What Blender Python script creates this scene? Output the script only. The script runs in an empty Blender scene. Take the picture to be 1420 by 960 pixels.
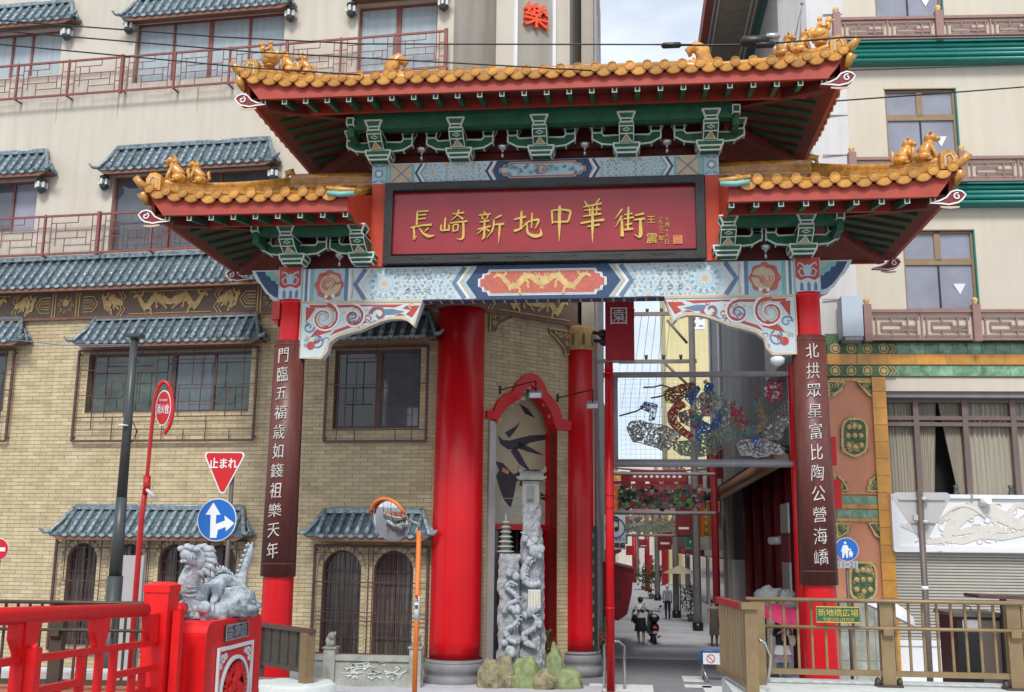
import bpy, math, random
from mathutils import Vector, Matrix, noise
from mathutils.geometry import tessellate_polygon
R = math.radians
rnd = random.Random(7)
SC = bpy.context.scene
COL = SC.collection

# ---------------------------------------------------------------- camera
CF, CPITCH, CROLL, CYAW = 1440.0, R(10.82), R(0.664), R(6.43)
CPOS = Vector((1.86, 0.0, 3.4))
_r0 = Vector((math.cos(CYAW), math.sin(CYAW), 0)); _f0 = Vector((-math.sin(CYAW), math.cos(CYAW), 0)); _u0 = Vector((0, 0, 1))
CFW = _f0 * math.cos(CPITCH) + _u0 * math.sin(CPITCH); CUP = -_f0 * math.sin(CPITCH) + _u0 * math.cos(CPITCH)
_rx = _r0 * math.cos(CROLL) + CUP * math.sin(CROLL); _ux = -_r0 * math.sin(CROLL) + CUP * math.cos(CROLL)
cam = bpy.data.cameras.new('camera'); cam.sensor_width = 36; cam.lens = CF / 1420 * 36; cam.clip_start = 0.1; cam.clip_end = 2000
camo = bpy.data.objects.new('camera', cam); COL.objects.link(camo)
camo.matrix_world = Matrix(((_rx.x, _ux.x, -CFW.x, CPOS.x), (_rx.y, _ux.y, -CFW.y, CPOS.y), (_rx.z, _ux.z, -CFW.z, CPOS.z), (0, 0, 0, 1)))
SC.camera = camo
def ray(px, py):
    return CFW * CF + _rx * (px - 710) - _ux * (py - 480)
def atY(px, py, Y):
    d = ray(px, py); return CPOS + d * (Y / d.y)
def atZ(px, py, Z):
    d = ray(px, py); return CPOS + d * ((Z - CPOS.z) / d.z)

# ---------------------------------------------------------------- world, sun, exposure
SUN_EL, SUN_AZ = 48, 181          # degrees; azimuth clockwise from +Y
wd = bpy.data.worlds.new('World'); SC.world = wd; wd.use_nodes = True
nt = wd.node_tree; nt.nodes.clear()
out = nt.nodes.new('ShaderNodeOutputWorld'); bg = nt.nodes.new('ShaderNodeBackground')
sky = nt.nodes.new('ShaderNodeTexSky'); sky.sky_type = 'NISHITA'; sky.sun_disc = False
sky.sun_elevation = R(SUN_EL); sky.sun_rotation = R(SUN_AZ); sky.air_density = 1.0; sky.dust_density = 1.5
tc = nt.nodes.new('ShaderNodeTexCoord'); mp = nt.nodes.new('ShaderNodeMapping'); mp.inputs['Scale'].default_value = (1, 1, 2.2)
nz = nt.nodes.new('ShaderNodeTexNoise'); nz.inputs['Scale'].default_value = 2.6; nz.inputs['Detail'].default_value = 8; nz.inputs['Roughness'].default_value = .55
rp = nt.nodes.new('ShaderNodeValToRGB'); rp.color_ramp.elements[0].position = .34; rp.color_ramp.elements[1].position = .6; rp.color_ramp.elements[0].color = (.36, .36, .36, 1)
mx = nt.nodes.new('ShaderNodeMix'); mx.data_type = 'RGBA'
mx.inputs[7].default_value = (7.3, 7.9, 8.7, 1)
nt.links.new(tc.outputs['Generated'], mp.inputs['Vector']); nt.links.new(mp.outputs[0], nz.inputs['Vector'])
nt.links.new(nz.outputs['Fac'], rp.inputs[0]); nt.links.new(rp.outputs[0], mx.inputs[0])
nt.links.new(sky.outputs[0], mx.inputs[6]); nt.links.new(mx.outputs[2], bg.inputs[0])
bg.inputs[1].default_value = 0.10
nt.links.new(bg.outputs[0], out.inputs[0])
sl = bpy.data.lights.new('sun', 'SUN'); sl.energy = 2.0; sl.angle = R(14); sl.color = (1, .96, .9)
so = bpy.data.objects.new('sun', sl); COL.objects.link(so)
_sd = Vector((math.sin(R(SUN_AZ)) * math.cos(R(SUN_EL)), math.cos(R(SUN_AZ)) * math.cos(R(SUN_EL)), math.sin(R(SUN_EL))))
so.rotation_euler = _sd.to_track_quat('Z', 'Y').to_euler()
SC.view_settings.view_transform = 'Standard'; SC.view_settings.look = 'None'; SC.view_settings.exposure = 0.5; SC.view_settings.gamma = 1
SC.view_settings.use_curve_mapping = False

# ---------------------------------------------------------------- materials
M = {}
def mk(name, col, rough=.6, metal=0, var=.12, scale=2.5, bump=0, bscale=30, coat=0, col2=None, streak=0, spec=.5, tr=0, stretch=None, ov=0):
    m = bpy.data.materials.new(name); m.use_nodes = True; t = m.node_tree; N = t.nodes; L = t.links
    b = N['Principled BSDF']; b.inputs['Roughness'].default_value = rough; b.inputs['Metallic'].default_value = metal
    b.inputs['Specular IOR Level'].default_value = spec
    if coat: b.inputs['Coat Weight'].default_value = coat; b.inputs['Coat Roughness'].default_value = .08
    tc = N.new('ShaderNodeTexCoord'); src = tc.outputs['Object']
    if stretch:
        q = N.new('ShaderNodeMapping'); q.inputs['Scale'].default_value = stretch; L.new(src, q.inputs[0]); src = q.outputs[0]
    n = N.new('ShaderNodeTexNoise'); n.inputs['Scale'].default_value = scale; n.inputs['Detail'].default_value = 6; n.inputs['Roughness'].default_value = .65
    L.new(src, n.inputs['Vector'])
    r = N.new('ShaderNodeValToRGB'); e = r.color_ramp.elements; e[0].position = .32; e[1].position = .7
    c2 = col2 or tuple(min(1, c * (1 + var)) for c in col)
    c1 = tuple(c * (1 - var) for c in col)
    e[0].color = (*c1, 1); e[1].color = (*c2, 1); L.new(n.outputs['Fac'], r.inputs[0]); cur = r.outputs[0]
    if streak:
        q = N.new('ShaderNodeMapping'); q.inputs['Scale'].default_value = (1.6, 1.6, .12); L.new(tc.outputs['Object'], q.inputs[0])
        n2 = N.new('ShaderNodeTexNoise'); n2.inputs['Scale'].default_value = 2.2; n2.inputs['Detail'].default_value = 7; L.new(q.outputs[0], n2.inputs['Vector'])
        r2 = N.new('ShaderNodeValToRGB'); r2.color_ramp.elements[0].position = .42; r2.color_ramp.elements[1].position = .75
        r2.color_ramp.elements[0].color = (1, 1, 1, 1); k = 1 - streak; r2.color_ramp.elements[1].color = (k, k * .97, k * .9, 1)
        L.new(n2.outputs['Fac'], r2.inputs[0]); mm = N.new('ShaderNodeMix'); mm.data_type = 'RGBA'; mm.blend_type = 'MULTIPLY'; mm.inputs[0].default_value = 1
        L.new(cur, mm.inputs[6]); L.new(r2.outputs[0], mm.inputs[7]); cur = mm.outputs[2]
    if ov:
        oi = N.new('ShaderNodeObjectInfo'); mr_ = N.new('ShaderNodeMapRange'); mr_.inputs[3].default_value = 1 - ov; mr_.inputs[4].default_value = 1 + ov * .6; L.new(oi.outputs['Random'], mr_.inputs[0])
        vm = N.new('ShaderNodeVectorMath'); vm.operation = 'SCALE'; L.new(cur, vm.inputs[0]); L.new(mr_.outputs[0], vm.inputs['Scale']); cur = vm.outputs[0]
    L.new(cur, b.inputs['Base Color'])
    if bump:
        n3 = N.new('ShaderNodeTexNoise'); n3.inputs['Scale'].default_value = bscale; n3.inputs['Detail'].default_value = 5
        L.new(tc.outputs['Object'], n3.inputs['Vector'])
        bp = N.new('ShaderNodeBump'); bp.inputs['Strength'].default_value = bump; bp.inputs['Distance'].default_value = .02
        L.new(n3.outputs['Fac'], bp.inputs['Height']); L.new(bp.outputs[0], b.inputs['Normal'])
    M[name] = m; return m
mk('pillar_red', (.62, .006, .012), .33, coat=.15, var=.08, scale=1.2, streak=.1, spec=.3, bump=.04, bscale=6)
mk('rail_red', (.74, .01, .012), .45, var=.1, scale=5, streak=.14, spec=.35, bump=.05, bscale=60)
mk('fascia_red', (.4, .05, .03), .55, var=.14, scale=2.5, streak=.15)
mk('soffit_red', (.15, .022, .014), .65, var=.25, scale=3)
mk('post_red', (.58, .06, .02), .5, var=.12, scale=3)
mk('green_dark', (.016, .11, .055), .5, var=.3, scale=4)
mk('green_deep', (.015, .06, .03), .6, var=.3, scale=4)  # deeper copy of the green; puts the darkness under the roofs into colour
mk('outline_white', (.68, .76, .68), .6, var=.12, scale=8)
mk('letter_white', (.62, .61, .58), .6, var=.08)
mk('rust_stain', (.42, .33, .22), .9, var=.25, scale=6)
mk('white_paint', (.75, .75, .72), .55, var=.06, scale=5)
mk('glaze', (.62, .25, .035), .3, coat=.2, ov=.25, var=.35, scale=9, col2=(.78, .4, .08), bump=.12, bscale=25)
mk('glaze_brown', (.42, .17, .025), .25, coat=.5, var=.35, scale=5, col2=(.6, .28, .04), bump=.12, bscale=20)
mk('beam_blue', (.38, .54, .6), .55, var=.07, scale=6)
mk('salmon', (.5, .12, .085), .55, var=.15, scale=10)
mk('beam_pale', (.54, .63, .65), .55, var=.06, scale=6)
mk('teal_paint', (.2, .44, .42), .55, var=.1, scale=6)
mk('slate_blue', (.12, .2, .31), .55, var=.12, scale=6)
mk('navy', (.025, .06, .14), .5, var=.15, scale=6)
mk('cream_paint', (.55, .44, .3), .55, var=.1, scale=8)
mk('paint_red', (.47, .05, .035), .5, var=.15, scale=6)
mk('gold', (.62, .43, .09), .38, var=.2, scale=12, metal=.25)
mk('gold_dull', (.6, .42, .17), .5, var=.25, scale=9, metal=.1)
mk('frieze_brown', (.17, .115, .085), .6, var=.2, scale=6)
mk('board_red', (.31, .02, .027), .25, var=.12, scale=1.5, coat=.15)
mk('frame_black', (.02, .017, .017), .4, var=.4, scale=8, bump=.3, bscale=30)
mk('couplet_brown', (.13, .036, .028), .45, coat=.0, var=.25, scale=4, stretch=(3, 3, .5))
mk('mortar', (.26, .21, .155), .9, var=.15, scale=8)
mk('brick_a', (.54, .445, .275), .75, ov=.1, streak=.12, var=.12, scale=3, bump=.2, bscale=60)
mk('brick_b', (.485, .395, .24), .75, ov=.1, streak=.12, var=.14, scale=3, bump=.2, bscale=60)
mk('brick_c', (.58, .485, .31), .75, ov=.1, streak=.12, var=.12, scale=3, bump=.2, bscale=60)
mk('plaster_cream', (.56, .52, .45), .85, var=.05, scale=.6, streak=.1, bump=.1, bscale=80)
mk('plaster_grey', (.36, .34, .3), .85, var=.08, scale=.6, streak=.2, bump=.1, bscale=80)
mk('plaster_right', (.6, .55, .46), .85, var=.04, scale=.6, streak=.05, bump=.1, bscale=80)
mk('panel_grey', (.62, .62, .63), .7, var=.05, scale=.8, streak=.1)
mk('slate_tile', (.13, .165, .19), .3, ov=.3, var=.5, scale=9, col2=(.36, .47, .52), coat=.3, bump=.15, bscale=30)
mk('slate_dark', (.06, .09, .12), .35, var=.4, scale=7, col2=(.16, .22, .26), coat=.2, bump=.15, bscale=30)
mk('eave_brown', (.2, .1, .065), .7, var=.2, scale=4)
mk('iron_red', (.23, .07, .06), .55, var=.2, scale=6)
mk('iron_brown', (.1, .045, .04), .5, var=.25, scale=6)
mk('rail_mauve', (.3, .17, .155), .6, var=.12, scale=5)
mk('glass_pale', (.37, .44, .47), .12, var=.13, scale=1.6, stretch=(5, 5, .35), spec=.6)
mk('glass_grey', (.1, .12, .14), .06, var=.3, scale=.8, spec=.8)
mk('glass_dark', (.035, .045, .045), .05, var=.6, scale=1.4, spec=.8, col2=(.09, .13, .1))
mk('glass_black', (.018, .018, .018), .08, var=.4, scale=1.4, spec=.7)
mk('glass_curtain', (.035, .035, .033), .12, var=.4, scale=3, stretch=(9, 9, .35), col2=(.15, .145, .135), spec=.7)
mk('glass_lilac', (.26, .27, .33), .1, var=.15, scale=1.2, spec=.6)
mk('blind', (.6, .62, .62), .8, var=.06, scale=2)
mk('curtain', (.36, .33, .27), .9, var=.2, scale=2, stretch=(9, 9, .3))
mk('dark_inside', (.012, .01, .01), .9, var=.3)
mk('steel', (.5, .5, .5), .25, metal=.9, var=.08)
mk('grey_metal', (.3, .3, .32), .5, metal=.3, var=.12)
mk('pole_dark', (.045, .055, .055), .4, var=.2)
mk('pole_brown', (.1, .075, .065), .45, var=.15)
mk('pole_grey', (.3, .27, .27), .6, var=.15)
mk('bronze', (.24, .165, .085), .45, metal=.25, var=.15, scale=5)
mk('bronze_dark', (.065, .052, .038), .5, metal=.2, var=.2, scale=5)  # darker copy of bronze: shade on the left fences, also feet and trim
mk('wood_slat', (.3, .22, .115), .6, var=.2, scale=3, stretch=(5, 5, .5))
mk('sign_red', (.55, .012, .015), .35, var=.04)
mk('sign_blue', (.01, .13, .5), .35, var=.04)
mk('sign_white', (.75, .77, .78), .4, var=.03)
mk('sign_back', (.44, .42, .42), .45, metal=.2, var=.06)
mk('orange', (.7, .17, .02), .45, var=.1, scale=4)
mk('mirror', (.8, .82, .84), .04, metal=1, var=.02)
mk('stone_grey', (.3, .32, .34), .8, var=.4, scale=7, bump=.9, bscale=16, col2=(.46, .48, .5))
mk('stone_statue', (.36, .41, .45), .65, var=.4, scale=14, bump=.7, bscale=30, col2=(.55, .6, .64))
mk('stone_base', (.2, .2, .21), .6, var=.12, scale=5, bump=.1)
mk('stone_white', (.58, .62, .6), .75, var=.12, scale=3, bump=.15)
mk('stone_garden', (.33, .34, .28), .85, var=.25, scale=3, bump=.4, col2=(.45, .47, .42))
mk('rock', (.22, .21, .12), .9, var=.5, scale=4, bump=.7, bscale=14, col2=(.38, .33, .2))
mk('rock_green', (.22, .26, .12), .9, var=.4, scale=4, bump=.6, bscale=14)
mk('mural_tan', (.48, .41, .27), .6, var=.08)
mk('mural_ink', (.045, .035, .055), .6, var=.2)
mk('mural_pale', (.52, .5, .4), .6, var=.08)
mk('asphalt', (.23, .23, .245), .9, var=.15, scale=3, bump=.2, bscale=60)
mk('paver', (.5, .5, .54), .8, var=.1, scale=2, bump=.15)
mk('paver_b', (.43, .43, .47), .8, var=.1, scale=2, bump=.15)
mk('deck_brick', (.4, .13, .07), .8, var=.2, scale=4, bump=.2)
mk('road_paint', (.7, .71, .7), .7, var=.1, scale=6)
mk('black', (.012, .012, .013), .4, var=.3)
mk('banner_red', (.4, .012, .025), .6, var=.08)
mk('awning_red', (.34, .012, .022), .6, var=.12)
mk('maroon', (.2, .012, .02), .6, var=.15)
mk('orange_red', (.8, .09, .03), .4, var=.05)
mk('teal_band', (.01, .19, .16), .35, var=.12, scale=4)
mk('coral', (.68, .29, .17), .7, var=.08, scale=1.5)
mk('tile_yellow', (.6, .27, .03), .25, coat=.3, ov=.15, var=.2, scale=3)
mk('tile_green', (.09, .3, .11), .2, coat=.5, var=.5, scale=5, col2=(.28, .5, .33), ov=.25)
mk('relief_green', (.06, .13, .06), .5, var=.4, scale=20, col2=(.13, .25, .13), bump=.5, bscale=50)
mk('relief_white', (.66, .63, .58), .7, var=.06, scale=4, bump=.2)
mk('shutter', (.42, .4, .35), .5, var=.06, scale=3, metal=.2)
mk('pale_box', (.5, .58, .68), .5, var=.04)
mk('yellow_wall', (.62, .55, .3), .8, var=.06, scale=.7, streak=.12)
mk('grey_wall', (.22, .21, .215), .8, var=.06, scale=.7, streak=.12)
mk('beige_wall', (.4, .36, .3), .85, var=.08, scale=.8, streak=.2)
mk('brown_roll', (.25, .14, .07), .4, var=.3, stretch=(1, 4, 1))
mk('skin', (.5, .29, .2), .6, var=.05)
mk('hair', (.02, .015, .012), .5, var=.2)
mk('cloth_white', (.62, .62, .63), .85, var=.08)
mk('cloth_grey', (.3, .34, .4), .85, var=.1)
mk('cloth_black', (.02, .02, .025), .85, var=.2)
mk('cloth_olive', (.1, .085, .07), .85, var=.2)
mk('cloth_mauve', (.3, .22, .27), .85, var=.2, scale=8)
mk('straw', (.55, .47, .33), .85, var=.1)
mk('umbrella_pink', (.75, .05, .16), .6, var=.06)
mk('leaf_green', (.05, .12, .03), .7, var=.4, scale=10, col2=(.1, .2, .05))
mk('flower', (.6, .12, .05), .7, var=.3, scale=9)
mk('mesh_green', (.2, .28, .2), .5, var=.3, metal=.2); mk('mesh_grey', (.26, .25, .23), .5, var=.3, metal=.2); mk('mesh_blue', (.04, .12, .33), .5, var=.2)
mk('mesh_red', (.4, .04, .08), .5, var=.2); mk('mesh_yellow', (.32, .24, .07), .5, var=.2); mk('mesh_teal', (.06, .24, .24), .5, var=.2); mk('mesh_pale', (.5, .5, .48), .5, var=.2)
def brickmat(name, c1, c2, cm, scale, bw, bh, msize=.012):
    m = mk(name, c1, .8); t = m.node_tree; N = t.nodes; L = t.links
    b = N['Principled BSDF']; tc = N.new('ShaderNodeTexCoord'); br = N.new('ShaderNodeTexBrick')
    br.inputs['Color1'].default_value = (*c1, 1); br.inputs['Color2'].default_value = (*c2, 1); br.inputs['Mortar'].default_value = (*cm, 1)
    br.inputs['Scale'].default_value = scale; br.inputs['Brick Width'].default_value = bw; br.inputs['Row Height'].default_value = bh; br.inputs['Mortar Size'].default_value = msize
    L.new(tc.outputs['Object'], br.inputs['Vector']); L.new(br.outputs['Color'], b.inputs['Base Color'])
brickmat('ground_far', (.19, .19, .2), (.165, .165, .175), (.12, .12, .12), 1, .6, .6, .01)

# ---------------------------------------------------------------- object helpers
WM = {}
def tag(o, label=None, cat=None, group=None, kind=None):
    if label: o['label'] = label
    if cat: o['category'] = cat
    if group: o['group'] = group
    if kind: o['kind'] = kind
    return o
def link(o, parent, mw):
    COL.objects.link(o); WM[o] = mw
    if parent is not None:
        o.parent = parent; o.matrix_local = WM[parent].inverted() @ mw
    else: o.matrix_world = mw
    return o
def empty(name, loc=(0, 0, 0), rz=0, label=None, cat=None, group=None, parent=None):
    o = bpy.data.objects.new(name, None); o.empty_display_size = .2
    link(o, parent, Matrix.Translation(loc) @ Matrix.Rotation(rz, 4, 'Z')); return tag(o, label, cat, group)
def put(name, mesh, parent, mw):
    return link(bpy.data.objects.new(name, mesh), parent, mw)
def kids(o): return [c for c in WM if c.parent is o]
def copy_tree(o, mw, parent=None):
    c = o.copy(); COL.objects.link(c); WM[c] = mw
    if parent is not None: c.parent = parent; c.matrix_local = WM[parent].inverted() @ mw
    else: c.parent = None; c.matrix_world = mw
    for k in kids(o): copy_tree(k, mw @ (WM[o].inverted() @ WM[k]), c)
    return c
I4 = Matrix.Identity(4)
class Fr:                                  # a local frame: x along a facade, -y towards the viewer's side, z up
    def __init__(s, x, y, deg, z=0):
        s.m = Matrix.Translation((x, y, z)) @ Matrix.Rotation(R(deg), 4, 'Z'); s.i = s.m.inverted(); s.deg = deg
        s.o = Vector((x, y, z))
    def pt(s, px, py, n=0.0):              # pixel of the photograph -> point on the plane y=n
        a = s.i @ CPOS; d = s.i.to_3x3() @ ray(px, py); k = (n - a.y) / d.y; q = a + d * k; return (q.x, q.z)
W0 = Fr(0, 0, 0)
class MB:
    rc = 0
    def __init__(s, fr=None): s.v = []; s.f = []; s.k = []; s.s = []; s.c = 0; s.sm = False; s.T = fr.m if fr else I4; s.X = None
    def mat(s, i): s.c = i; return s
    def add(s, vs, fs, smooth=None):
        b = len(s.v); sm = s.sm if smooth is None else smooth
        for p in vs:
            p = Vector(p)
            s.v.append(s.X @ p if s.X else p)
        for f in fs: s.f.append(tuple(i + b for i in f)); s.k.append(s.c); s.s.append(sm)
        return s
    def box(s, x0, x1, y0, y1, z0, z1):
        return s.add([(x0, y0, z0), (x1, y0, z0), (x1, y1, z0), (x0, y1, z0), (x0, y0, z1), (x1, y0, z1), (x1, y1, z1), (x0, y1, z1)],
                     [(0, 1, 5, 4), (1, 2, 6, 5), (2, 3, 7, 6), (3, 0, 4, 7), (4, 5, 6, 7), (3, 2, 1, 0)], False)
    def cbox(s, c, d): return s.box(c[0] - d[0] / 2, c[0] + d[0] / 2, c[1] - d[1] / 2, c[1] + d[1] / 2, c[2] - d[2] / 2, c[2] + d[2] / 2)
    def hexa(s, p): return s.add(p, [(0, 1, 5, 4), (1, 2, 6, 5), (2, 3, 7, 6), (3, 0, 4, 7), (4, 5, 6, 7), (3, 2, 1, 0)], False)
    def prism(s, poly, y0, y1):            # poly in (x, z), extruded along y
        n = len(poly); tri = tessellate_polygon([[Vector((a, b, 0)) for a, b in poly]])
        vs = [(a, y0, b) for a, b in poly] + [(a, y1, b) for a, b in poly]
        A = sum(poly[i][0] * poly[(i + 1) % n][1] - poly[(i + 1) % n][0] * poly[i][1] for i in range(n))
        fs = [tuple(t) if A > 0 else tuple(reversed(t)) for t in tri] + [tuple(i + n for i in (reversed(t) if A > 0 else t)) for t in tri]
        for i in range(n):
            j = (i + 1) % n; q = (j, i, i + n, j + n) if A > 0 else (i, j, j + n, i + n); fs.append(q)
        return s.add(vs, fs, False)
    def hprism(s, poly, z0, z1):           # poly in (x, y), extruded along z
        n = len(poly); tri = tessellate_polygon([[Vector((a, b, 0)) for a, b in poly]])
        vs = [(a, b, z0) for a, b in poly] + [(a, b, z1) for a, b in poly]
        fs = [tuple(t) for t in tri] + [tuple(i + n for i in reversed(t)) for t in tri] + [(i, (i + 1) % n, (i + 1) % n + n, i + n) for i in range(n)]
        return s.add(vs, fs, False)
    def xprism(s, poly, x0, x1):           # poly in (y, z), extruded along x
        n = len(poly); tri = tessellate_polygon([[Vector((a, b, 0)) for a, b in poly]])
        vs = [(x0, a, b) for a, b in poly] + [(x1, a, b) for a, b in poly]
        fs = [tuple(t) for t in tri] + [tuple(i + n for i in reversed(t)) for t in tri] + [(i, (i + 1) % n, (i + 1) % n + n, i + n) for i in range(n)]
        return s.add(vs, fs, False)
    def tube(s, pts, r, n=6, closed=False, caps=True, up=None, flat=1.0):
        P = [Vector(p) for p in pts]; m = len(P); vs = []; fs = []
        for i, p in enumerate(P):
            a = P[(i - 1) % m] if (closed or i > 0) else p; b = P[(i + 1) % m] if (closed or i < m - 1) else p
            t = (b - a).normalized(); u = Vector(up) if up else (Vector((0, 0, 1)) if abs(t.z) < .9 else Vector((0, 1, 0)))
            e1 = t.cross(u).normalized(); e2 = e1.cross(t).normalized(); rr = r[i] if isinstance(r, (list, tuple)) else r
            for j in range(n):
                a_ = 2 * math.pi * j / n + math.pi / n; vs.append(p + e1 * (rr * math.cos(a_)) + e2 * (rr * flat * math.sin(a_)))
        for i in range(m if closed else m - 1):
            for j in range(n): k = (j + 1) % n; i2 = (i + 1) % m; fs.append((i * n + j, i * n + k, i2 * n + k, i2 * n + j))
        s.add(vs, fs, n > 4)
        if caps and not closed:
            b = len(s.v) - len(vs)
            for f in (tuple(range(n - 1, -1, -1)), tuple(range((m - 1) * n, m * n))): s.f.append(tuple(i + b for i in f)); s.k.append(s.c); s.s.append(False)
        return s
    def rod(s, a, b, r=.02, n=4): return s.tube([a, b], r, n)
    def bar(s, a, b, w=.03, d=.03):        # flat bar in the x-z plane
        a = Vector(a); b = Vector(b); t = (b - a).normalized(); e = Vector((-t.z, 0, t.x)) * (w / 2); y = Vector((0, d / 2, 0))
        return s.hexa([a - e - y, b - e - y, b - e + y, a - e + y, a + e - y, b + e - y, b + e + y, a + e + y])
    def lathe(s, prof, n=20, c=(0, 0, 0), caps=True, sweep=None):
        vs = []; fs = []; m = len(prof)
        for r, z in prof:
            for j in range(n): a = 2 * math.pi * j / n; vs.append((c[0] + r * math.cos(a), c[1] + r * math.sin(a), c[2] + z))
        for i in range(m - 1):
            for j in range(n): k = (j + 1) % n; fs.append((i * n + j, i * n + k, (i + 1) * n + k, (i + 1) * n + j))
        s.add(vs, fs, True)
        if caps:
            b = len(s.v) - len(vs)
            for f in (tuple(range(n - 1, -1, -1)), tuple(range((m - 1) * n, m * n))): s.f.append(tuple(i + b for i in f)); s.k.append(s.c); s.s.append(False)
        return s
    def disc(s, c, r, y0, y1, n=16, sx=1.0):   # a short cylinder lying along y
        return s.prism([(c[0] + r * sx * math.cos(2 * math.pi * i / n), c[1] + r * math.sin(2 * math.pi * i / n)) for i in range(n)], y0, y1)
    def ball(s, c, r, nu=10, nv=7, amp=0, seed=0, fr=1.0):
        if not isinstance(r, (tuple, list)): r = (r, r, r)
        vs = []; fs = []
        for i in range(nv + 1):
            th = math.pi * i / nv
            for j in range(nu):
                ph = 2 * math.pi * j / nu; d = Vector((math.sin(th) * math.cos(ph), math.sin(th) * math.sin(ph), math.cos(th)))
                k = 1 + amp * noise.noise(d * fr * 1.7 + Vector((seed, seed * 1.3, 0))) * 2 if amp else 1
                vs.append((c[0] + d.x * r[0] * k, c[1] + d.y * r[1] * k, c[2] + d.z * r[2] * k))
        for i in range(nv):
            for j in range(nu): k = (j + 1) % nu; fs.append((i * nu + j, (i + 1) * nu + j, (i + 1) * nu + k, i * nu + k))
        return s.add(vs, fs, True)
    def ribbon(s, pts, w, y, t=.006, closed=False):   # painted stroke: a thin flat strip facing -y
        n = len(pts); L_ = []; Rr = []; MB.rc = (MB.rc + 1) % 17; y = y - .00035 * MB.rc
        for i in range(n):
            a = pts[(i - 1) % n] if (closed or i) else pts[0]; b = pts[(i + 1) % n] if (closed or i < n - 1) else pts[-1]
            dx, dz = b[0] - a[0], b[1] - a[1]; l = math.hypot(dx, dz) or 1; ww = (w[i] if isinstance(w, (list, tuple)) else w) / 2
            L_.append((pts[i][0] - dz / l * ww, pts[i][1] + dx / l * ww)); Rr.append((pts[i][0] + dz / l * ww, pts[i][1] - dx / l * ww))
        vs = [(a, y - t, b) for a, b in L_] + [(a, y - t, b) for a, b in Rr] + [(a, y, b) for a, b in L_] + [(a, y, b) for a, b in Rr]; fs = []
        for i in range(n if closed else n - 1):
            j = (i + 1) % n; fs += [(i, n + i, n + j, j), (i, j, 2 * n + j, 2 * n + i), (n + j, n + i, 3 * n + i, 3 * n + j)]
        return s.add(vs, fs, False)
    def text(s, body, size, x, z, y=0, ext=.01, off=0.0, sx=1.0, X=None, shear=0):   # centred on x, z; facing -y
        vs, fs = textgeo(body, size, ext, off)
        s.add([(x + (a + shear * b) * sx, y - c, z + b) for a, b, c in vs], fs, False); return s
    def mesh(s, name, mats, inv):
        me = bpy.data.meshes.new(name); T = inv @ s.T
        me.from_pydata([T @ p for p in s.v], [], s.f)
        for m in mats: me.materials.append(M[m])
        me.polygons.foreach_set('material_index', s.k); me.polygons.foreach_set('use_smooth', s.s); me.update(); return me
    def build(s, name, mats, parent=None, origin=None):
        if isinstance(mats, str): mats = [mats]
        base = WM[parent] if parent is not None else (origin if origin is not None else I4)
        return link(bpy.data.objects.new(name, s.mesh(name, mats, base.inverted())), parent, base)
_tc = {}
def textgeo(body, size, ext, off):
    key = (body, ext, off)
    if key not in _tc:
        c = bpy.data.curves.new('t', 'FONT'); c.body = body; c.size = 1; c.extrude = ext / size; c.offset = off; c.align_x = 'CENTER'; c.resolution_u = 3
        o = bpy.data.objects.new('t', c); COL.objects.link(o)
        m = bpy.data.meshes.new_from_object(o.evaluated_get(bpy.context.evaluated_depsgraph_get()))
        vs = [tuple(v.co) for v in m.vertices]; fs = [tuple(p.vertices) for p in m.polygons]
        bpy.data.objects.remove(o); bpy.data.curves.remove(c); bpy.data.meshes.remove(m)
        if vs:
            xs = [v[0] for v in vs]; ys = [v[1] for v in vs]; cx, cy = (min(xs) + max(xs)) / 2, (min(ys) + max(ys)) / 2
            vs = [(a - cx, b - cy, c_) for a, b, c_ in vs]
        _tc[key] = (vs, fs)
    vs, fs = _tc[key]; return [(a * size, b * size, c * size) for a, b, c in vs], fs
def spiral(cx, cz, r, turns=1.6, d=1, a0=0, n=18, rin=.12):
    return [(cx + (r * (1 - (1 - rin) * i / n)) * math.cos(a0 + d * turns * 2 * math.pi * i / n), cz + (r * (1 - (1 - rin) * i / n)) * math.sin(a0 + d * turns * 2 * math.pi * i / n)) for i in range(n + 1)]
def circ(cx, cz, r, n=20, sx=1): return [(cx + r * sx * math.cos(2 * math.pi * i / n), cz + r * math.sin(2 * math.pi * i / n)) for i in range(n)]
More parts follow.
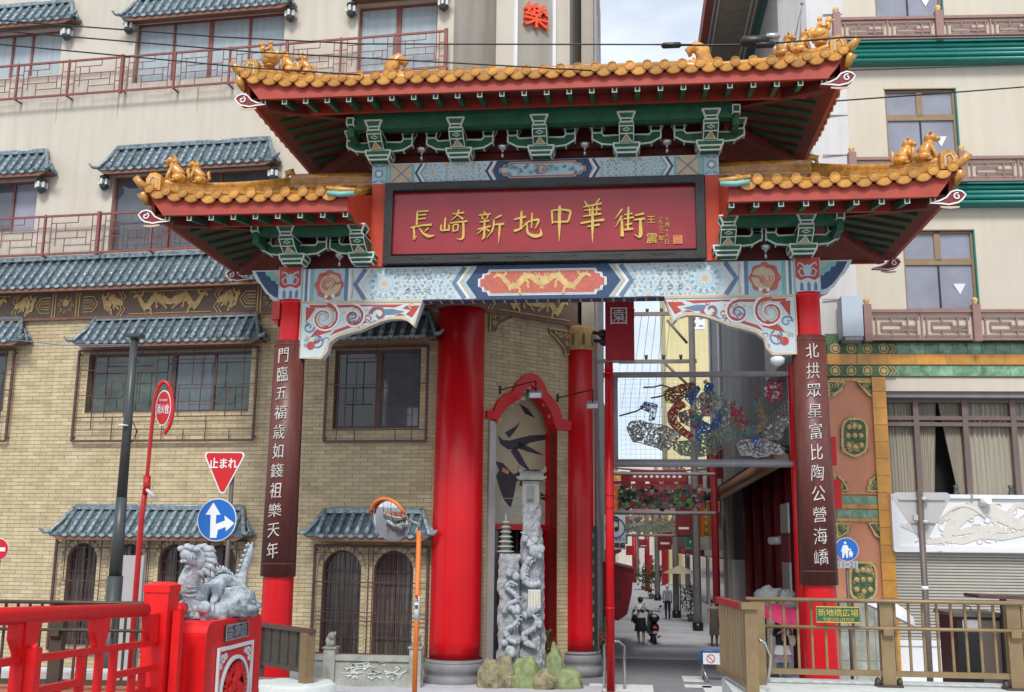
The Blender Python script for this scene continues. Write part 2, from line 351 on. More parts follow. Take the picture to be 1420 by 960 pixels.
def dragon2d(b, cx, cz, w, h, y, t, flip=1):       # a wavy beast in profile made of flat strokes
    n = 22; P = []; Wd = []
    for i in range(n + 1):
        q = i / n; P.append((cx + flip * w * (q - .5), cz + h * .26 * math.sin(q * 9.2 + .6) * (1 - .25 * q) + h * .04)); Wd.append(h * (.07 + .17 * math.sin(min(1, q * 1.25) * math.pi * .62)))
    b.ribbon(P, Wd, y, t)
    hx, hz = P[-1]
    b.ribbon([(hx - flip * h * .05, hz - h * .05), (hx + flip * h * .12, hz + h * .12), (hx + flip * h * .3, hz + h * .02), (hx + flip * h * .38, hz - h * .06)], [h * .26, h * .34, h * .22, h * .08], y, t)
    for dx, dz in ((-.12, .42), (.02, .4), (-.3, .3)): b.ribbon([(hx + flip * h * .03, hz + h * .1), (hx + flip * h * dx, hz + h * dz)], [h * .08, h * .03], y, t)
    b.ribbon([(hx + flip * h * .1, hz - h * .12), (hx + flip * h * .24, hz - h * .26)], [h * .1, h * .05], y, t)
    for q, s_ in ((.3, -1), (.52, -1), (.72, -1), (.6, 1), (.2, 1)):
        i = int(q * n); x0, z0 = P[i]; x1 = x0 + flip * h * .14; z1 = max(cz - h * .44, min(cz + h * .44, z0 + s_ * h * .36))
        b.ribbon([(x0, z0), ((x0 + x1) / 2 + flip * h * .1, (z0 + z1) / 2), (x1, z1)], [h * .13, h * .08, h * .06], y, t)
        for k in (-1, 0, 1): b.ribbon([(x1, z1), (x1 + flip * h * .1, z1 + k * h * .07)], [h * .05, h * .015], y, t)
    for i in range(2, n, 2):
        x0, z0 = P[i]; b.ribbon([(x0, z0 + Wd[i] * .4), (x0 - flip * h * .05, z0 + Wd[i] * .5 + h * .09)], [h * .07, h * .015], y, t)
def skin(name, joints, bones, radii, mats, parent, pick=None, sub=2, mw=None):   # one continuous body grown round a skeleton; coordinates in the parent's frame
    me = bpy.data.meshes.new(name); me.from_pydata(joints, bones, []); o = bpy.data.objects.new(name, me); COL.objects.link(o)
    md = o.modifiers.new('skin', 'SKIN'); md.use_smooth_shade = True; md.branch_smoothing = .4
    for i, r in enumerate(radii):
        sv = me.skin_vertices[0].data[i]; sv.radius = r if isinstance(r, tuple) else (r, r); sv.use_root = (i == 0)
    sb = o.modifiers.new('sub', 'SUBSURF'); sb.levels = sub; sb.render_levels = sub
    m2 = bpy.data.meshes.new_from_object(o.evaluated_get(bpy.context.evaluated_depsgraph_get()))
    bpy.data.objects.remove(o); m2.materials.clear()
    for m in mats: m2.materials.append(M[m])
    for p in m2.polygons:
        p.use_smooth = True; p.material_index = pick(p.center) if pick else 0
    base = WM[parent] if parent is not None else (mw or I4)
    return link(bpy.data.objects.new(name, m2), parent, base)
# ================================================================ GATE
YG = 22.75; YF = 22.3
gate = empty('ceremonial_gate', (0, YG, 0), 0, 'tall red and green gate with tiered orange tiled roofs and a red name board', 'gate')
def inpoly(x, z, P):
    r = False; n = len(P)
    for i in range(n):
        (x1, z1), (x2, z2) = P[i], P[(i + 1) % n]
        if (z1 > z) != (z2 > z) and x < (x2 - x1) * (z - z1) / (z2 - z1) + x1: r = not r
    return r
def gx(px, py=397, Y=YF): return atY(px, py, Y).x
# pillars
PX = 5.74
for sgn in (-1, 1):
    b = MB(); prof = [(.36, 0), (.345, .6), (.335, 1.5), (.32, 4), (.3, 6.5), (.278, 8.2), (.275, 8.7), (.3, 8.72), (.3, 8.81)]
    b.lathe(prof, 40, (sgn * PX, 22.5, 0))
    pil = b.build('pillar', 'pillar_red', gate)
    b = MB(); b.lathe([(.42, -.01), (.44, .1), (.44, .3), (.4, .42)], 32, (sgn * PX, 22.5, 0)); b.build('pillar_base', 'stone_base', pil)
    if sgn < 0:
        b = MB(); b.box(-6.16, -5.98, 22.3, 22.7, 8.36, 8.78); b.prism([(-6.16, 8.36), (-6.02, 8.36), (-6.02, 8.2)], 22.35, 22.65); b.build('tie_beam_end', 'paint_red', pil)
    # couplet board, a curved plate on the pillar's street face
    b = MB(); z0, z1 = 2.66, 7.86; n = 14
    def ring(z, k):
        r = (.335 + (.285 - .335) * (z - 1.5) / 6.7) + k
        return [(sgn * PX + (r + .005) * 1.03 * math.sin(a), 22.5 - r * math.cos(a), z) for a in [R(-83 + 166 * i / n) for i in range(n + 1)]]
    vs = ring(z0, .055) + ring(z1, .055) + ring(z0, .01) + ring(z1, .01); m = n + 1; fs = []
    for i in range(n): fs += [(i, i + 1, m + i + 1, m + i), (2 * m + i + 1, 2 * m + i, 3 * m + i, 3 * m + i + 1), (i + 1, i, 2 * m + i, 2 * m + i + 1), (m + i, m + i + 1, 3 * m + i + 1, 3 * m + i)]
    fs += [(0, m, 3 * m, 2 * m), (n, 2 * m + n, 3 * m + n, m + n)]
    b.add(vs, fs, True)
    for z in (z0 + .28, z1 - .1): b.add(ring(z - .012, .062) + ring(z + .012, .062), [(i, i + 1, m + i + 1, m + i) for i in range(n)], True)
    cb = b.build('couplet_board', 'couplet_brown', gate)
    chars = '門臨五福歳如籛祖樂天年' if sgn < 0 else '北拱眾星富比陶公營海嶠'
    zt, zb = 7.5, 3.22
    for i, ch in enumerate(chars):
        z = zt + (zb - zt) * i / (len(chars) - 1); rr = (.335 + (.285 - .335) * (z - 1.5) / 6.7) + .058; a0 = R(-6 if sgn < 0 else 2)
        vs, fs = textgeo(ch, .35, .012, -.008)
        b = MB(); q = []
        ca_, sh_ = rnd.uniform(-.07, .07), rnd.uniform(.9, 1.08)
        for a, c, e in vs:
            nv = Vector((a * 9 + i, c * 9, i * 1.7)); a, c = (a * math.cos(ca_) - c * math.sin(ca_)) * sh_ + .012 * noise.noise(nv), (a * math.sin(ca_) + c * math.cos(ca_) + .1 * a) / sh_ + .012 * noise.noise(nv + Vector((5, 5, 5)))
            an = a0 + (a * .86) / rr; q.append((sgn * PX + (rr + e + .012) * math.sin(an), 22.5 - (rr + e + .012) * math.cos(an), z + c * .98))
        b.add(q, fs, False); b.build('character', 'letter_white', cb)
    # painted pillar head
    b = MB(); b.box(sgn * PX - .27, sgn * PX + .27, 22.24, 22.7, 8.81, 9.56)
    b.mat(1).prism([(sgn * PX + x, 8.815 + z) for x, z in ((-.255, .32), (-.15, .24), (0, .3), (.15, .24), (.255, .32), (.255, .74), (-.255, .74))], 22.232, 22.24)
    b.mat(2)
    for k in (-1, 1):
        b.ribbon([(sgn * PX + k * x, 8.81 + z) for x, z in ((.02, .36), (.14, .34), (.19, .45), (.12, .52), (.06, .47))], .03, 22.232, .005)
        b.ribbon([(sgn * PX + k * x, 8.81 + z) for x, z in ((.03, .5), (.1, .6), (.18, .64), (.2, .57))], [.05, .04, .03, .02], 22.232, .005)
    b.prism([(sgn * PX + x * .09, 9.28 + z * .13) for x, z in circ(0, 0, 1, 8)], 22.226, 22.232)
    b.mat(3)
    for k in (-.13, .02, .16): b.prism([(sgn * PX + k - .035, 8.83), (sgn * PX + k + .035, 8.83), (sgn * PX + k + .035, 8.97), (sgn * PX + k, 9.03), (sgn * PX + k - .035, 8.97)], 22.232, 22.24)
    for k in (-.262, .262): b.mat(2).box(sgn * PX + k - .008, sgn * PX + k + .008, 22.232, 22.24, 8.82, 9.55)
    b.build('pillar_head', ['beam_pale', 'paint_red', 'beam_blue', 'slate_blue'], gate)
    # cloud shaped wing outside the pillar
    o = [(6.01, 9.53), (6.72, 9.53), (6.66, 9.4), (6.58, 9.27), (6.5, 9.2), (6.43, 9.1), (6.36, 9.0), (6.27, 8.93), (6.2, 8.83), (6.1, 8.78), (6.01, 8.78)]
    b = MB(); b.prism([(sgn * x, z) for x, z in o], 22.38, 22.6)
    i_ = [(6.02, 9.5), (6.62, 9.5), (6.5, 9.28), (6.38, 9.12), (6.28, 9.0), (6.15, 8.9), (6.02, 8.87)]
    b.mat(1).prism([(sgn * x, z) for x, z in i_], 22.374, 22.38)
    b.mat(2).prism([(sgn * x, z) for x, z in ((6.02, 9.5), (6.4, 9.5), (6.36, 9.4), (6.27, 9.38), (6.24, 9.29), (6.15, 9.27), (6.1, 9.19), (6.02, 9.2))], 22.368, 22.374)
    b.mat(3).prism([(sgn * x, z) for x, z in ((6.02, 9.5), (6.2, 9.5), (6.18, 9.42), (6.1, 9.38), (6.02, 9.36))], 22.362, 22.368)
    b.build('cloud_wing', ['beam_pale', 'navy', 'teal_paint', 'cream_paint'], gate)

def rosette(b, cx, cz, r, y, zlo, zhi, spir=14):   # mats: 0 pale 1 blue 2 slate 3 cream
    def clip(P): return [(x, min(zhi, max(zlo, z))) for x, z in P]
    b.mat(1).prism(clip(circ(cx, cz, r, 28)), y - .004, y)
    b.mat(0).prism(clip(circ(cx, cz, r * .88, 28)), y - .008, y - .004)
    b.mat(1).prism(clip(circ(cx, cz, r * .6, 24)), y - .011, y - .008)
    b.mat(0).prism(clip(circ(cx, cz, r * .42, 20)), y - .014, y - .011)
    b.mat(3).prism(clip(circ(cx, cz, r * .22, 14)), y - .017, y - .014)
    for i in range(spir):
        a = 2 * math.pi * i / spir; x, z = cx + r * .76 * math.cos(a), cz + r * .76 * math.sin(a)
        if zlo + .03 < z < zhi - .03: b.mat(2).ribbon(spiral(x, z, r * .12, 1.1, 1, a, 8, .2), r * .035, y - .008, .004)
    for i in range(14):
        a = 2 * math.pi * i / 14; x, z = cx + r * .33 * math.cos(a), cz + r * .33 * math.sin(a)
        if zlo + .01 < z < zhi - .01: b.mat(2).prism(circ(x, z, r * .035, 5), y - .017, y - .014)
def spirals(b, x0, x1, z0, z1, y, n, r, m=2, seed=1):
    q = random.Random(seed)
    for i in range(n):
        x, z = q.uniform(x0 + r, x1 - r), q.uniform(z0 + r, z1 - r)
        b.mat(q.choice((m, 1, m))).ribbon(spiral(x, z, r * q.uniform(.7, 1), 1.2, q.choice((-1, 1)), q.uniform(0, 6), 9, .15), r * .2, y, .003 + .0004 * i)
def latt(b, x0, x1, z0, z1, y, st, r, avoid):
    j = 0; z = z0 + r
    while z < z1 - r * .6:
        x = x0 + r + (st / 2 if j % 2 else 0); i = 0
        while x < x1 - r:
            if all(math.hypot(x - a, z - c) > d for a, c, d in avoid): b.mat(2 if (i + j) % 2 else 1).ribbon(spiral(x, z, r, 1.1, 1 if i % 2 else -1, i * 1.3, 8, .2), .011, y, .003)
            x += st; i += 1
        z += st * .9; j += 1
def cart(b, cx, cz, hw, h, y, mats, cols):         # cartouche with lobed ends
    for k, (c, s_) in enumerate(cols):
        w = hw - s_; q = h - s_; P = []
        for sx in (1, -1):
            L_ = [(w - .24, q), (w - .2, q * .72), (w - .1, q * .68), (w - .08, q * .36), (w, q * .3), (w, -q * .3), (w - .08, -q * .36), (w - .1, -q * .68), (w - .2, -q * .72), (w - .24, -q)]
            P += [(cx + x, cz + z) for x, z in L_] if sx > 0 else [(cx - x, cz - z) for x, z in L_]
        b.mat(c).prism(P, y - .005 * (k + 1), y - .005 * k)
# lower painted beam
ZB, ZT = 8.75, 9.53; ZC = (ZB + ZT) / 2
b = MB(); b.box(-5.47, 5.47, 22.3, 22.7, ZB, ZT)
mats = ['beam_pale', 'beam_blue', 'slate_blue', 'cream_paint', 'teal_paint', 'salmon', 'navy', 'gold_dull', 'white_paint']
Yp = 22.3
for s in (-1, 1):
    def X(px): return s * abs(gx(px) - gx(762.5))
    def strip(p0, p1, m): x0, x1 = sorted((X(p0), X(p1))); b.mat(m).box(x0, x1, Yp - .005, Yp, ZB + .02, ZT - .01)
    for p0, p1, m in ((421, 430, 4), (431, 433, 8), (433.5, 437, 2), (437.5, 440, 8), (440.5, 446, 4), (447, 487, 1), (488, 493, 2), (494, 497, 8)): strip(p0, p1, m)
    cx = X(467)
    sc = [(cx + (.325 + .022 * math.cos(8 * a)) * math.cos(a), ZC + (.34 + .022 * math.cos(8 * a)) * math.sin(a)) for a in [2 * math.pi * i / 40 for i in range(40)]]
    b.mat(5).prism(sc, Yp - .011, Yp - .005)
    b.mat(3).prism(circ(cx - .03 * s, ZC, .25, 22), Yp - .015, Yp - .011)
    b.mat(5)
    for rr, a0, tn in ((.2, .3, .7), (.14, .6, .7), (.08, 1, .8)): b.ribbon(spiral(cx + .03 * s, ZC - .02, rr, tn, -s, a0, 12, .5), .02, Yp - .015, .004)
    b.ribbon([(cx - s * .28, ZC + .05), (cx - s * .12, ZC + .02), (cx - s * .05, ZC - .1)], [.06, .05, .01], Yp - .015, .004)
    for k in range(4): b.ribbon([(cx + (.02 + .05 * k) * s, ZC + .2), (cx + (.06 + .05 * k) * s, ZC + .28)], [.03, .01], Yp - .015, .004)
    b.mat(8); b.prism(circ(cx - .1 * s, ZC - .26, .045, 8), Yp - .02, Yp - .015); b.prism(circ(cx + .06 * s, ZC - .27, .04, 8), Yp - .02, Yp - .015)
    def chev(p_apex, p_out, m, w, dy=.006): b.mat(m).ribbon([(X(p_out), ZT - .03), (X(p_apex), ZC), (X(p_out), ZB + .03)], w, Yp, dy)
    chev(503, 517, 2, .1, .007); chev(509, 523, 8, .03, .007)
    b.mat(3).ribbon([(X(499), ZT - .06), (X(499), ZT - .2)], .05, Yp); b.ribbon([(X(499), ZB + .06), (X(499), ZB + .2)], .05, Yp)
    b.mat(2).ribbon([(X(500), ZC + .2), (X(500), ZC - .2)], [.01, .01], Yp)
    chev(640, 655, 2, .1, .007); chev(646, 661, 8, .05, .007); chev(650.5, 665.5, 3, .04, .008); chev(655, 670, 1, .06, .008)
    rosette(b, X(544), ZC + .01, .36, Yp, ZB + .02, ZT - .01, 13)
    rosette(b, X(618), ZT - .02, .27, Yp, ZB + .02, ZT - .01, 10); rosette(b, X(618), ZB + .03, .27, Yp, ZB + .02, ZT - .01, 10)
    lo, hi = sorted((X(520), X(644))); latt(b, lo, hi, ZB + .03, ZT - .03, Yp, .098, .04, [(X(544), ZC + .01, .37), (X(618), ZT - .02, .28), (X(618), ZB + .03, .28)])
    b.mat(2)
    for pxs in (576, 590, 604):
        for sg_ in (-1, 1): b.ribbon(spiral(X(pxs), ZC + sg_ * .16, .07, 1.2, sg_, -sg_ * 1.5, 12, .25), .012, Yp, .01)
    for px_ in (575, 600, 634): b.mat(3).prism(circ(X(px_), ZC + (.16 if px_ != 600 else -.17), .028, 6), Yp - .012, Yp)
x0 = abs(gx(664) - gx(762.5)); x1 = abs(gx(656) - gx(762.5))
b.mat(6).prism([(-x0 + .12, ZT - .012), (-x1 - .02, ZC), (-x0 + .12, ZB + .02), (x0 - .12, ZB + .02), (x1 + .02, ZC), (x0 - .12, ZT - .012)], Yp - .01, Yp)
cart(b, 0, ZC - .01, 1.43, .3, Yp - .01, None, [(8, 0), (1, .02), (8, .035), (5, .05)])
dragon2d(b.mat(7), -.58, ZC - .01, 1.0, .56, Yp - .03, .006, 1); dragon2d(b, .58, ZC - .01, 1.0, .56, Yp - .03, .006, -1)
b.prism(circ(0, ZC, .07, 10), Yp - .036, Yp - .03)
b.mat(6).box(-5.46, 5.46, 22.292, 22.3, ZB, ZB + .015); b.mat(6).box(-5.46, 5.46, 22.292, 22.3, ZT - .008, ZT)
mb_ = b.build('painted_beam', mats, gate)
# underside pattern of the beam
b = MB(); b.mat(0)
for i in range(30):
    x = -3.5 + 7 * i / 29
    b.mat(0).box(x - .12, x + .12, 22.32, 22.68, ZB - .004, ZB); b.mat(1).box(x - .02, x + .02, 22.36, 22.64, ZB - .008, ZB - .004)
b.build('beam_underside', ['navy', 'cream_paint'], mb_)
# carved brackets under the beam beside each pillar
for s in (-1, 1):
    def P(px, py): q = atY(px, py, 22.38); return (s * abs(q.x) if s < 0 else q.x, q.z)
    o = [(921, 416), (1098.5, 412), (1103, 490), (1071, 492), (1063, 483), (1060, 470), (1048, 461), (1030, 456), (1012, 452), (998, 446), (982, 440), (968, 437), (952, 437), (942, 440), (934, 449)]
    O = [P(*q) for q in o]; mz = max(z for x, z in O)
    O = [(x, min(z, ZB - .012)) for x, z in O]
    O[0] = (O[0][0], ZB - .012); O[1] = (s * 5.47, ZB - .012); O[2] = (s * 5.47, O[3][1])
    b = MB(); b.mat(0).prism(O, 22.3, 22.6)
    cx = sum(x for x, z in O) / len(O)
    b.mat(1).ribbon(O, .06, 22.3, .012, closed=True)
    b.mat(2)                                               # red ground between scrolls
    def Q(px, py): x, z = P(px, py); return x, z
    for pl in ([(925, 420), (945, 420), (950, 424), (938, 426), (945, 432), (936, 437)], [(950, 418), (1090, 415), (1088, 419), (1040, 420), (1000, 419), (962, 422)],
               [(1080, 420), (1095, 418), (1095, 440), (1089, 432)], [(1000, 442), (1018, 446), (1048, 456), (1058, 460), (1050, 452), (1030, 446), (1015, 440)], [(1062, 445), (1080, 452), (1088, 462), (1070, 458), (1056, 454)], [(945, 434), (962, 434), (955, 431)]):
        b.prism([Q(*q) for q in pl], 22.294, 22.3)
    d = s
    for (px, py, r, w, m, tn, a0) in ((1067, 434, .40, .05, 3, 1.5, 1.57), (1067, 434, .34, .045, 2, 1.5, 1.4), (1067, 434, .25, .03, 1, 1.3, 1.4), (1023, 434, .30, .045, 3, 1.5, 1.57), (1023, 434, .24, .045, 2, 1.5, 1.57), (1023, 434, .15, .03, 4, 1.2, 0),
                                      (985, 431, .22, .04, 4, 1.0, 3.1), (985, 431, .17, .04, 2, .9, 3.1), (1090, 447, .13, .03, 4, 1.2, 0), (1078, 470, .18, .03, 4, 1.1, 2)):
        x, z = Q(px, py); b.mat(m).ribbon(spiral(x, z, r, tn, d, a0, 22, .2), [w * (1 - .55 * i / 22) for i in range(23)], 22.3, .009 + .0007 * m)
    b.mat(2).prism(circ(*Q(1087, 474), .095, 12), 22.288, 22.3); b.mat(2).ribbon([Q(1087, 474), Q(1076, 467), Q(1070, 466)], [.07, .04, .02], 22.3, .01)
    q2 = random.Random(5); IN = [(px_ + (1020 - px_) * .06, py_ + (440 - py_) * .12) for px_, py_ in o]
    for i in range(60):
        u_, v_ = q2.uniform(935, 1100), q2.uniform(416, 490)
        if inpoly(u_, v_, IN): b.mat(q2.choice((4, 1, 4, 2))).ribbon(spiral(*Q(u_, v_), q2.uniform(.05, .1), q2.uniform(.5, 1.1), q2.choice((-1, 1)), q2.uniform(0, 6), 8, .2), [.03, .028, .025, .022, .02, .016, .012, .01, .006], 22.3, .004)
    b.mat(4)
    for pl in ([(948, 428), (965, 424), (980, 424), (975, 432), (962, 432)], [(972, 438), (990, 440), (1000, 443), (984, 441)], [(1010, 442), (1028, 446), (1020, 447)], [(1052, 440), (1060, 450), (1050, 446)]):
        b.prism([Q(*q) for q in pl], 22.291, 22.3)
    spirals(b, min(O[2][0], O[3][0]) + .02, max(O[2][0], O[3][0]) - .02, O[3][1] + .08, O[3][1] + .5, 22.3, 6, .07, 4, 9)
    b.build('carved_bracket', ['beam_pale', 'cream_paint', 'paint_red', 'white_paint', 'slate_blue'], gate)
# hanging round lamp under the right bracket
p = atY(1078, 497, 22.4); b = MB(); b.lathe([(.02, 0), (.12, -.01), (.16, -.06), (.14, -.14), (.06, -.2), (.01, -.21)], 16, (p.x, 22.4, p.z + .04)); b.build('globe_lamp', 'sign_white', gate)
# red posts beside the name board
for s in (-1, 1):
    b = MB(); b.box(s * 3.76 - .15, s * 3.76 + .15, 22.2, 22.7, ZT, 11.47); b.build('board_post', 'post_red', gate)
    b = MB(); b.box(s * 3.76 - .16, s * 3.76 + .16, 22.19, 22.7, 11.475, 11.97)
    b.mat(1).ribbon([(s * 3.76 + x, 11.72 + z) for x, z in circ(0, 0, .09, 12)], .02, 22.19, .005, closed=True); b.mat(2).prism(circ(s * 3.76, 11.72, .05, 8), 22.184, 22.19)
    for k in (-1, 1):
        b.mat(1).ribbon([(s * 3.76 + k * .15, 11.72 + .22), (s * 3.76 + k * .03, 11.72 + .16)], .02, 22.19); b.ribbon([(s * 3.76 + k * .15, 11.72 - .22), (s * 3.76 + k * .03, 11.72 - .16)], .02, 22.19)
    b.build('post_head', ['beam_blue', 'slate_blue', 'white_paint'], gate)
# name board
b = MB(); x0, x1, z0, z1 = -3.58, 3.58, 9.56, 11.46; fw = .19
b.prism([(x0, z0), (x1, z0), (x1, z1), (x0, z1)], 22.42, 22.5)
for q in ([(x0, z0), (x1, z0), (x1 - fw, z0 + fw), (x0 + fw, z0 + fw)], [(x1, z0), (x1, z1), (x1 - fw, z1 - fw), (x1 - fw, z0 + fw)], [(x1, z1), (x0, z1), (x0 + fw, z1 - fw), (x1 - fw, z1 - fw)], [(x0, z1), (x0, z0), (x0 + fw, z0 + fw), (x0 + fw, z1 - fw)]):
    b.prism(q, 22.08, 22.42)
for i in range(13):                                         # carved clouds on the frame
    x = -3.2 + 6.4 * i / 12
    for z in (z0 + .11, z1 - .12):
        if i % 2: b.mat(1).ribbon(spiral(x - .08, z, .06, 1, 1, 0, 8, .3), .018, 22.08, .01); b.ribbon(spiral(x + .08, z, .06, 1, -1, 3.1, 8, .3), .018, 22.08, .01); b.ribbon([(x - .25, z), (x + .25, z)], [.01, .01], 22.08, .012)
b.mat(0).tube([(x0 + fw, 22.1, z0 + fw), (x1 - fw, 22.1, z0 + fw), (x1 - fw, 22.1, z1 - fw), (x0 + fw, 22.1, z1 - fw)], .03, 6, closed=True)
for i in range(60): b.mat(0).ball((x0 + .1 + (x1 - x0 - .2) * i / 59, 22.1, z0 - .005), .022, 5, 3)
nb = b.build('name_board', ['frame_black', 'frame_gilt'] if 'frame_gilt' in M else ['frame_black', 'bronze_dark'], gate)
b = MB(); b.box(x0 + fw, x1 - fw, 22.2, 22.4, z0 + fw, z1 - fw); b.build('red_panel', 'board_red', nb)
STROKES = {'長': [(190,228,10,300,222,14), (195,230,14,190,352,18), (200,262,8,280,255,12), (200,300,8,275,290,12), (130,380,12,230,358,12,330,350,18), (158,372,18,168,440,14,160,492,18,190,455,4), (300,380,14,262,420,5), (210,375,8,245,430,16,300,462,24,362,450,3)],
'崎': [(458,285,14,450,395,14), (420,350,14,414,408,14,498,398,12), (494,350,14,492,408,12), (520,252,8,635,238,13), (585,210,14,570,262,12,512,312,4), (575,262,8,625,300,18), (500,337,10,665,318,14), (532,352,12,530,415,10), (532,352,8,580,347,12,572,405,9), (530,412,9,575,403,9), (626,322,16,628,470,20,600,492,12,562,480,3)],
'新': [(815,228,8,838,252,16), (770,262,10,882,250,14), (798,270,8,812,300,14), (860,262,14,842,300,6), (778,330,8,868,312,13), (758,395,10,882,365,13), (826,298,14,822,470,18,800,490,5), (815,385,14,755,442,3), (835,388,6,872,412,16), (985,262,16,925,292,9), (915,300,12,905,400,14,845,476,3), (905,352,10,1010,343,18), (968,350,18,964,430,16,955,536,2)],
'地': [(1100,302,14,1215,275,18), (1172,220,18,1165,395,20), (1100,410,20,1150,395,16,1212,348,6), (1222,328,10,1226,430,18,1290,460,28,1358,448,26,1350,385,3), (1200,348,10,1250,315,13,1342,298,20,1300,388,7), (1270,240,16,1265,382,8)],
'中': [(34,270,16,40,390,12), (25,276,10,110,262,12,208,275,20,180,374,14), (40,377,10,178,371,16), (105,230,24,102,400,22,100,552,2)],
'華': [(325,185,8,355,237,18), (462,165,16,418,228,6), (315,242,10,482,208,18), (322,270,8,474,262,12), (315,325,10,476,300,15), (370,240,10,376,320,11), (440,232,12,430,315,10), (290,387,16,400,366,13,502,355,20), (350,417,10,462,398,16), (398,235,16,398,420,20,397,568,2)],
'街': [(666,258,16,600,347,3), (662,318,16,603,422,3), (660,350,14,664,505,26), (720,240,16,715,440,15), (680,312,8,756,298,13), (672,350,8,768,332,13), (690,402,8,752,390,12), (678,446,14,762,435,16), (775,317,10,858,300,16), (765,357,10,864,345,18), (826,350,18,830,490,28,820,515,14,768,485,3)]}
for ch, px, py, hh in (('長', 587, 313, 42), ('崎', 630, 313, 44), ('新', 682, 316, 48), ('地', 733, 311, 40), ('中', 778, 311, 50), ('華', 821, 306, 60), ('街', 873, 309, 44)):
    p = atY(px, py, 22.15); b = MB(); h = hh / 64.5
    cxo, cyo, zm = (550, 260, 6.762) if px < 750 else (760, 250, 6.4545)
    for st in STROKES[ch]:
        pts = [atY(cxo + st[i] / zm, cyo + st[i + 1] / zm, 22.17) for i in range(0, len(st) - 1, 3)]; ws = [st[i + 2] / zm / 64.5 * 1.25 for i in range(0, len(st) - 1, 3)]
        P, Wd = [], []
        for i in range(len(pts) - 1):
            for k in range(5): f = k / 5; P.append((pts[i].x + (pts[i + 1].x - pts[i].x) * f, pts[i].z + (pts[i + 1].z - pts[i].z) * f)); Wd.append(ws[i] + (ws[i + 1] - ws[i]) * f)
        P.append((pts[-1].x, pts[-1].z)); Wd.append(ws[-1])
        for _ in range(2): P = [P[0]] + [((P[i - 1][0] + 2 * P[i][0] + P[i + 1][0]) / 4, (P[i - 1][1] + 2 * P[i][1] + P[i + 1][1]) / 4) for i in range(1, len(P) - 1)] + [P[-1]]
        Wd[0] *= .7; b.ribbon(P, Wd, 22.19, .03)
    b.build('gold_character', 'gold', nb)
for ch, px, py, sz in (('王', 903, 304, .19), ('震', 904, 330, .26), ('一', 916, 302, .1), ('九', 916, 307, .1), ('八', 917, 314, .1), ('三', 917, 320, .1), ('年', 917, 330, .13), ('七', 925, 303, .1), ('月', 925, 311, .12), ('十', 925, 320, .1), ('六', 925, 327, .1), ('日', 925, 335, .12)):
    p = atY(px, py, 22.15); b = MB(); b.text(ch, sz, p.x, p.z, 22.19, .012, .0); b.build('signature_character', 'gold', nb)
p = atY(940, 332, 22.15); b = MB(); b.box(p.x - .1, p.x + .1, 22.18, 22.2, p.z - .1, p.z + .1)
b.mat(1).ribbon([(p.x - .085, p.z - .085), (p.x + .085, p.z - .085), (p.x + .085, p.z + .085), (p.x - .085, p.z + .085)], .012, 22.18, .006, closed=True)
for k in range(4): b.ribbon([(p.x - .06, p.z - .05 + .035 * k), (p.x + .06, p.z - .05 + .035 * k)], .008, 22.18, .005)
b.build('seal', ['orange', 'cream_paint'], nb)
# upper painted beam
zb, zt = 11.475, 11.96; zc = (zb + zt) / 2
b = MB(); b.box(-3.59, 3.59, 22.2, 22.7, zb, zt); Yp = 22.2
for s in (-1, 1):
    def X(px): return s * abs(atY(px, 236, 22.2).x - atY(758.5, 236, 22.2).x)
    for p0, p1, m in ((541.5, 545, 4), (546, 580, 3), (546, 549, 4), (577, 581, 4)):
        q0, q1 = sorted((X(p0), X(p1))); b.mat(m).box(q0, q1, Yp - .004 - .002 * (m == 4), Yp, zb + .02, zt - .02)
    q0, q1 = X(550), X(576)
    b.mat(2).ribbon([(q0, zt - .04), (q1, zb + .04)], .02, Yp - .004); b.ribbon([(q0, zb + .04), (q1, zt - .04)], .02, Yp - .004)
    for p_, m in ((583, 6), (587, 8), (590, 4)): b.mat(m).ribbon([(X(p_ + 8), zt - .02), (X(p_), zc), (X(p_ + 8), zb + .02)], .05, Yp, .006)
    rosette(b, X(607), zc, .22, Yp, zb + .02, zt - .02, 10); rosette(b, X(644), zc, .22, Yp, zb + .02, zt - .02, 10)
    lo, hi = sorted((X(594), X(682))); latt(b, lo, hi, zb + .02, zt - .02, Yp, .075, .03, [(X(607), zc, .225), (X(644), zc, .225)])
    for p_ in (626, 664): b.mat(7).prism(circ(X(p_), zt - .05, .04, 6), Yp - .02, Yp)
    for p_, m in ((681, 6), (685, 8), (689, 3)): b.mat(m).ribbon([(X(p_ + 8), zt - .02), (X(p_), zc), (X(p_ + 8), zb + .02)], .055, Yp, .007)
x0 = abs(atY(692, 236, 22.2).x - atY(758.5, 236, 22.2).x)
b.mat(6).prism([(-x0 + .06, zt - .01), (-x0 - .04, zc), (-x0 + .06, zb + .01), (x0 - .06, zb + .01), (x0 + .04, zc), (x0 - .06, zt - .01)], Yp - .012, Yp)
cart(b, 0, zc, .98, .19, Yp - .012, None, [(3, 0), (5, .02), (1, .05)])
spirals(b, -.85, .85, zc - .14, zc + .14, Yp - .027, 50, .05, 2, 4)
b.mat(5); b.ribbon(circ(0, zc, .1, 12), .025, Yp - .027, .012, closed=True); b.mat(7).prism(circ(0, zc, .05, 8), Yp - .04, Yp)
b.build('upper_painted_beam', mats, gate)

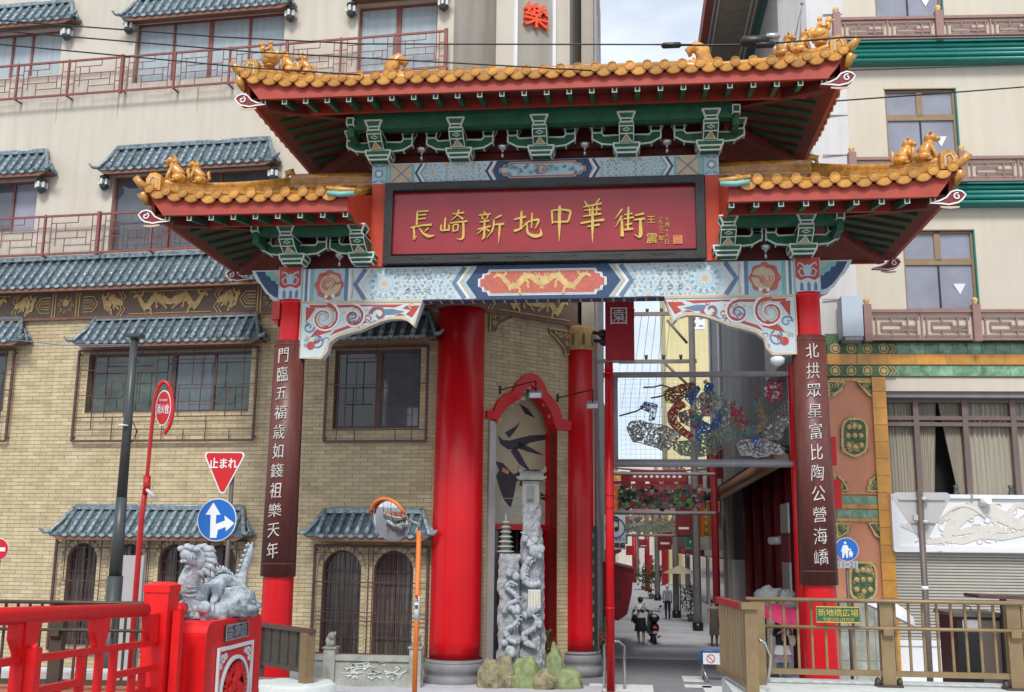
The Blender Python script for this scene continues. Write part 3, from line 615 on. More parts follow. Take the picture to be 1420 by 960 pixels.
# brackets under the eaves
def edgehex(b, p, r=.023, main=0, line=1):
    b.mat(main).hexa(p); b.mat(line)
    for i, j in ((0, 1), (1, 2), (2, 3), (3, 0), (4, 5), (5, 6), (6, 7), (7, 4), (0, 4), (1, 5), (2, 6), (3, 7)): b.tube([p[i], p[j]], r, 4)
def block(b, cx, cy, z0, z1, w0, w1, d0, d1):
    edgehex(b, [(cx - w0 / 2, cy - d0 / 2, z0), (cx + w0 / 2, cy - d0 / 2, z0), (cx + w0 / 2, cy + d0 / 2, z0), (cx - w0 / 2, cy + d0 / 2, z0),
                (cx - w1 / 2, cy - d1 / 2, z1), (cx + w1 / 2, cy - d1 / 2, z1), (cx + w1 / 2, cy + d1 / 2, z1), (cx - w1 / 2, cy + d1 / 2, z1)])
def outline_prism(b, poly, y0, y1, r=.023):
    b.mat(0).prism(poly, y0, y1); b.mat(1)
    for i in range(len(poly)):
        a, c = poly[i], poly[(i + 1) % len(poly)]
        b.tube([(a[0], y0, a[1]), (c[0], y0, c[1])], r, 4); b.tube([(a[0], y0, a[1]), (a[0], y1, a[1])], r, 4)
def bracket_mesh(left, right):
    b = MB()
    block(b, 0, 0, .0, .09, .44, .5, .34, .4); block(b, 0, 0, .09, .2, .54, .58, .42, .46)
    for s in (([-1] if left else []) + ([1] if right else [])):
        P = [(.14, .2), (.55, .24), (.76, .36), (.76, .5), (.56, .5), (.5, .43), (.14, .44)]
        outline_prism(b, [(s * x, z) for x, z in P], -.1, .1)
        block(b, s * .65, 0, .5, .57, .2, .21, .2, .22); block(b, s * .65, 0, .57, .72, .2, .32, .22, .32)
    # forward arm
    w = .155; P = [(.1, .2), (-.32, .2), (-.52, .3), (-.66, .42), (-.68, .5), (.1, .5)]
    b.mat(0).xprism([(y, z) for y, z in P], -w, w); b.mat(1)
    for sx in (-w, w):
        b.tube([(sx, y, z) for y, z in P], .014, 4, closed=True)
    for y, z in P[1:5]: b.tube([(-w, y, z), (w, y, z)], .014, 4)
    b.mat(2).add([(-.1, -.345, .204), (.1, -.345, .204), (.0, -.52, .292)], [(0, 1, 2)], False)
    b.mat(1).tube([(-.1, -.35, .2), (0, -.53, .29), (.1, -.35, .2)], .014, 4)
    b.tube([(-.08, -.6, .365), (0, -.57, .34), (.08, -.6, .365), (0, -.63, .39)], .012, 4, closed=True)
    block(b, 0, -.56, .5, .57, .24, .26, .26, .28); block(b, 0, -.56, .57, .7, .26, .38, .3, .4)
    return b.mesh('eave_bracket', ['green_dark', 'outline_white', 'gold_dull'], I4)
bm_full, bm_left, bm_right = bracket_mesh(1, 1), bracket_mesh(1, 0), bracket_mesh(0, 1)
for px in (527, 638, 751, 869, 984):
    x = atY(px, 222, 22.1).x; put('eave_bracket', bm_full, gate, Matrix.Translation((x, 22.1, 11.963)))
for s in (-1, 1):
    put('eave_bracket', bm_full, gate, Matrix.Translation((s * 5.62, 22.1, 9.563)))
    put('eave_bracket', bm_left if s < 0 else bm_right, gate, Matrix.Translation((s * 4.02, 22.1, 9.563)))
# small lamps standing on the beams
b = MB(); b.lathe([(.03, 0), (.03, .1), (.015, .12), (.03, .16), (.1, .2), (.13, .27), (.1, .3), (0.01, .33)], 12); lm = b.mesh('beam_lamp', ['steel'], I4)
for px, z, Y in ((585, 11.963, 22.05), (697, 11.963, 22.05), (811, 11.963, 22.05), (925, 11.963, 22.05), (471, 9.54, 22.15), (1062, 9.54, 22.15)):
    put('beam_lamp', lm, gate, Matrix.Translation((atY(px, 213 if z > 10 else 360, Y).x, Y - .02 * (z > 10), z)))
# dark red boards and green purlins behind the brackets
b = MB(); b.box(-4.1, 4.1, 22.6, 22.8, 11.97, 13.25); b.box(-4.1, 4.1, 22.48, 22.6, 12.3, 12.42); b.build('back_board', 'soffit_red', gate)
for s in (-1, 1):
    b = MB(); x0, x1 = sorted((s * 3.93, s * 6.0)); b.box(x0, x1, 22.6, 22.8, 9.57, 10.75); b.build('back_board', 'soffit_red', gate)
def purlin(x0, x1, z, y=21.4, depth=1.4):
    b = MB(); b.box(x0, x1, y, y + .22, z - .17, z + .1); b.box(x0, x1, y + .04, y + .2, z + .1, z + .28); b.mat(1).box(x0, x1, y + .24, y + .5, z - .1, z + .3)
    return b.build('purlin', ['green_dark', 'green_deep'], gate)
def beam_end(x, z, y=21.3):
    b = MB(); edgehex(b, [(x - .075, y, z - .06), (x + .075, y, z - .06), (x + .075, y + .5, z - .06), (x - .075, y + .5, z - .06), (x - .075, y, z + .1), (x + .075, y, z + .1), (x + .075, y + .5, z + .1), (x - .075, y + .5, z + .1)], .018); b.mat(0).box(x - .07, x + .07, y + .1, y + 1.3, z - .3, z - .062)
    b.build('beam_end', ['green_dark', 'outline_white'], gate)
purlin(-4.2, 4.2, 12.66)
for s in (-1, 1):
    beam_end(s * 4.24, 12.62); x0, x1 = sorted((s * 3.93, s * 6.25)); purlin(x0, x1, 10.24); beam_end(s * 6.3, 10.2)

# ---------------- roofs
YF0, YB0, YM = 20.2, 25.3, 22.75
def figure_beast():
    J = [(-.04, 0, .1), (.0, 0, .22), (.05, 0, .33), (.09, 0, .42), (.2, 0, .4), (.12, .08, .2), (.16, .08, .0), (.12, -.08, .2), (.16, -.08, .0), (-.06, .1, .08), (.06, .12, .0), (-.06, -.1, .08), (.06, -.12, .0), (-.15, 0, .08), (-.2, 0, .2), (.04, .05, .5), (.04, -.05, .5)]
    E = [(0, 1), (1, 2), (2, 3), (3, 4), (1, 5), (5, 6), (1, 7), (7, 8), (0, 9), (9, 10), (0, 11), (11, 12), (0, 13), (13, 14), (3, 15), (3, 16)]
    Rr = [.13, .12, .11, .115, .06, .045, .04, .045, .04, .08, .04, .08, .04, .04, .055, .03, .03]
    return J, E, Rr
J, E, Rr = figure_beast()
b = MB(); b.sm = True
b.tube([(-.1, 0, .06), (-.06, 0, .16), (.02, 0, .28), (.07, 0, .38)], [.12, .13, .105, .075], 12); b.ball((-.08, 0, .09), (.13, .13, .1)); b.ball((.06, 0, .25), (.07, .09, .1))
b.ball((.1, 0, .44), (.085, .075, .08), 12, 9); b.tube([(.14, 0, .43), (.23, 0, .4)], [.05, .032], 8); b.tube([(.14, 0, .4), (.2, 0, .365)], [.03, .018], 6); b.ball((.02, 0, .42), (.06, .09, .09), 10, 7, .3, 2)
for k in (-1, 1):
    b.tube([(.07, k * .08, .26), (.13, k * .085, .12), (.15, k * .085, .0)], [.04, .034, .03], 8); b.ball((.18, k * .085, .015), (.05, .03, .022)); b.ball((-.05, k * .11, .08), (.1, .05, .075)); b.ball((.04, k * .12, .015), (.06, .03, .022))
    b.tube([(.08, k * .05, .5), (.05, k * .07, .57)], [.022, .008], 6)
b.tube([(-.18, 0, .05), (-.25, 0, .14), (-.22, 0, .25), (-.24, 0, .31)], [.03, .035, .045, .01], 8)
beast_me = b.mesh('ridge_beast', ['glaze'], I4)
b = MB(); b.sm = True
b.ball((0, 0, .3), (.22, .16, .19), 14, 10, .06); b.ball((-.16, 0, .4), (.12, .05, .14)); b.ball((.17, 0, .52), (.07, .06, .12)); b.ball((.2, 0, .64), (.085, .06, .07)); b.tube([(.26, 0, .64), (.34, 0, .62)], [.03, .008], 6)
b.tube([(.18, 0, .68), (.16, 0, .75)], [.03, .01], 6); b.tube([(.0, 0, .42), (.0, 0, .56), (.0, 0, .66)], [.09, .07, .035], 8); b.ball((0, 0, .7), (.055, .055, .065)); b.tube([(0, 0, .1), (0, 0, .2)], [.14, .06], 8)
for k in (-1, 1): b.tube([(0, k * .07, .56), (.08, k * .1, .48), (.15, k * .05, .52)], .028, 6); b.ball((-.03, k * .15, .33), (.16, .04, .1))
bird_me = b.mesh('bird_rider', ['glaze'], I4)
def roof(name, x0, x1, hl, hr, rx0, rx1, ze, zr, zfb, pitch, label=None):
    """x0..x1 eave corners, hl/hr hipped ends, rx0..rx1 ridge, ze eave, zr ridge height, zfb underside of the fascia."""
    def rise(d): return .2 * max(0, 1 - d / 1.9) ** 2
    def ezx(x):
        z = ze
        if hl: z += rise(x - x0)
        if hr: z += rise(x1 - x)
        return z
    def ezy(y): return ze + rise(min(y - YF0, YB0 - y))
    dl, dr = (rx0 - x0) if hl else 1, (x1 - rx1) if hr else 1; dy = YM - YF0
    def pf(x, s, back=False):               # front/back slope
        y = YF0 + s * dy if not back else YB0 - s * dy
        return Vector((x, y, ezx(x) + (zr - ezx(x)) * (s ** 1.2)))
    def ps(y, s, side):
        x = x0 + s * dl if side < 0 else x1 - s * dr
        return Vector((x, y, ezy(y) + (zr - ezy(y)) * (s ** 1.2)))
    def smx(x):
        m_ = 1.0
        if hl: m_ = min(m_, (x - x0) / dl)
        if hr: m_ = min(m_, (x1 - x) / dr)
        return max(.02, m_)
    n = max(2, round((x1 - x0) / pitch)); xs = [x0 + (x1 - x0) * i / n for i in range(n + 1)]
    b = MB(); K = 4
    for back in (False, True):
        for i in range(n):
            a, c = xs[i], xs[i + 1]; A = [pf(a, smx(a) * k / K, back) for k in range(K + 1)]; C_ = [pf(c, smx(c) * k / K, back) for k in range(K + 1)]
            dn = Vector((0, 0, .05)); vs = A + C_
            b.add(vs, [(k, K + 1 + k, K + 2 + k, k + 1) for k in range(K)], False)
    ny = max(2, round((YB0 - YF0) / pitch)); ys = [YF0 + (YB0 - YF0) * i / ny for i in range(ny + 1)]
    def smy(y): return max(.02, min(1, min((y - YF0), (YB0 - y)) / dy))
    for side in ([-1] if hl else []) + ([1] if hr else []):
        for i in range(ny):
            a, c = ys[i], ys[i + 1]; A = [ps(a, smy(a) * k / K, side) for k in range(K + 1)]; C_ = [ps(c, smy(c) * k / K, side) for k in range(K + 1)]
            b.add(A + C_, [(k, K + 1 + k, K + 2 + k, k + 1) for k in range(K)], False)
    rf = b.build(name, 'glaze_brown', gate)
    # tile rows, end discs and drip tiles of the front slope, each a piece
    dm = MB(); dm.disc((0, 0), .104, -.05, .02, 16); dm.tube([(.09 * math.cos(a), -.052, .09 * math.sin(a)) for a in [math.pi * k / 8 for k in range(16)]], .011, 4, closed=True); dm.disc((0, 0), .05, -.056, -.05, 8); pass
    for k in range(5): dm.ball((-.07 + .035 * k, .0, .1 + .012 * (2 - abs(k - 2))), .012, 4, 3)
    dme = dm.mesh('eave_disc', ['glaze'], I4)
    dp = MB(); Pp = [(-.165, .04)] + [(-.165 * math.cos(math.pi * i / 8), .03 - .15 * math.sin(math.pi * i / 8)) for i in range(9)] + [(.165, .04)]
    dp.prism(Pp, -.02, .01); dp.prism([(x * .75, .0 + (z - .03) * .72) for x, z in Pp[1:-1]], -.032, -.02); dpe = dp.mesh('drip_tile', ['glaze'], I4)
    for i in range(n):
        xc = (xs[i] + xs[i + 1]) / 2; m_ = smx(xc); b = MB(); b.tube([pf(xc, m_ * k / 5) + Vector((0, 0, .05)) for k in range(6)], .085, 8, caps=False); b.build('tile_row', 'glaze', rf)
        q = pf(xc, 0); an = 0
        put('eave_disc', dme, rf, Matrix.Translation((xc, YF0 - .03, q.z + .06 + rnd.uniform(-.006, .006))) @ Matrix.Rotation(rnd.uniform(-.05, .05), 4, 'Y') @ Matrix.Rotation(R(6), 4, 'X'))
    for i in range(1, n):
        q = pf(xs[i], 0); put('drip_tile', dpe, rf, Matrix.Translation((xs[i], YF0 - .02, q.z - .015 + rnd.uniform(-.006, .006))) @ Matrix.Rotation(rnd.uniform(-.04, .04), 4, 'Y') @ Matrix.Rotation(R(9), 4, 'X') @ Matrix.Scale(1.04, 4))
    b = MB()
    for i in range(n):
        xc = (xs[i] + xs[i + 1]) / 2; b.tube([pf(xc, smx(xc) * k / 3, True) + Vector((0, 0, .05)) for k in range(4)], .085, 6); q = pf(xc, 0, True); b.disc((xc, q.z + .06), .1, YB0 - .02, YB0 + .04, 8)
        q = pf(xs[i], 0, True); b.disc((xs[i], q.z - .03), .12, YB0 - .01, YB0 + .02, 8)
    for side in ([-1] if hl else []) + ([1] if hr else []):
        X_ = x0 if side < 0 else x1
        for i in range(ny):
            yc = (ys[i] + ys[i + 1]) / 2; b.tube([ps(yc, smy(yc) * k / 3, side) + Vector((0, 0, .05)) for k in range(4)], .085, 6)
            q = ps(yc, 0, side); b.xprism([(yc + .1 * math.cos(a), q.z + .06 + .1 * math.sin(a)) for a in [math.pi * k / 5 for k in range(10)]], X_ - .03, X_ + .03)
            q = ps(ys[i], 0, side)
            if i: b.xprism([(ys[i] + .15 * math.cos(a), q.z - .01 + .14 * math.sin(a)) for a in [math.pi * k / 5 for k in range(10)]], X_ - .02, X_ + .02)
    tag(b.build('rear_tile_rows', 'glaze', rf), kind='stuff')
    # fascia: straight underside, top follows the eave
    xl, xr = x0 + (.12 if hl else 0), x1 - (.12 if hr else 0); il, ir = (.36 if hl else 0), (.36 if hr else 0)
    N_ = 16; top = [(xl + (xr - xl) * i / N_, ezx(xl + (xr - xl) * i / N_) - .05) for i in range(N_ + 1)]
    b = MB(); b.prism([(xr - ir, zfb), (xl + il, zfb)] + top, YF0 + .06, YF0 + .14)
    b.prism([(xr - ir, zfb), (xl + il, zfb)] + top, YB0 - .14, YB0 - .06)
    for side in ([-1] if hl else []) + ([1] if hr else []):
        X_ = xl if side < 0 else xr - .08
        tp = [(YF0 + .14 + (YB0 - YF0 - .28) * i / N_, ezy(YF0 + .14 + (YB0 - YF0 - .28) * i / N_) - .05) for i in range(N_ + 1)]
        b.xprism([(YB0 - .3, zfb + .06), (YF0 + .3, zfb + .06)] + tp, X_, X_ + .08)
    b.build('fascia', 'fascia_red', rf)
    # soffit boards
    si = zfb + .42; b = MB(); ya, yb_, = YF0 + .14, YB0 - .14
    xa, xb = (xl + .08 if hl else xl), (xr - .08 if hr else xr); ia, ib = (rx0 if hl else xl), (rx1 if hr else xr)
    s1 = .33
    zi = zfb + .06
    def sp(x, y):                            # underside height
        d = min(y - ya, yb_ - y)
        if hl: d = min(d, x - xa)
        if hr: d = min(d, xb - x)
        return zi + .22 * max(0, d)
    L1 = [(xa, ya), (xb, ya), (xb, yb_), (xa, yb_)]; L2 = [(ia, YM - .01), (ib, YM - .01), (ib, YM + .01), (ia, YM + .01)]
    v = [(x, y, sp(x, y)) for x, y in L1] + [(x, y, sp(x, y)) for x, y in L2]
    b.add(v, [(1, 0, 4, 5), (3, 2, 6, 7)] + ([(0, 3, 7, 4)] if hl else []) + ([(2, 1, 5, 6)] if hr else []), False)
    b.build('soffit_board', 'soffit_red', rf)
    # eave rafters with white framed ends, then a second layer behind a red batten
    nr = max(2, round((xr - xl - il - ir) / .474)); rw = .085
    for i in range(nr + 1):
        x = xl + il + .06 + (xr - xl - il - ir - .12) * i / nr; b = MB()
        d = min(.95, (x - xa + .1) if hl else 9, (xb - x + .1) if hr else 9)
        p = [(x - .045, YF0 + .16, zfb - .09), (x + .045, YF0 + .16, zfb - .09), (x + .045, YF0 + .16 + d, zfb + .07), (x - .045, YF0 + .16 + d, zfb + .07), (x - .045, YF0 + .16, zfb + .03), (x + .045, YF0 + .16, zfb + .03), (x + .045, YF0 + .16 + d, zfb + .2), (x - .045, YF0 + .16 + d, zfb + .2)]
        b.hexa(p); b.mat(1).ribbon([(x - .045, zfb - .09), (x + .045, zfb - .09), (x + .045, zfb + .03), (x - .045, zfb + .03)], .026, YF0 + .16, .012, closed=True); b.build('rafter', ['green_dark', 'outline_white'], rf)
    bt = MB(); a0, a1 = (xa + .55 if hl else xa), (xb - .55 if hr else xb)
    bt.hexa([(a0, YF0 + 1.02, zfb + .04), (a1, YF0 + 1.02, zfb + .04), (a1, YF0 + 1.1, zfb + .04), (a0, YF0 + 1.1, zfb + .04), (a0, YF0 + 1.02, zfb + .3), (a1, YF0 + 1.02, zfb + .3), (a1, YF0 + 1.1, zfb + .3), (a0, YF0 + 1.1, zfb + .3)])
    for i in range(nr + 1):
        x = xl + il + .06 + (xr - xl - il - ir - .12) * i / nr
        d = min(YM, YF0 + ((x - xa) if hl else 9), YF0 + ((xb - x) if hr else 9))
        if d > YF0 + 1.3: bt.mat(1).hexa([(x - .06, YF0 + 1.1, sp(x, YF0 + 1.1) - .12), (x + .06, YF0 + 1.1, sp(x, YF0 + 1.1) - .12), (x + .06, d, sp(x, d) - .12), (x - .06, d, sp(x, d) - .12), (x - .06, YF0 + 1.1, sp(x, YF0 + 1.1) + .03), (x + .06, YF0 + 1.1, sp(x, YF0 + 1.1) + .03), (x + .06, d, sp(x, d) + .03), (x - .06, d, sp(x, d) + .03)]); bt.mat(0)
    bt.build('batten', ['fascia_red', 'green_deep'], rf)
    for side in ([-1] if hl else []) + ([1] if hr else []):
        xe = xa if side < 0 else xb; nn = 9
        for i in range(nn):
            y = YF0 + .55 + (YB0 - YF0 - 1.1) * i / (nn - 1); dd = min(y - ya, yb_ - y, 2.3)
            xs_, xe_ = xe - side * .28, xe - side * max(.45, dd)
            u, w = sorted((xs_, xe_)); z_ = lambda x: sp(x, y)
            b = MB(); b.hexa([(u, y - .11, z_(u) - .07), (w, y - .11, z_(w) - .07), (w, y + .11, z_(w) - .07), (u, y + .11, z_(u) - .07), (u, y - .11, z_(u) + .03), (w, y - .11, z_(w) + .03), (w, y + .11, z_(w) + .03), (u, y + .11, z_(u) + .03)])
            b.build('side_rafter', 'green_deep', rf)
        # inner closing board above the side beams
        # hip rafters with scrolled white and red ends
        for yy, yi in ((YF0, 1), (YB0, -1)):
            P0 = Vector((xe - side * .1, yy + yi * .25, zfb - .02)); P1 = Vector(((rx0 if side < 0 else rx1), YM, zfb + .5)); dr_ = (P1 - P0).normalized()
            b = MB(); e = Vector((-dr_.y, dr_.x, 0)).normalized() * .09; u = Vector((0, 0, .14)); A = P0 + dr_ * .3
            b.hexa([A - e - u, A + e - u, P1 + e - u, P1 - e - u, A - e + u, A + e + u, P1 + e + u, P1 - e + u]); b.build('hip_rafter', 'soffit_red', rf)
            # ornament plate in the x-z plane
            b = MB(); ox, oz = xe + side * .12, zfb - .03; yo = yy + yi * .1
            P = [(-.1, -.12), (.02, -.19), (.3, -.2), (.5, -.13), (.85, -.04), (.56, -.03), (.36, .03), (.22, .17), (.05, .2), (-.1, .13), (-.2, .0)]
            Pm = [(ox - side * x * .66, oz + z * .66 - (x - .2) * .12) for x, z in P]
            b.mat(0).prism(Pm, yo - .06, yo + .1)
            b.mat(1).ribbon(Pm, .03, yo - .06, .012, closed=True)
            b.ribbon(spiral(ox - side * .03, oz + .02, .075, 1.1, side, 1.2, 12, .25), .026, yo - .06, .014)
            b.mat(2).ribbon([(ox - side * x * .9, oz + z) for x, z in ((.0, -.2), (.2, -.21), (.4, -.19))], [.03, .05, .03], yo - .06, .012)
            b.build('scroll_end', ['maroon', 'white_paint', 'cream_paint'], rf)
    # ridges
    b = MB(); b.box(rx0, rx1, YM - .12, YM + .12, zr - .05, zr + .28); b.tube([(rx0, YM, zr + .32), (rx1, YM, zr + .32)], .11, 8)
    for z in (.05, .14): b.box(rx0, rx1, YM - .135, YM + .135, zr + z, zr + z + .03)
    b.build('main_ridge', 'glaze_brown', rf)
    for side in ([-1] if hl else []) + ([1] if hr else []):
        X_, XR = (x0, rx0) if side < 0 else (x1, rx1)
        for yy, back in ((YF0, False), (YB0, True)):
            def hp(t): s_ = t; x = X_ + (XR - X_) * s_; y = YF0 + dy * s_ if not back else YB0 - dy * s_; return Vector((x, y, ezx(x) + (zr - ezx(x)) * (s_ ** 1.2)))
            t0 = .1; b = MB(); Q = [hp(t0 + (1 - t0) * k / 8) for k in range(9)]
            b.tube([q + Vector((0, 0, .13)) for q in Q], .125, 4, up=(0, 0, 1)); b.tube([q + Vector((0, 0, .26)) for q in Q], .09, 8)
            b.build('hip_ridge', 'glaze', rf)
            if back: continue
            q = hp(.085); b = MB(); P = [(q.x + side * .16, q.z + .02), (q.x - side * .16, q.z + .02), (q.x - side * .16, q.z + .36), (q.x - side * .05, q.z + .42), (q.x + side * .09, q.z + .41), (q.x + side * .17, q.z + .28)]
            b.prism(P, q.y - .16, q.y + .12); b.mat(1).ribbon([(q.x - side * .08, q.z + .06), (q.x - side * .08, q.z + .28), (q.x + side * .03, q.z + .33), (q.x + side * .09, q.z + .22), (q.x + side * .08, q.z + .06)], .03, q.y - .16, .02); b.mat(0).ribbon([(q.x + side * .0, q.z + .06), (q.x + side * .0, q.z + .22)], .04, q.y - .16, .03)
            b.build('ridge_end_block', ['glaze', 'cream_paint'], rf)
            c = Vector((X_, YF0, ezx(X_))); b = MB(); b.tube([c + Vector((-side * .22, .12, .04)), c + Vector((side * .02, -.02, .12)), c + Vector((side * .13, -.1, .27))], [.08, .09, .075], 10)
            b.tube([c + Vector((-side * .1, .1, -.3)), c + Vector((0, 0, -.05))], [.05, .12], 8); b.build('corner_tile', 'glaze', rf)
            if hl and hr:
                fig = ((.18, bird_me, .95), (.29, beast_me, .98), (.4, beast_me, .98))
            else: fig = ((.2, beast_me, 1.15), (.34, beast_me, 1.05))
            for t, me, sc in fig:
                q = hp(t); put('ridge_bird_rider' if me is bird_me else 'ridge_beast', me, rf, Matrix.Translation(q + Vector((0, 0, .3))) @ Matrix.Rotation(R(180 + 12 if side < 0 else -12), 4, 'Z') @ Matrix.Scale(sc, 4))
    return rf, pf
ru, pfu = roof('upper_roof', -6.45, 6.45, True, True, -3.6, 3.6, 13.1, 14.05, 12.77, .355)
for s in (-1, 1):                                        # ridge end dragons of the upper roof
    b = MB(); b.sm = True; x = s * 3.55; z = 14.2
    P = [(x + s * .1, YM, z), (x + s * .18, YM, z + .25), (x + s * .12, YM, z + .5), (x - s * .05, YM, z + .62), (x - s * .2, YM, z + .52), (x - s * .16, YM, z + .4)]
    b.tube(P, [.2, .2, .19, .15, .1, .05], 10); b.ball((x - s * .12, YM, z + .12), (.28, .15, .16), 12, 8, .15); b.ball((x - s * .3, YM, z + .22), (.12, .1, .07)); b.box(x + s * .35 - .09, x + s * .35 + .09, YM - .1, YM + .1, z - .1, z + .22)
    b.tube([(x, YM, z + .2), (x - s * .1, YM, z + .36)], [.05, .02], 6)
    b.build('ridge_dragon', 'glaze', ru)
for s in (-1, 1):
    a = sorted((s * 3.92, s * 8.42))
    rl, pfl = roof('side_roof', a[0], a[1], s < 0, s > 0, *(( -6.0, -3.92) if s < 0 else (3.92, 6.0)), 10.55, 11.55, 10.2, .36)
    b = MB(); b.sm = True; x = s * 6.0; zr = 11.55
    b.tube([(x - s * .3, YM, zr + .15), (x, YM, zr + .18), (x + s * .16, YM, zr + .3), (x + s * .14, YM, zr + .46), (x, YM, zr + .5), (x - s * .05, YM, zr + .41), (x + s * .02, YM, zr + .36)], [.14, .13, .1, .085, .075, .06, .05], 9)
    b.build('ridge_curl', 'glaze', rl)
    b = MB(); x0, x1 = sorted((s * 3.75, s * 4.3)); P = [(x0, 10.5), (x1, 10.5), (x1, 10.7), (x0, 10.66)] if s > 0 else [(x0, 10.5), (x1, 10.5), (x1, 10.66), (x0, 10.7)]
    b.tube([(s * 4.32, 20.12, 10.56), (s * 4.05, 20.12, 10.52), (s * 3.74, 20.12, 10.54)], [.05, .06, .055], 8); b.mat(1).tube([(s * 4.35, 20.16, 10.68), (s * 4.05, 20.14, 10.63), (s * 3.72, 20.12, 10.6)], [.05, .06, .05], 8)
    b.build('verge_tile', ['teal_paint', 'glaze'], rl)
    b = MB(); x0, x1 = sorted((s * 3.9, s * 3.97)); b.hexa([(x0, 20.3, 10.2), (x1, 20.3, 10.2), (x1, 22.3, 10.2), (x0, 22.3, 10.2), (x0, 20.3, 10.55), (x1, 20.3, 10.55), (x1, 22.7, 11.4), (x0, 22.7, 11.4)]); b.build('verge_board', 'post_red', rl)
# ================================================================ LEFT RESTAURANT BUILDING
FL = Fr(-2.4, 26.2, -4.2); FC = Fr(-2.4, 26.2, 41.3); FS = Fr(.95, 28.9, 90)
lb = empty('restaurant_building', (-2.4, 26.2, 0), R(-4.2), 'cream and yellow brick restaurant building with grey tiled canopies behind the gate', 'building')
def rect(fr, x0, y0, x1, y1, n=0.0):
    xm, ym = (x0 + x1) / 2, (y0 + y1) / 2
    return fr.pt(x0, ym, n)[0], fr.pt(x1, ym, n)[0], fr.pt(xm, y1, n)[1], fr.pt(xm, y0, n)[1]
def holed(b, u0, u1, z0, z1, holes, t=.3, y=0.0):          # wall skin with openings and their reveals
    us = sorted({u0, u1, *[min(u1, max(u0, h[0])) for h in holes], *[min(u1, max(u0, h[1])) for h in holes]}); zs = sorted({z0, z1, *[min(z1, max(z0, h[2])) for h in holes], *[min(z1, max(z0, h[3])) for h in holes]})
    for i in range(len(us) - 1):
        for j in range(len(zs) - 1):
            um, zm = (us[i] + us[i + 1]) / 2, (zs[j] + zs[j + 1]) / 2
            if any(h[0] < um < h[1] and h[2] < zm < h[3] for h in holes): continue
            b.add([(us[i], y, zs[j]), (us[i + 1], y, zs[j]), (us[i + 1], y, zs[j + 1]), (us[i], y, zs[j + 1])], [(0, 1, 2, 3)], False)
    for a, c, e, f in holes:
        a, c, e, f = max(a, u0), min(c, u1), max(e, z0), min(f, z1)
        b.add([(a, y, e), (c, y, e), (c, y, f), (a, y, f), (a, y + t, e), (c, y + t, e), (c, y + t, f), (a, y + t, f)], [(0, 4, 5, 1), (1, 5, 6, 2), (2, 6, 7, 3), (3, 7, 4, 0)], False)
def window(fr, parent, h, cols, frame, glass, y=.16, rows=(), fw=.05, name='window', blind=None, thick=()):
    u0, u1, z0, z1 = h; b = MB(fr)
    for a in ((u0, u0 + fw), (u1 - fw, u1)): b.box(a[0], a[1], y - .03, y + .06, z0, z1)
    for a in ((z0, z0 + fw), (z1 - fw, z1)): b.box(u0 + fw, u1 - fw, y - .03, y + .06, a[0], a[1])
    xs = [u0 + fw] + [u0 + (u1 - u0) * c for c in cols] + [u1 - fw]; zs = [z0 + fw] + [z0 + (z1 - z0) * r_ for r_ in rows] + [z1 - fw]
    for i, c in enumerate(cols): w = fw * (1.1 if i in thick else .5); b.box(u0 + (u1 - u0) * c - w, u0 + (u1 - u0) * c + w, y - .035, y + .05, z0 + fw, z1 - fw)
    for r_ in rows: b.box(u0 + fw, u1 - fw, y - .02, y + .05, z0 + (z1 - z0) * r_ - fw * .6, z0 + (z1 - z0) * r_ + fw * .6)
    o = b.build(name, frame, parent)
    for i in range(len(xs) - 1):
        for j in range(len(zs) - 1):
            p = MB(fr); p.box(xs[i], xs[i + 1], y + .01 + .012 * (i % 2), y + .025 + .012 * (i % 2), zs[j], zs[j + 1]); p.build('pane', glass[(i + j) % len(glass)] if isinstance(glass, list) else glass, o)
    return o
# pixel rectangles of the openings
wA = [rect(FL, -25, 45, 84, 107), rect(FL, 187, 24, 393, 108), rect(FL, 496, 5, 606, 97)]
wB = [rect(FL, -40, 252, 50, 322), rect(FL, 154, 239, 373, 343)]
wC = [rect(FL, -85, 490, 8, 571), rect(FL, 121, 489, 347, 571), rect(FL, 463, 485, 583, 594)]
zBand0, zBand1 = FL.pt(200, 440)[1], FL.pt(200, 401)[1]
arch = []
zs_, zt_, zb_ = FL.pt(112, 776)[1], FL.pt(112, 753)[1], FL.pt(480, 907)[1]
for c in (112, 176, 240, 304): arch.append((FL.pt(c, 800)[0], .44, zt_))
zt2 = FL.pt(473, 763)[1]
for c in (473, 545): arch.append((FL.pt(c, 820)[0], .52, zt2))
archh = [(c - w, c + w, zb_, zt) for c, w, zt in arch]
U0 = -16.5; U1 = -.45; UP = FL.pt(629, 50)[0]
# upper plaster
b = MB(FL); holed(b, U0, UP, zBand1, 24, wA + wB); b.build('plaster_wall', 'plaster_cream', lb)
for h in wA[:2] + wB: b = MB(FL); b.box(h[0] - .1, h[1] + .1, -.05, 0, h[3] + .02, h[3] + .1); b.build('wall_moulding', 'plaster_grey', lb)
# rust stains under the balcony feet

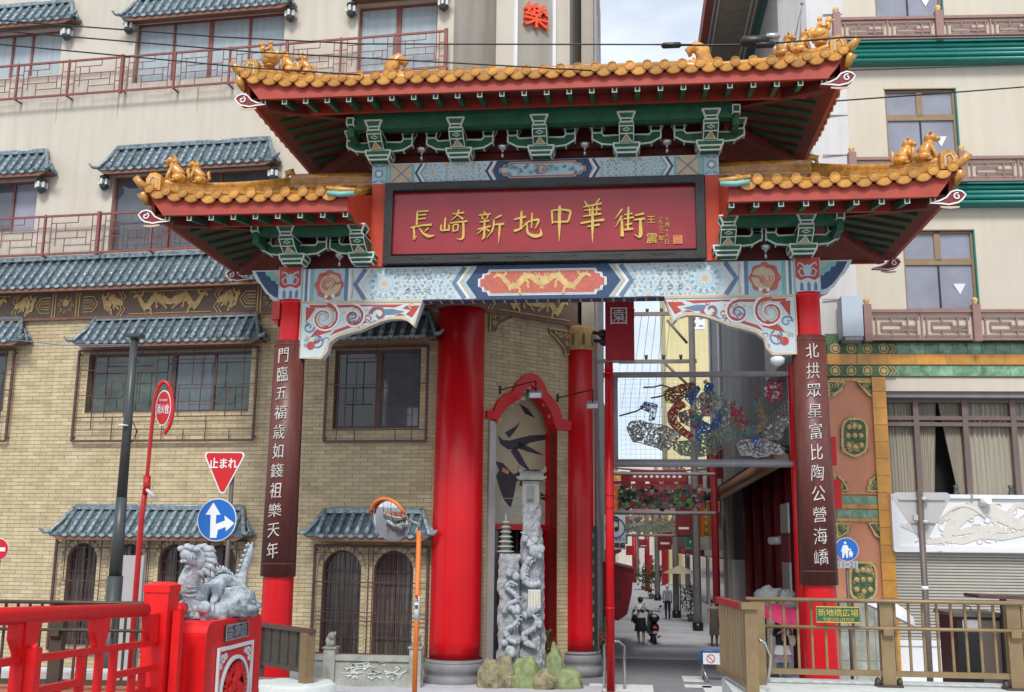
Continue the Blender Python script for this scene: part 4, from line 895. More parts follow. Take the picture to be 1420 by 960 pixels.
# brick wall: mortar backing and bricks
b = MB(FL); holed(b, U0, U1, 0, zBand0 + .02, wC + archh, .3)
for c, w, zt in arch:                                       # rounded heads
    zsp = zt - w
    for s in (-1, 1):
        P = [(c + s * w, zt), (c, zt)] + [(c + s * w * math.sin(a), zsp + w * math.cos(a)) for a in [R(90 * i / 8) for i in range(1, 9)]]
        b.prism(P, 0, .3)
bw = b.build('brick_wall', 'mortar', lb)
BR = []                                                     # (frame, u0, u1, z)
def lay(fr, u0, u1, z0, z1, holes, pitch=.103, bl=.385, inside=None):
    z = z0; k = 0
    while z < z1 - .03:
        h = min(pitch - .012, z1 - z); u = u0 - (bl / 2 if k % 2 else 0) - .0
        while u < u1:
            a, c = max(u + .005, u0), min(u + bl - .005, u1); segs = [(a, c)]
            for H in holes:
                if H[2] < z + h and H[3] > z:
                    hz = z + h / 2; ha, hc = H[0], H[1]
                    if len(H) > 4:
                        zsp = H[3] - H[4]; q = z - zsp
                        if q > 0: w = math.sqrt(max(0, H[4] ** 2 - q * q)); m_ = (H[0] + H[1]) / 2; ha, hc = m_ - w, m_ + w
                    ns = []
                    for p, q in segs:
                        if hc <= p or ha >= q: ns.append((p, q)); continue
                        if ha > p: ns.append((p, ha))
                        if hc < q: ns.append((hc, q))
                    segs = ns
            for p, q in segs:
                if q - p > .04 and not (inside and inside((p + q) / 2, z + h / 2)): BR.append((fr, p, q, z, h))
            u += bl
        z += pitch; k += 1
ah = [(c - w - .13, c + w + .13, zb_, zt + .13, w + .13) for c, w, zt in arch]
lay(FL, U0, U1, .0, zBand0, [(h[0] - .0, h[1] + .0, h[2], h[3]) for h in wC] + ah)
# entrance wall on the chamfered corner
inn = [(688, 590), (697, 573), (706, 563), (716, 557), (722, 553), (727, 542), (737, 534), (745, 539), (750, 551), (758, 561), (765, 573), (769, 588), (773, 598)]
inP = [FC.pt(*q) for q in inn]; zc1 = FC.pt(740, 434)[1]
UL, UR = inP[0][0], inP[-1][0]
poly = [(.3, 0), (UL, 0)] + inP + [(UR, 0), (3.75, 0), (3.75, zBand0), (.3, zBand0)]
b = MB(FC); b.prism(poly, 0, .35); bc = b.build('entrance_wall', 'mortar', lb)
hole = [(UL, 0)] + inP + [(UR, 0)]
lay(FC, .5, 3.5, .0, zBand0, [(UL, UR, 0, FC.pt(730, 588)[1])], inside=lambda x, z: inpoly(x, z, hole))
def dist(t): p = t[0].m @ Vector(((t[1] + t[2]) / 2, 0, t[3])); return (p - CPOS).length
full = [t for t in BR if (t[2] - t[1]) > .37 and ((t[0] is FC and t[3] > 5.2) or (t[0] is FL and t[1] > -4.4 and 3.2 < t[3] and t[1] < -.9))]
full.sort(key=dist); solo = set(id(t) for t in full[:300])
bm_ = MB(); bm_.box(-.1875, .1875, -.013, .0, 0, .091); bmes = [bm_.mesh('brick', [m_], I4) for m_ in ('brick_a', 'brick_b', 'brick_c')]
stF = MB(FL); stC = MB(FC)
for t in BR:
    fr, p, q, z, h = t; mi = rnd.choice((0, 0, 1, 2)); j = rnd.uniform(-.002, .003)
    if id(t) in solo:
        put('brick', bmes[mi], bw if fr is FL else bc, fr.m @ Matrix.Translation(((p + q) / 2, j, z)) @ Matrix.Scale((q - p) / .375, 4, (1, 0, 0)))
    else:
        s = stF if fr is FL else stC; s.mat(mi).add([(p, -.012 + j, z), (q, -.012 + j, z), (q, -.012 + j, z + h), (p, -.012 + j, z + h), (p, 0, z), (q, 0, z), (q, 0, z + h), (p, 0, z + h)], [(0, 1, 2, 3), (4, 5, 1, 0), (1, 5, 6, 2), (3, 2, 6, 7), (4, 0, 3, 7)], False)
bs = MB(FL)                                                 # voussoirs round the arches
for c, w, zt in arch:
    zsp = zt - w; nn = 13
    for i in range(nn):
        a0, a1 = math.pi * i / nn + .02, math.pi * (i + 1) / nn - .02; stF.mat(i % 3)
        P = [(c + r_ * math.cos(a), zsp + r_ * math.sin(a)) for r_, a in ((w, a0), (w + .12, a0), (w + .12, a1), (w, a1))]
        stF.prism(P, -.016, 0)
    for s in (-1, 1):
        z = zb_
        while z < zsp - .05: stF.mat(rnd.randrange(3)).box(min(c + s * w, c + s * (w + .12)), max(c + s * w, c + s * (w + .12)), -.014, 0, z, z + .09); z += .103
tag(stF.build('brick_courses', ['brick_a', 'brick_b', 'brick_c'], bw), kind='stuff'); tag(stC.build('brick_courses', ['brick_a', 'brick_b', 'brick_c'], bc), kind='stuff')
# building mass behind
b = MB(); 
def wp(fr, u, y): q = fr.m @ Vector((u, y, 0)); return (q.x, q.y)
b.hprism([wp(FL, U0, .32), wp(FL, U1 - .3, .32), wp(FC, .1, .9), wp(FC, .1, 3.0), wp(FC, 3.7, 3.0), wp(FC, 3.7, .4), (.62, 29.4), (.62, 45), (-16, 45)], 0, zBand1 + .1); b.build('inner_mass', 'dark_inside', lb)
b = MB(); pA = FL.m @ Vector((UP, 0, 0)); q1, q2, q3, q4, q5 = (atY(688, 50, 27.4), atY(688, 50, 26.7), atY(790, 50, 27.9), atY(790, 50, 28.6), atY(822, 50, 31.5))
b.hprism([(pA.x, pA.y + .002), (q1.x, q1.y), (q3.x - .05, q3.y + .3), (q5.x, q5.y), (q5.x, 45), (-16, 45), (-16, 28.4), (pA.x - .5, pA.y + .4)], zBand1 + .1, 24); b.build('corner_tower', 'plaster_grey', lb)  # grey plaster holds the shade of the turned-away faces in its colour
b = MB(); b.hprism([(q2.x, q2.y), (q3.x, q3.y), (q4.x, q4.y), (q1.x, q1.y + .3)], zBand1 + .6, 24); pier = b.build('tower_pier', 'plaster_cream', lb)
FP = Fr(q2.x, q2.y, math.degrees(math.atan2(q3.y - q2.y, q3.x - q2.x))); 
s0, s1 = FP.pt(716, 30)[0], FP.pt(765, 30)[0]
b = MB(FP); b.box(s0 - .09, s0, -.1, 0, 10.5, 23.5); b.box(s1, s1 + .09, -.1, 0, 10.5, 23.5); b.mat(1).box(s0, s1, -.03, 0, 10.5, 23.5); sp_ = b.build('sign_recess', ['sign_white', 'plaster_grey'], pier)
u, z = FP.pt(741, 25); b = MB(FP); b.text('樂', .8, u, z, -.1, .07, .012); b.build('red_character', 'orange_red', pier)
for fr_, (u0, u1) in ((FL, (UP - .02, UP + .02)),):
    pass
# side wall up the street
b = MB(FS); b.box(-.3, 9, 0, .35, 0, 24); b.mat(1)
for k in range(6): b.box(.4 + 1.4 * k, .5 + 1.4 * k, -.08, 0, 0, 20)
b.build('street_side_wall', ['beige_wall', 'grey_metal'], lb)
# windows of the upper floors
window(FL, lb, wA[0], (.35, .6,), 'iron_red', 'glass_pale', fw=.06)
window(FL, lb, wA[1], (.25, .5, .76), 'iron_red', 'glass_pale', fw=.055, thick=(1,))
window(FL, lb, wA[2], (.5,), 'iron_red', 'glass_pale', fw=.06, thick=(0,))
window(FL, lb, wB[0], (.6,), 'iron_red', ['glass_grey', 'glass_lilac'], fw=.06)
window(FL, lb, wB[1], (.36, .68), 'iron_red', 'glass_grey', fw=.06)
window(FL, lb, wC[0], (.5,), 'iron_brown', 'glass_dark', fw=.07)
window(FL, lb, wC[1], (.52, .77), 'iron_brown', ['glass_dark', 'glass_grey'], fw=.06, thick=(0,))
window(FL, lb, wC[2], (.5,), 'iron_brown', ['glass_black', 'glass_grey'], fw=.07, thick=(0,))
# arched windows
for i, (c, w, zt) in enumerate(arch):
    zsp = zt - w; n = 14; b = MB(FL)
    A = [(c + w * math.cos(a), zsp + w * math.sin(a)) for a in [math.pi * k / n for k in range(n + 1)]]; B = [(c + (w - .05) * math.cos(a), zsp + (w - .05) * math.sin(a)) for a in [math.pi * k / n for k in range(n + 1)]]
    A = [(c + w, zb_)] + A + [(c - w, zb_)]; B = [(c + w - .05, zb_)] + B + [(c - w + .05, zb_)]
    vs = [(x, .14, z) for x, z in A] + [(x, .14, z) for x, z in B] + [(x, .24, z) for x, z in B]; m_ = len(A)
    b.add(vs, [(k, m_ + k, m_ + k + 1, k + 1) for k in range(m_ - 1)] + [(m_ + k, 2 * m_ + k, 2 * m_ + k + 1, m_ + k + 1) for k in range(m_ - 1)], False)
    b.box(c - .015, c + .015, .13, .2, zb_, zt - .05); b.box(c - w + .05, c + w - .05, .13, .2, zsp - .02, zsp + .02)
    for k in range(1, 8): x = c - w + 2 * w * k / 8; b.box(x - .008, x + .008, .12, .14, zb_, zsp + math.sqrt(max(0, w * w - (x - c) ** 2)) - .04)
    for k in range(3): z = zb_ + (zsp - zb_) * (k + .6) / 3; b.box(c - w + .05, c + w - .05, .115, .135, z - .01, z + .01)
    wo = b.build('arched_window', 'iron_brown', lb)
    p = MB(FL); P = [(x, z) for x, z in B]; p.prism(P, .2, .22); p.build('pane', 'glass_curtain' if i != 1 else 'glass_grey', wo)
# grilles in front of the brick floor windows
def grille(r, fr=FL, y=-.13, lines=(), diamonds=None, t=.035):
    u0, u1, z0, z1 = r; b = MB(fr)
    for p, q in (((u0, z0), (u1, z0)), ((u0, z1), (u1, z1)), ((u0, z0), (u0, z1)), ((u1, z0), (u1, z1))): b.bar((p[0], y, p[1]), (q[0], y, q[1]), .06, .05)
    for x0, z0_, x1, z1_ in lines: b.bar((u0 + (u1 - u0) * x0, y + .005, z0 + (z1 - z0) * z0_), (u0 + (u1 - u0) * x1, y + .005, z0 + (z1 - z0) * z1_), t * .6, .02)
    for x in (u0, u1):
        for z in (z0 + .1, z1 - .1): b.box(x - .02, x + .02, y, 0, z - .02, z + .02)
    return b.build('window_grille', 'iron_brown', lb)
H = lambda z, a=0, c=1: (a, z, c, z)
V = lambda x, a=0, c=1: (x, a, x, c)
grille(rect(FL, 105, 484, 354, 611, -.13), lines=[H(.26), H(.12, 0, 1), V(.1, .12, .26), V(.22, 0, .26), V(.36, 0, .12), V(.5, 0, .26), V(.62, 0, .12), V(.74, 0, .26), V(.87, 0, .12), V(.1, .26, 1), H(.78, 0, .1), H(.5, 0, .2), H(.78, .1, .45), V(.28, .26, .78), V(.2, .5, .66), H(.66, .2, .36), V(.36, .4, .78), V(.45, .26, 1), H(.6, .45, 1), V(.58, .26, .6), V(.7, .3, .88), H(.88, .45, 1), V(.84, .26, .6), V(.93, .26, 1), H(.42, .58, .84), V(.17, .26, .5), H(.86, .1, .36), V(.65, .6, 1), V(.78, .6, .88)])
grille(rect(FL, 452, 481, 592, 612, -.13), lines=[H(.12), V(.12, 0, 1), V(.86, 0, 1), H(.88, .12, .86), H(.6, 0, 1), V(.5, .12, 1), H(.42, .5, .86), H(.76, .56, .8), V(.56, .3, .76), V(.68, .42, .76), V(.8, .3, .76), H(.3, .56, .8), V(.3, 0, .12), V(.7, 0, .12), H(.42, .12, .4), V(.3, .42, .88), V(.2, .12, .6)])
grille(rect(FL, -95, 486, 14, 612, -.13), lines=[H(.26), V(.9, 0, 1), H(.78), V(.7, .1, .8), H(.55, .5, 1), V(.8, 0, .26)])
g = [V(x, 0, 1) for x in (.115, .245, .355, .49, .5, .625, .74, .87)] + [H(z) for z in (.1, .32, .62, .92)] + [V(x, .62, 1) for x in (.05, .18, .3, .43, .56, .69, .81, .95)] 
grille(rect(FL, 72, 748, 338, 905, -.13), lines=g)
grille(rect(FL, 434, 757, 592, 908, -.13), lines=[V(.48), V(.52), H(.3), H(.38), H(.66), H(.93), V(.08), V(.93), V(.2, .93, 1), V(.35, .93, 1), V(.7, .93, 1), V(.27, 0, .93), V(.74, 0, .93)])
# canopies
tile_b = MB(); n_ = 7
def canopy(fr, tipL, tipR, y_eave, y_top, xm, depth=.72, hipL=True, hipR=True, name='tiled_canopy', rib=.27, parent=None, mat='slate_tile', flare=.5):
    ze = fr.pt(xm, y_eave, -depth)[1]; zt = fr.pt(xm, y_top, -.05)[1]; u0 = fr.pt(tipL, y_eave, -depth)[0]; u1 = fr.pt(tipR, y_eave, -depth)[0]
    a0, a1 = (u0 + flare if hipL else u0), (u1 - flare if hipR else u1)
    e0, e1 = (u0 + .16 if hipL else u0), (u1 - .16 if hipR else u1)
    b = MB(fr); K = 4                                        # pan tiles in stepped courses
    for k in range(K):
        s0, s1 = k / K, (k + 1) / K
        def L(u_e, u_t, s, dz=0): return (u_e + (u_t - u_e) * s, -depth + (depth - .02) * s, ze + (zt - ze) * s + dz)
        b.add([L(e0, a0, s0, .0), L(e1, a1, s0, .0), L(e1, a1, s1, -.02), L(e0, a0, s1, -.02)], [(0, 1, 2, 3)], False)
        b.add([L(e0, a0, s0, -.03), L(e1, a1, s0, -.03), L(e1, a1, s0, 0), L(e0, a0, s0, 0)], [(0, 1, 2, 3)], False)
    if hipL: b.add([(e0, -depth, ze), (a0, -.02, zt), (e0 + .1, 0, ze)], [(0, 1, 2)], False)
    if hipR: b.add([(e1, -depth, ze), (a1, -.02, zt), (e1 - .1, 0, ze)], [(1, 0, 2)], False)
    c_ = b.build(name, 'slate_dark', parent or lb)
    m_ = max(2, round((a1 - a0) / rib)); slope = math.atan2(zt - ze, depth); ln = math.hypot(zt - ze, depth)
    tb = MB(); tb.tube([(0, 0, 0), (0, ln, 0)], .062, 8); tb.disc((0, 0), .075, -.03, .01, 12); tb.disc((0, -.0), .05, -.04, -.03, 10)
    for q in (.25, .5, .75): tb.tube([(0, ln * q - .012, 0), (0, ln * q + .012, 0)], .069, 8)
    tm = tb.mesh('cover_tile', [mat], I4)
    pn = MB(); pn.prism([(-.1, .03)] + [(-.1 * math.cos(math.pi * i / 6), .03 - .09 * math.sin(math.pi * i / 6)) for i in range(7)] + [(.1, .03)], -.02, .01); pm = pn.mesh('drip_tile', [mat], I4)
    for i in range(m_ + 1):
        u = a0 + (a1 - a0) * i / m_; put('cover_tile', tm, c_, fr.m @ Matrix.Translation((u, -depth - .01, ze + .03)) @ Matrix.Rotation(slope, 4, 'X') @ Matrix.Rotation(rnd.uniform(-.012, .012), 4, 'Z'))
        if i < m_: put('drip_tile', pm, c_, fr.m @ Matrix.Translation((u + (a1 - a0) / m_ / 2, -depth - .01, ze - .0)))
    b = MB(fr)
    b.box(a0, a1, -.12, .0, zt - .02, zt + .07); b.tube([(a0, -.07, zt + .08), (a1, -.07, zt + .08)], .05, 6)
    for s, hp, ue, ua in ((-1, hipL, e0, a0), (1, hipR, e1, a1)):
        if hp:
            b.tube([(ua, -.08, zt + .09), (ua + (ue - ua) * .5, -depth * .55, ze + (zt - ze) * .45 + .06), (ue, -depth, ze + .05), (ue + s * .12, -depth - .06, ze + .06), (ue + s * .22, -depth - .1, ze + .15)], [.05, .055, .06, .055, .03], 8)
            b.tube([(ua + (ue - ua) * .5 + s * .02, -depth * .3, ze + (zt - ze) * .55), (ue + s * .04, -depth * .5, ze + .02)], .05, 6)
            b.tube([(ua + (ue - ua) * .3 + s * .02, -.04, ze + (zt - ze) * .6), (ue + s * .06, -.1, ze + .02)], .05, 6)
    b.build('canopy_ridge', mat, c_)
    b = MB(fr); b.hexa([(e0 + .02, -depth + .06, ze - .03), (e1 - .02, -depth + .06, ze - .03), (e1 - .02, -.0, ze - .03), (e0 + .02, 0, ze - .03), (e0 + .02, -depth + .06, ze - .005), (e1 - .02, -depth + .06, ze - .005), (e1 - .02, 0, ze + .02), (e0 + .02, 0, ze + .02)])
    b.hexa([(e0 + .25, -depth + .02, ze - .14), (e1 - .25, -depth + .02, ze - .14), (e1 - .25, -depth + .07, ze - .14), (e0 + .25, -depth + .07, ze - .14), (e0 + .02, -depth + .02, ze - .03), (e1 - .02, -depth + .02, ze - .03), (e1 - .02, -depth + .07, ze - .03), (e0 + .02, -depth + .07, ze - .03)])
    b.build('canopy_eave', 'eave_brown', c_); return c_
canopy(FL, -70, 106, 28, 8, 50, depth=.45); canopy(FL, 161, 408, 13, -8, 285, depth=.45); canopy(FL, 478, 624, -12, -32, 550, depth=.45)
canopy(FL, -80, 71, 238, 214, 30, depth=.47); canopy(FL, 129, 386, 228, 202, 260, depth=.47)
canopy(FL, -130, 34, 473, 445, -20, hipL=False, depth=.55); canopy(FL, 94, 367, 472, 442, 230, depth=.55); canopy(FL, 430, 613, 468, 438, 520, depth=.55)
canopy(FL, 60, 346, 742, 706, 200, depth=.65); canopy(FL, 413, 604, 743, 711, 505, depth=.65)
canopy(FL, -140, 600, 394, 358, 150, depth=.7, hipL=False, hipR=False, name='storey_eave', rib=.27)
# frieze of gilded dragons
b = MB(FL); u0f, u1f = U0, U1 + .1; zl, zh = zBand0, zBand1; hh = zh - zl; zc = (zl + zh) / 2; y = -.06
b.box(u0f, u1f, -.06, .05, zl, zh); b.mat(2).box(u0f, u1f, -.13, -.06, zl - .03, zl + .035); b.mat(2).box(u0f, u1f, -.16, 0, zh - .03, zh + .04)
def FZ(b, X, u0f, u1f, per):
    P0 = X(178); P = per; k0 = math.floor((u0f - P0) / P) - 1; G = 1
    sc = P / 283.0
    for k in range(k0, k0 + 9):
        o = P0 + k * P
        def q(px): return o + (px - 178) * sc
        def okk(a, c): return a > u0f and c < u1f
        if okk(q(178), q(298)):
            b.mat(G); a, c = q(182), q(294)
            for z in (zl + .09, zh - .09): b.box(a, c, y - .02, y, z - .012, z + .012)
            m_ = (a + c) / 2; dragon2d(b, a + (m_ - a) * .45, zc, (m_ - a) * .72, hh * .86, y, .025, 1); dragon2d(b, c - (c - m_) * .45, zc, (c - m_) * .72, hh * .86, y, .025, -1); b.ball((m_, y, zc), (.07, .03, .07), 8, 5)
        for zx, s_ in ((172, 1), (304, -1)):
            if okk(q(zx) - .2, q(zx) + .2):
                for d_ in (-.07, .03): b.mat(G).ribbon([(q(zx) + d_ - s_ * .06, zh - .06), (q(zx) + d_ + s_ * .06, zh - hh * .28), (q(zx) + d_ - s_ * .05, zc), (q(zx) + d_ + s_ * .06, zl + hh * .28), (q(zx) + d_ - s_ * .06, zl + .05)], .03, y, .02)
        for dx in (152, 323):
            if okk(q(dx) - .3, q(dx) + .3): b.mat(G); dragon2d(b, q(dx), zc, .4, hh * .82, y, .025, 1 if dx < 200 else -1)
        for hx, s_ in ((126, 1), (344, -1)):
            if okk(q(hx) - .3, q(hx) + .3):
                b.mat(G)
                for z_ in (zc,):
                    b.ribbon([(q(hx) - s_ * .2, z_ + .12), (q(hx) + s_ * .06, z_ + .12), (q(hx) + s_ * .16, z_), (q(hx) + s_ * .06, z_ - .12), (q(hx) - s_ * .2, z_ - .12)], .025, y, .02); b.ribbon([(q(hx) - s_ * .2, z_ + .05), (q(hx) + s_ * .03, z_ + .05), (q(hx) + s_ * .08, z_), (q(hx) + s_ * .03, z_ - .05), (q(hx) - s_ * .2, z_ - .05)], .02, y, .02)
                for t_ in (-1, 1): b.ribbon([(q(hx) - s_ * .2, zc + t_ * .22), (q(hx) + s_ * .1, zc + t_ * .22), (q(hx) + s_ * .2, zc + t_ * .08), (q(hx) + s_ * .26, zc)], .025, y, .02)
        if okk(q(72), q(112)):
            m_ = q(92); b.mat(G)
            for e in (q(73), q(77), q(107), q(111)): b.box(e - .015, e + .015, y - .02, y, zl + .04, zh - .05)
            b.prism([(m_ + (.1 + .02 * math.cos(9 * a)) * math.cos(a), zc + .06 + (.1 + .02 * math.cos(9 * a)) * math.sin(a)) for a in [2 * math.pi * i / 36 for i in range(36)]], y - .03, y)
            for i in range(8): a = 2 * math.pi * i / 8; b.ribbon(spiral(m_ + .2 * math.cos(a), zc + .2 * math.sin(a), .06, 1, 1 if i % 2 else -1, a, 8, .3), .02, y, .02)
per = (FL.pt(355, 420)[0] - FL.pt(72, 420)[0])
FZ(b, lambda px: FL.pt(px, 420)[0], u0f, u1f, per)
b.build('dragon_frieze', ['frieze_brown', 'gold_dull', 'eave_brown'], lb)
b = MB(FC); b.box(.1, 3.8, -.06, .05, zl, zh); b.mat(2).box(.1, 3.8, -.13, -.06, zl - .06, zl + .035)
FZ(b, lambda px: 1.0, .15, 3.7, per)
b.build('dragon_frieze', ['frieze_brown', 'gold_dull', 'eave_brown'], lb)
# corner wall above frieze on the chamfer
b = MB(FC); b.box(-.2, 3.9, .0, .3, zh, 12.6); b.build('upper_corner_wall', 'plaster_cream', lb)
for (x0_, y0_, x1_, y1_, s) in ((680, 433, 713, 462, 1), (762, 458, 792, 490, -1)):
    a, c, e, f = rect(FC, x0_, y0_, x1_, y1_, -.08); b = MB(FC)
    P = [(a, f), (c, f), (c - .05, f - .12), (c - .22, f - .2), (a + .25, e + .18), (a + .2, e), (a, e)] if s > 0 else [(c, f), (a, f), (a + .05, f - .12), (a + .2, f - .2), (c - .25, e + .18), (c - .2, e), (c, e)]
    b.mat(0).prism(P, -.06, 0); b.mat(1); xx = a if s > 0 else c
    b.ribbon(P, .03, -.06, .02, closed=True)
    for dx, dz, r_ in ((.14, .12, .1), (.36, .12, .09), (.14, .34, .08), (.52, .08, .05)): b.ribbon(spiral(xx + s * dx, f - dz, r_, 1.4, s, 0, 12, .2), .025, -.06, .02)
    b.build('gilt_corner_bracket', ['frieze_brown', 'gold_dull'], lb)
# big red corner columns
def column(px, Yc, X, r0, r1, ztop, zb, cap=None):
    b = MB(); b.lathe([(r0, zb), (r0, zb + .5), (r0 * .995, 4), (r1, ztop)], 48, (X, Yc, 0)); c = b.build('column', 'pillar_red', lb)
    b = MB(); k = r0
    b.lathe([(k + .08, -.01), (k + .14, .05), (k + .16, .14), (k + .14, .24), (k + .07, .3), (k + .12, .35), (k + .14, .45), (k + .11, .55), (k + .05, .6), (k + .09, .65), (k + .1, zb - .08), (k + .04, zb - .02), (k + .01, zb)], 40, (X, Yc, 0)); b.build('column_base', 'stone_base', c)
    return c
zb1 = atY(636, 919, 25.7).z; c1 = column(0, 26.2, -2.42, .635, .6, 9.5, zb1)
zb2 = atY(798, 905, 28.4).z; c2 = column(0, 28.85, .52, .47, .45, 9.05, zb2)
b = MB(); b.lathe([(.47, 8.75), (.47, 9.35), (.5, 9.42)], 24, (.52, 28.85, 0))
for k in range(10): a = 2 * math.pi * k / 10; b.mat(1).ball((.52 + .46 * math.cos(a), 28.85 + .46 * math.sin(a), 9.05), (.05, .05, .2), 6, 5)
b.build('gilt_capital', ['gold_dull', 'frieze_brown'], c2)
b = MB(); b.lathe([(.64, 9.4), (.66, 9.5), (.66, 9.6)], 30, (-2.42, 26.2, 0)); b.build('column_collar', 'frieze_brown', c1)
# red ogee arch
outl = [(676, 580), (676, 569), (686, 569), (691, 556), (702, 546), (712, 542), (717, 531), (727, 521), (737, 517), (747, 521), (755, 532), (760, 545), (769, 554), (777, 568), (781, 582), (794, 585), (794, 597)]
oP = [FC.pt(q[0], q[1], -.12) for q in outl]; iP = [FC.pt(q[0], q[1], -.12) for q in inn]
b = MB(FC); P = oP + [(iP[-1][0], oP[-1][1])] + list(reversed(iP)) + [(iP[0][0], oP[0][1] - .02)]
b.prism(P, -.12, .3); b.box(UR, UR + .1, .02, .6, 0, iP[-1][1]); b.build('red_arch', 'pillar_red', lb)
a = FC.pt(677, 750, -.1)[0]; c = FC.pt(686, 750, -.1)[0]; b = MB(FC); b.box(a, c, -.1, .5, 0, FC.pt(680, 584, -.1)[1]); b.build('steel_jamb', 'sign_back', lb)
# mural with a swallow in the entrance head
n_ = .55; u0, u1, z0, z1 = rect(FC, 684, 540, 776, 728, n_); b = MB(FC); b.box(u0 - .3, u1 + .3, n_, n_ + .05, z0, z1 + .6)
def mp_(pl, d=.006, m_=1): b.mat(m_).prism([FC.pt(q[0], q[1], n_) for q in pl], n_ - d, n_)
mp_([(684, 690), (776, 668), (776, 728), (684, 728)], .004, 2)
for z in (690, 702, 716): b.mat(0).ribbon([FC.pt(x, z - (x - 730) * .05, n_) for x in (690, 710, 725, 742, 770)], .02, n_ - .004, .003)
mp_([(755, 668), (776, 668), (776, 688), (760, 686)], .006, 2)
mp_([(690, 604), (697, 610), (707, 611), (722, 607), (735, 604), (755, 603), (775, 606), (756, 610), (735, 614), (720, 622), (705, 624), (694, 616)])
mp_([(718, 612), (738, 622), (754, 632), (733, 627), (718, 622)]); mp_([(715, 618), (727, 640), (737, 656), (720, 644), (708, 626)])
mp_([(700, 600), (714, 592), (722, 585), (714, 598), (706, 608)])
mp_([(687, 640), (697, 642), (706, 652), (712, 658), (724, 652), (745, 651), (770, 660), (770, 668), (748, 664), (728, 664), (716, 668), (712, 690), (708, 705), (699, 694), (692, 676), (688, 660), (692, 652)])
mp_([(720, 560), (731, 566), (742, 580), (728, 574)]); mp_([(722, 664), (742, 678), (776, 700), (776, 704), (740, 688), (720, 672)])
mp_([(697, 648), (706, 654), (704, 658), (696, 654)], .009, 3)
b.build('swallow_mural', ['mural_tan', 'mural_ink', 'mural_pale', 'coral'], lb)
z = FC.pt(730, 730, n_)[1]; b = MB(FC); b.box(u0 - .3, u1 + .3, n_ - .06, n_ + .06, z - .1, z + .05); b.build('door_lintel', 'pillar_red', lb)
b = MB(FC); b.box(u0 - .3, u1 + .3, 1.4, 1.45, 0, z); b.mat(1)
for q in (.4, .62): b.box(u0 + (u1 - u0) * q - .03, u0 + (u1 - u0) * q + .03, 1.36, 1.4, 0, z)
b.mat(2).box(u1 - .5, u1 - .05, 1.3, 1.38, 1.2, 2.6); b.build('entrance_door', ['glass_black', 'iron_brown', 'maroon'], lb)
b = MB(FC); b.box(u0 - .3, u1 + .3, 0, 1.5, -.01, .12); b.build('door_step', 'stone_base', lb)
# spotlights on arms
for (x0_, y0_, x1_, y1_) in ((693, 541, 743, 545), (773, 552, 822, 560)):
    a = FC.m @ Vector((FC.pt(x0_, y0_)[0], 0, FC.pt(x0_, y0_)[1])); q = atY(x1_, y1_, a.y - 1.2); b = MB()
    b.cbox(a, (.08, .08, .22)); e = Vector((q.x, q.y, a.z + .05)); b.tube([a, e], .018, 6); b.tube([e, q + Vector((0, 0, .05))], .02, 6)
    b.mat(1); b.hexa([q + Vector(v) for v in ((-.17, -.16, -.16), (.17, -.16, -.16), (.14, .12, -.02), (-.14, .12, -.02), (-.17, -.1, .0), (.17, -.1, .0), (.14, .14, .1), (-.14, .14, .1))]); b.mat(2).hexa([q + Vector(v) for v in ((-.14, -.17, -.14), (.14, -.17, -.14), (.14, -.165, -.14), (-.14, -.165, -.14), (-.14, -.13, -.02), (.14, -.13, -.02), (.14, -.11, -.02), (-.14, -.11, -.02))])
    b.build('spotlight', ['black', 'grey_metal', 'sign_white'], lb)
# carved dark plaque beside the second column
u0p, zc_ = 0, 0; p0, p1 = atY(817, 730, 28.6), atY(826, 905, 28.6)
b = MB(); b.box(p0.x, p0.x + .22, 28.55, 28.7, p1.z, p0.z)
for k in range(9): z = p1.z + .25 + (p0.z - p1.z - .5) * k / 8; b.mat(1).box(p0.x + .09, p0.x + .13, 28.54, 28.55, z - .06, z + .06)
b.build('carved_plaque', ['black', 'bronze'], lb)
# balconies' railings
def railing(fr, x0, x1, ymt, ymb, xm, thick, thin, n=-.3, mat='iron_red', parent=None):
    zt, zb = fr.pt(xm, ymt, n)[1], fr.pt(xm, ymb, n)[1]; U = lambda px: fr.pt(px, (ymt + ymb) / 2 - (px - xm) * .06, n)[0]
    b = MB(fr); u0, u1 = U(x0), U(x1); b.box(u0, u1, n - .025, n + .025, zt - .035, zt + .02); b.box(u0, u1, n - .025, n + .025, zb - .02, zb + .035)
    for px in thick: u = U(px); b.box(u - .045, u + .045, n - .045, n + .045, zb - .06, zt + .06); b.tube([(u, n, zb + .05), (u, 0, zb + .05)], .02, 4)
    for px in thin: u = U(px); b.box(u - .028, u + .028, n - .03, n + .03, zb - .05, zt + .04); b.box(u - .03, u + .03, n, 0, zb - .04, zb - .01)
    rl = b.build('balcony_railing', mat, parent or lb)
    ps = sorted(U(p) for p in thick + thin)
    for a, c in zip(ps[:-1], ps[1:]):
        b = MB(fr); a += .045; c -= .045; w, h = c - a, zt - zb - .06; z0 = zb + .03
        def ln(x0, z0_, x1, z1_): b.bar((a + w * x0, n, z0 + h * z0_), (a + w * x1, n, z0 + h * z1_), .02, .018)
        for L_ in ((.1, 0, .1, 1), (.9, 0, .9, 1), (.1, .82, .62, .82), (.38, .6, .9, .6), (.1, .4, .62, .4), (.38, .2, .9, .2), (.38, .6, .38, .82), (.62, .4, .62, .6), (.2, .2, .2, .82), (.8, .2, .8, .6), (.38, .2, .38, .4), (.62, .82, .62, 1), (.38, 0, .38, .2), (0, .7, .1, .7), (0, .3, .1, .3), (.9, .7, 1, .7), (.9, .3, 1, .3), (.2, .6, .38, .6), (.62, .4, .8, .4)): ln(*L_)
        b.build('lattice_panel', mat, rl)
